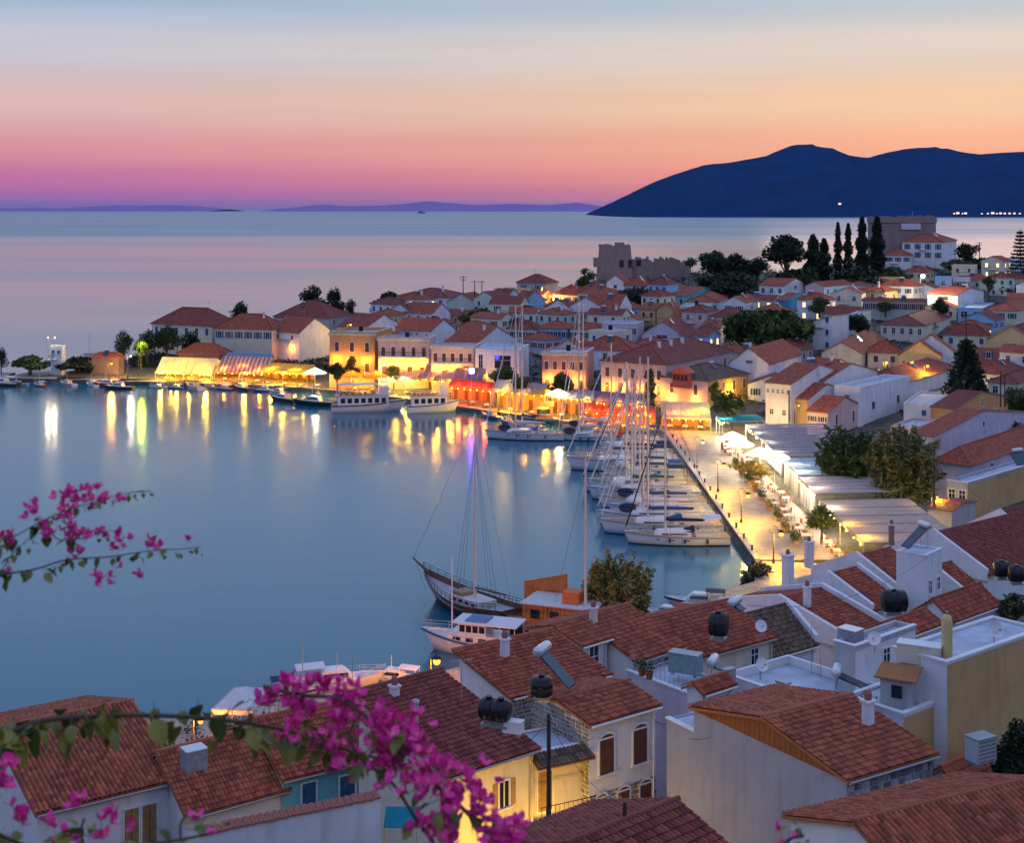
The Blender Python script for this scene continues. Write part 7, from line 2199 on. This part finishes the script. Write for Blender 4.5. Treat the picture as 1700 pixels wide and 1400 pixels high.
# rooftop clutter on the low blue terrace: small brown hut
p = P(1492, 1168, 69.5)
root = thing('rooftop_hut', 'little grey hut with brown roof on the blue terrace', 'hut', p)
q = MB(); q.box((0, 0, .6), (1.5, 1.2, 1.5), 0, -.5); q.build('wall', WALL['grey'], root)
q = MB(); q.slab([Matrix.Rotation(-.5, 3, 'Z') @ Vector(v) for v in ((-1, -.8, 1.4), (1, -.8, 1.4), (1, .8, 1.7), (-1, .8, 1.7))], .08); q.build('roof', WALL['rust'], root)
q = MB(); q.box((-.3, -.72, .8), (.5, .06, .6), 0, -.5); q.build('hatch', GLASS, root)
# freestanding wall with tile coping, bottom left
a, b = P(330, 1383, 58), P(632, 1320, 61.7)
root = thing('garden_wall', 'tall pale garden wall topped with red coping tiles at bottom left', 'wall', (a.x, a.y, 9.0))
e = (b - a); e.z = 0; L = e.length; e.normalize(); nrm = Vector((e.y, -e.x, 0)); zt = (a.z + b.z) / 2 - 9
q = MB(); q.obox(-nrm * .0, e * L, -nrm * .3, (0, 0, zt - .15)); q.build('wall', WALL['white'], root)
cm = MB(); cm.mesh([(0, -.08, 0), (.3, -.08, 0), (.3, .42, .13), (0, .42, .13), (0, -.08, .05), (.3, -.08, .05), (.29, .42, .2), (0.01, .42, .2), (.15, -.08, .11), (.15, .42, .25)],
                   [(0, 4, 7, 3), (1, 2, 6, 5), (4, 8, 9, 7), (8, 5, 6, 9), (0, 1, 5, 8, 4), (3, 7, 9, 6, 2), (0, 3, 2, 1)])
CMD = cm.data('coping_tile', simple('coping_terracotta', (.34, .12, .08), .8, vary=.3, scale=8))
n = int(L / .31)
an = math.atan2(e.y, e.x)
for k in range(n):
    link('coping_tile', CMD, root, mat=Matrix.Translation(e * (L * k / n) + Vector((0, 0, zt - .14 + RND.uniform(-.015, .015)))) @ Matrix.Rotation(an, 4, 'Z'))
# flue pipe on the dark red roof
p = P(690, 1214, 70); root = thing('flue_pipe', 'slim metal flue pipe standing on the dark red roof', 'flue', p)
q = MB(); q.tube((0, 0, -.5), (0, 0, 1.35), .15, n=10); q.build('pipe', ALU, root)
q = MB(); q.lathe((0, 0, 1.35), [(.2, 0), (.2, .14), (.05, .22), (0, .22)], 10); q.build('cowl', METAL, root)
# turquoise awning, scooter like clutter in the alley right of the garden wall
p = P(665, 1368, 63)
root = thing('alley_awning', 'small turquoise awning over the alley behind the flowers', 'awning', p)
q = MB(); q.slab([(-.7, -.6, .1), (.8, -.6, .1), (.8, .6, .5), (-.7, .6, .5)], .04); q.build('awning_panel', CL['teal'], root)
q = MB()
for x in (-.65, .75): q.tube((x, -.55, -2), (x, -.55, .08), .025, n=4)
q.build('pole', METAL, root)
# pale shed roof by the shore at left
fl_, fr_ = P(352, 1178, 99), P(420, 1180, 98)
awning('pale canvas shore shelter left of the flower branch', [fl_, fr_, fr_ + Vector((1.2, 3.5, .35)), fl_ + Vector((.9, 3.5, .35))], 'white', floor=1.0)
# terrace railing and furniture on the blue terrace
hh = HOUSES['lilac walled house with pale blue flat terrace']
q = MB(); U, V, h = hh['U'], hh['V'], hh['h']
for k in range(16):
    pnt = V * (0.1 + (hh['lv'] - .2) * 0) + U * hh['lu'] * k / 15 + V * .15 + Vector((0, 0, h + .15)); q.tube(pnt, pnt + Vector((0, 0, .8)), .015, n=4)
q.tube(V * .15 + Vector((0, 0, h + .95)), V * .15 + U * hh['lu'] + Vector((0, 0, h + .95)), .02, n=4)
q.build('terrace_railing', METAL, hh['root'])
# overhead wires
def wire(label, a, b, sag=0.6, r=0.012):
    a, b = Vector(a), Vector(b)
    root_pts = [a.lerp(b, t / 12) - Vector((0, 0, sag * 4 * (t / 12) * (1 - t / 12))) for t in range(13)]
    q = MB(); q.path([p_ - a for p_ in root_pts], r, n=4)
    o = q.build('overhead_wire', DARKWIRE, None, a); tag(o, label, 'wire')
wire('overhead wire from the lane pole to the stone house', P(911, 1192, 62), P(985, 1225, 71.5))
wire('overhead wire from the lane pole to the yellow house', P(911, 1194, 62), P(800, 1268, 67))
wire('overhead wire from the lane pole to the bottom centre post', P(911, 1196, 62), P(1037, 1340, 50))

# ------------------------------------------------------------------ bougainvillea close to the camera
LG = {}
def leaf_mat(name, c1, c2):
    m, t, b = mat(name)
    oi = nd(t, 'ShaderNodeObjectInfo')
    t.links.new(mixc(t, oi.outputs['Random'], c1, c2), b.inputs['Base Color'])
    b.inputs['Roughness'].default_value = .5
    b.inputs['Subsurface Weight'].default_value = 0.0
    return m
BL = leaf_mat('bougainvillea_leaf', (.05, .085, .010), (.26, .22, .02))
BF = leaf_mat('bougainvillea_bract', (.78, .012, .24), (1.0, .07, .38))
BFC = simple('bougainvillea_centre', (.75, .66, .45), .6)
STEM = simple('bougainvillea_stem', (.085, .06, .035), .8, vary=.3)
def leaf_mesh():
    q = MB()
    n = 8
    prof = [(0, 0), (.18, .30), (.42, .36), (.70, .26), (.90, .10), (1.0, 0)]
    for s in (1, -1):
        for i in range(len(prof) - 1):
            (x0, y0), (x1, y1) = prof[i], prof[i + 1]
            z = lambda x, y: -0.22 * x * x + 0.28 * abs(y)
            q.mesh([(x0, 0, z(x0, 0)), (x1, 0, z(x1, 0)), (x1, s * y1, z(x1, y1)), (x0, s * y0, z(x0, y0))], [(0, 1, 2, 3)], 0, True)
    q.tube((-.35, 0, .05), (0, 0, 0), .02, n=4)
    return q.data('leaf', BL)
def bract_mesh():
    q = MB()
    for k in range(3):
        an = 2 * pi * k / 3
        d, s = Vector((cos(an), sin(an), 0)), Vector((-sin(an), cos(an), 0))
        up = Vector((0, 0, 1))
        rows = [(0.0, .03, .0), (.3, .34, .16), (.62, .42, .42), (.85, .26, .68), (1.0, .02, .84)]
        pts = [[d * x * .8 + s * w * e + up * (z + (.12 if e else 0)) for e in (-1, 0, 1)] for x, w, z in rows]
        for i in range(4):
            for j in range(2):
                q.mesh([pts[i][j], pts[i][j + 1], pts[i + 1][j + 1], pts[i + 1][j]], [(0, 1, 2, 3)], 0, True)
    for k in range(3):
        an = 2 * pi * k / 3 + .5
        q.tube((0, 0, .05), (cos(an) * .14, sin(an) * .14, .5), .03, .05, 5, 1)
    q.tube((0, 0, -.5), (0, 0, .05), .03, n=4, m=2)
    return q.data('flower', [BF, BFC, STEM])
LEAFM, BRACTM = leaf_mesh(), bract_mesh()
def rnd_rot(rr, lean=None):
    return Matrix.Rotation(rr.uniform(0, 2 * pi), 4, 'Z') @ Matrix.Rotation(rr.uniform(-.9, .9), 4, 'X') @ Matrix.Rotation(rr.uniform(-.9, .9), 4, 'Y')
def branch(label, pts, leaves, flowers, seed, r0=.006, r1=.003, twigs=(), ls=(.04, .062), fs=(.020, .032), spread=.05, fspread=.06, droop=True, frange=(0, 1), lrange=(0, 1), extra=(), taper=.35):
    LT = [0]
    """pts: the stem as points (px, py, distance); leaves hang from it, flowers cluster on it"""
    rr = random.Random(seed)
    W = [P(*p) for p in pts]
    base = W[0]
    root = thing('bougainvillea_branch', label, 'flowering branch', base, 'bougainvillea branches over the view')
    def smooth(Q):
        o = []
        for i in range(len(Q) - 1):
            p0, p1, p2, p3 = Q[max(0, i - 1)], Q[i], Q[i + 1], Q[min(len(Q) - 1, i + 2)]
            for k in range(5):
                t = k / 5
                o.append(.5 * ((2 * p1) + (p2 - p0) * t + (2 * p0 - 5 * p1 + 4 * p2 - p3) * t * t + (3 * p1 - p0 - 3 * p2 + p3) * t ** 3))
        return o + [Q[-1]]
    lines = [[p - base for p in smooth(W)]]
    for tw in twigs: lines.append([p - base for p in smooth([P(*p) for p in tw])])
    for i, L in enumerate(lines):
        q = MB(); q.path(L, r0 if i == 0 else r0 * .55, r1, 6); q.build('stem' if i == 0 else 'twig', STEM, root)
    tot = [sum((a - b).length for a, b in zip(L, L[1:])) for L in lines]
    def on(rng):
        i = rr.choices(range(len(lines)), tot)[0]
        L = lines[i]
        t = rng[0] + (rng[1] - rng[0]) * rr.random() if i == 0 else rr.random()
        LT[0] = t
        f = t * (len(L) - 1); k = min(int(f), len(L) - 2)
        return L[k].lerp(L[k + 1], f - k)
    for _ in range(leaves):
        p = on(lrange) + Vector((rr.gauss(0, spread * .5), rr.gauss(0, spread * .8), rr.gauss(0, spread * .35) - .008))
        s = rr.uniform(*ls) * (1.12 - taper * LT[0])
        R_ = Matrix.Rotation(rr.uniform(0, 2 * pi), 4, 'Z') @ Matrix.Rotation(rr.uniform(.25, 1.25) if droop else rr.uniform(-.8, .8), 4, 'Y') @ Matrix.Rotation(rr.uniform(-.7, .7), 4, 'X')
        link('leaf', LEAFM, root, mat=Matrix.Translation(p) @ R_ @ Matrix.Scale(s, 4))
    for _ in range(flowers):
        p = on(frange) + Vector((rr.gauss(0, fspread), rr.gauss(0, fspread), rr.gauss(0, fspread)))
        link('flower', BRACTM, root, mat=Matrix.Translation(p) @ rnd_rot(rr) @ Matrix.Scale(rr.uniform(*fs), 4))
    for (px, py, d, n, sp) in extra:
        c = P(px, py, d) - base
        for _ in range(n):
            p = c + Vector((rr.gauss(0, sp), rr.gauss(0, sp), rr.gauss(0, sp)))
            link('flower', BRACTM, root, mat=Matrix.Translation(p) @ rnd_rot(rr) @ Matrix.Scale(rr.uniform(*fs), 4))
    return root
branch('thin bougainvillea branch reaching in from the left over the water', [(-60, 965, 3.9), (0, 955, 3.95), (60, 945, 4.0), (110, 930, 4.05), (180, 925, 4.1), (250, 915, 4.15), (300, 912, 4.2), (334, 908, 4.2)], 125, 8, 5, .0032, .001,
       twigs=[[(-40, 905, 3.9), (20, 892, 3.95), (70, 865, 4.0), (120, 845, 4.05), (170, 830, 4.1), (215, 818, 4.15), (250, 816, 4.2)], [(70, 865, 4.0), (95, 895, 4.02), (130, 895, 4.05), (185, 880, 4.1)], [(0, 955, 3.95), (20, 920, 4), (60, 885, 4)]],
       spread=.018, fspread=.03, ls=(.022, .046), fs=(.014, .022), taper=.75,
       extra=[(5, 893, 3.95, 5, .012), (18, 897, 3.95, 4, .01), (55, 850, 4.0, 7, .014), (60, 838, 4.0, 3, .008), (105, 828, 4.05, 8, .014), (122, 832, 4.05, 8, .014), (158, 835, 4.1, 10, .016), (140, 822, 4.1, 4, .012), (108, 862, 4.05, 8, .014), (82, 885, 4.0, 8, .014), (135, 890, 4.05, 10, .018), (120, 885, 4.05, 6, .015), (163, 887, 4.1, 4, .01), (188, 905, 4.1, 6, .012), (197, 885, 4.1, 2, .005), (217, 896, 4.1, 2, .005), (252, 907, 4.15, 4, .008), (170, 963, 4.1, 6, .012), (233, 955, 4.15, 3, .006), (130, 920, 4.05, 4, .01), (195, 832, 4.1, 3, .01), (160, 811, 4.1, 2, .004)])
branch('leafy bougainvillea branch crossing the roofs at lower left', [(-60, 1235, 3.6), (0, 1222, 3.6), (70, 1198, 3.65), (150, 1190, 3.7), (240, 1188, 3.75), (330, 1192, 3.8), (400, 1200, 3.85), (470, 1212, 3.9), (530, 1230, 3.9), (590, 1250, 3.95), (640, 1262, 3.95)], 125, 6, 6, .007, .004, spread=.05, ls=(.04, .078), fspread=.035, fs=(.018, .026), frange=(.7, 1),
       extra=[(485, 1210, 3.85, 8, .016), (530, 1240, 3.9, 10, .02), (552, 1244, 3.9, 8, .016), (556, 1278, 3.9, 10, .018), (590, 1282, 3.9, 8, .018)])
branch('heavy magenta bougainvillea spray hanging at lower centre', [(438, 1140, 3.8), (500, 1155, 3.75), (560, 1160, 3.7), (600, 1185, 3.65), (640, 1215, 3.6), (690, 1265, 3.55), (730, 1310, 3.5), (770, 1345, 3.45), (810, 1385, 3.4), (850, 1420, 3.4)], 46, 26, 7, .005, .005, spread=.06, fspread=.043, fs=(.020, .031), frange=(.5, 1), lrange=(.35, 1),
       twigs=[[(600, 1185, 3.65), (580, 1220, 3.6), (600, 1262, 3.6), (650, 1300, 3.55), (690, 1360, 3.5), (720, 1400, 3.5)], [(640, 1215, 3.6), (690, 1205, 3.6), (705, 1228, 3.6)]],
       extra=[(455, 1155, 3.8, 8, .016), (440, 1165, 3.8, 5, .012), (478, 1135, 3.8, 4, .008), (490, 1168, 3.75, 8, .018), (515, 1145, 3.75, 6, .015), (535, 1152, 3.75, 6, .014), (500, 1180, 3.75, 6, .014), (515, 1178, 3.75, 6, .012), (575, 1190, 3.7, 14, .022), (570, 1158, 3.7, 8, .018), (580, 1180, 3.7, 10, .02), (640, 1210, 3.6, 16, .028), (660, 1235, 3.6, 16, .026), (695, 1225, 3.6, 10, .016), (620, 1228, 3.6, 8, .02), (640, 1275, 3.6, 12, .022), (720, 1280, 3.5, 14, .022), (700, 1310, 3.5, 12, .02), (768, 1310, 3.5, 12, .022), (740, 1345, 3.5, 10, .02), (795, 1345, 3.45, 9, .018), (740, 1382, 3.45, 14, .02), (715, 1375, 3.45, 8, .018), (830, 1382, 3.4, 12, .018), (850, 1395, 3.4, 8, .018)])
branch('bougainvillea sprigs with leaves at the bottom left corner', [(-50, 1360, 3.3), (10, 1392, 3.3), (60, 1408, 3.3), (140, 1412, 3.3), (220, 1405, 3.3), (300, 1395, 3.3), (345, 1385, 3.3)], 44, 4, 8, .005, .003, spread=.05, ls=(.03, .06), droop=False, fspread=.03, fs=(.018, .026),
       twigs=[[(140, 1412, 3.3), (135, 1380, 3.3), (140, 1360, 3.3)], [(300, 1395, 3.3), (300, 1370, 3.3), (310, 1352, 3.3)]],
       extra=[(8, 1285, 3.3, 7, .014), (5, 1310, 3.3, 6, .012), (40, 1357, 3.3, 9, .012), (125, 1335, 3.3, 4, .007), (88, 1372, 3.3, 3, .006), (108, 1393, 3.3, 5, .01), (168, 1392, 3.3, 3, .006), (182, 1360, 3.3, 4, .007)])
branch('small bougainvillea tuft with yellowing leaves at the bottom edge', [(1290, 1420, 3.5), (1310, 1395, 3.5), (1335, 1388, 3.5)], 20, 3, 9, .004, .003, spread=.03, ls=(.02, .04), droop=False, fs=(.014, .02), fspread=.02)

# ------------------------------------------------------------------ rooftop clutter on the near houses
def chimney(label, px, y0, y1, d, w=.5, m='white'):
    b, t = P(px, y1, d), P(px, y0, d); h = t.z - b.z
    root = thing('chimney_stack', label, 'chimney', b, None, -.9)
    q = MB(); q.box((0, 0, h * .4), (w, w, h * 1.2)); q.build('shaft', WALL[m], root)
    q = MB(); q.box((0, 0, h + .03), (w * 1.35, w * 1.35, .1)); q.build('cap', TRIM, root)
    q = MB(); q.lathe((0, 0, h + .08), [(.16, 0), (.19, .2), (.13, .42), (0, .45)], 8); q.build('chimney_pot', WALL['redbrown'], root)
chimney('tall white chimney with dark pot at the near end of the promenade', 1308, 922, 975, 123, .75)
chimney('slim white chimney right of the tall one with dark pot', 1343, 900, 935, 128, .6)
chimney('dark chimney pipe above the pergola end', 1480, 872, 900, 140, .4, 'brown')
chimney('small white chimney on the red ridge beside the flue pipe roof', 655, 1140, 1165, 73.5, .4)
chimney('white chimney on the ridge of the roof with solar panel', 838, 1062, 1085, 81, .4)
chimney('small cream chimney on the overhanging red roof', 985, 1010, 1034, 92, .4, 'cream')
chimney('white plastered chimney on the wide red roof', 1340, 975, 1002, 112, .45)
chimney('white chimney on the brown boarded gable house', 1441, 1165, 1196, 64, .4)
def dish(label, px, py, d, rz):
    root = thing('satellite_dish', label, 'satellite dish', P(px, py, d), None, rz)
    q = MB(); q.tube((0, 0, -.4), (0, 0, .35), .03, n=5); q.build('mast', METAL, root)
    q = MB(); q.lathe((0, -.05, .5), [(0, 0), (.18, .02), (.32, .07), (.42, .14)], 12, 0, (0, -1, .45)); q.build('reflector', TRIM, root)
    q = MB(); q.tube((0, -.08, .3), (0, -.5, .62), .015, n=4); q.box((0, -.5, .62), (.08, .1, .08)); q.build('feed_arm', METAL, root)
dish('satellite dish on the parapet of the white flat roofed house', 1262, 1118, 82, .5)
dish('satellite dish on the grey flat roof by the yellow flue', 1452, 1074, 86, -.4)
dish('satellite dish on the white terrace of the yellow building', 1650, 1062, 72, .3)
dish('satellite dish by the cream house gable window', 1262, 1052, 96, .2)
def pot(label, px, py, d, s=1.0):
    root = thing('potted_plant', label, 'potted plant', P(px, py, d))
    q = MB(); q.lathe((0, 0, 0), [(.14 * s, 0), (.2 * s, .32 * s), (.22 * s, .34 * s), (.18 * s, .34 * s)], 10); q.build('pot', WALL['rust'], root)
    rr = random.Random(int(px)); q = MB()
    for _ in range(90): leafquad(q, Vector((rr.gauss(0, .16), rr.gauss(0, .16), .45 + abs(rr.gauss(0, .2)))) * s, .07 * s, rr)
    q.build('foliage', LEAF['green'], root)
for i, (px, py, d, lb_) in enumerate(((1066, 1122, 85, 'left end of the blue terrace rail'), (1078, 1128, 84.6, 'middle of the blue terrace rail'), (1440, 1190, 69.5, 'blue terrace below the white front'))):
    pot('potted green plant at the ' + lb_, px, py, d, 1.3)
cabinet('white air conditioner on the white flat roof parapet side', P(1300, 1150, 83), (.85, .4, .6), -.9, TRIM, METAL, 5, 'air_conditioner', 'air conditioner')
cabinet('pale air conditioner beside the silver tank on the terrace', P(1210, 1128, 86), (.8, .4, .6), .6, ALU, METAL, 5, 'air_conditioner', 'air conditioner')
cabinet('grey water cistern box on the grey flat roof', P(1412, 1068, 90), (1.3, 1.0, .9), -.8, simple('sheet_grey', (.26, .27, .30), .5, vary=.25), ALU)
# stacked planks and sheets lying about on the white flat roof
root = thing('timber_stack', 'loose stack of old boards lying on the white flat roof', 'boards', P(1335, 1160, 83.5), None, .4)
for k in range(7):
    q = MB(); q.box((RND.uniform(-.1, .1), -.5 + k * .16, .05 + .04 * (k % 2)), (2.2, .13, .04), 0, RND.uniform(-.08, .08)); q.build('plank', CHW if k % 2 else WOODP, root)
wire('overhead wire from the stone house to the blank wall house', P(1082, 1190, 74), P(1180, 1225, 68), .5)
wire('overhead wire crossing the lane from the stone house to the right', P(1086, 1200, 74.5), P(1500, 1120, 70), 1.2)
wire('overhead wire from the right edge pole over the maroon roofs', P(1551, 748, 168), P(1700, 860, 150), 1.5, .02)
wire('overhead wire between the white rooftop block and the cream house', P(1540, 925, 121), P(1240, 1005, 97), 1.5, .015)
# bollards and planters on the promenade
BOL = None
for k in range(15):
    if BOL is None:
        q = MB(); q.lathe((0, 0, 0), [(.14, 0), (.12, .1), (.1, .38), (.17, .48), (.15, .56), (0, .6)], 8); BOL = q.data('bollard', IRON)
    o = link('bollard', BOL, None, (27.35, 162 + k * 5.7, 1.12)); tag(o, 'black iron mooring bollard on the edge of the promenade', 'bollard', 'bollards along the promenade edge')
PLM = None
rr = random.Random(15)
for k in range(9):
    root = thing('planter', 'long planter with green and red plants, %s from the near end of the promenade' % NUM[k], 'planter', (33.0 + .12 * k, 166 + k * 6.2, 1.0), 'promenade planters')
    q = MB(); q.box((0, 0, .25), (.6, 2.6, .5)); q.build('trough', WALL['brown'], root)
    q = MB()
    for _ in range(260): leafquad(q, Vector((rr.gauss(0, .22), rr.uniform(-1.3, 1.3), .5 + abs(rr.gauss(0, .35)))), rr.uniform(.08, .18), rr)
    q.build('foliage', LEAF['tamarisk'] if k % 2 else LEAF['green'], root)

# ------------------------------------------------------------------ haze
def haze():
    m = bpy.data.materials.new('haze')
    m.use_nodes = True
    t = m.node_tree
    t.nodes.clear()
    v = nd(t, 'ShaderNodeVolumePrincipled')
    v.inputs['Color'].default_value = (0.45, 0.62, 1.0, 1)
    v.inputs['Density'].default_value = 1.0e-5
    v.inputs['Anisotropy'].default_value = 0.0
    o = nd(t, 'ShaderNodeOutputMaterial')
    t.links.new(v.outputs[0], o.inputs['Volume'])
    q = MB(); q.obox((-75000, -700, -8), (150000, 0, 0), (0, 96000, 0), (0, 0, 470))
    tag(q.build('haze', m), 'thin evening haze over the sea', kind='stuff')
haze()
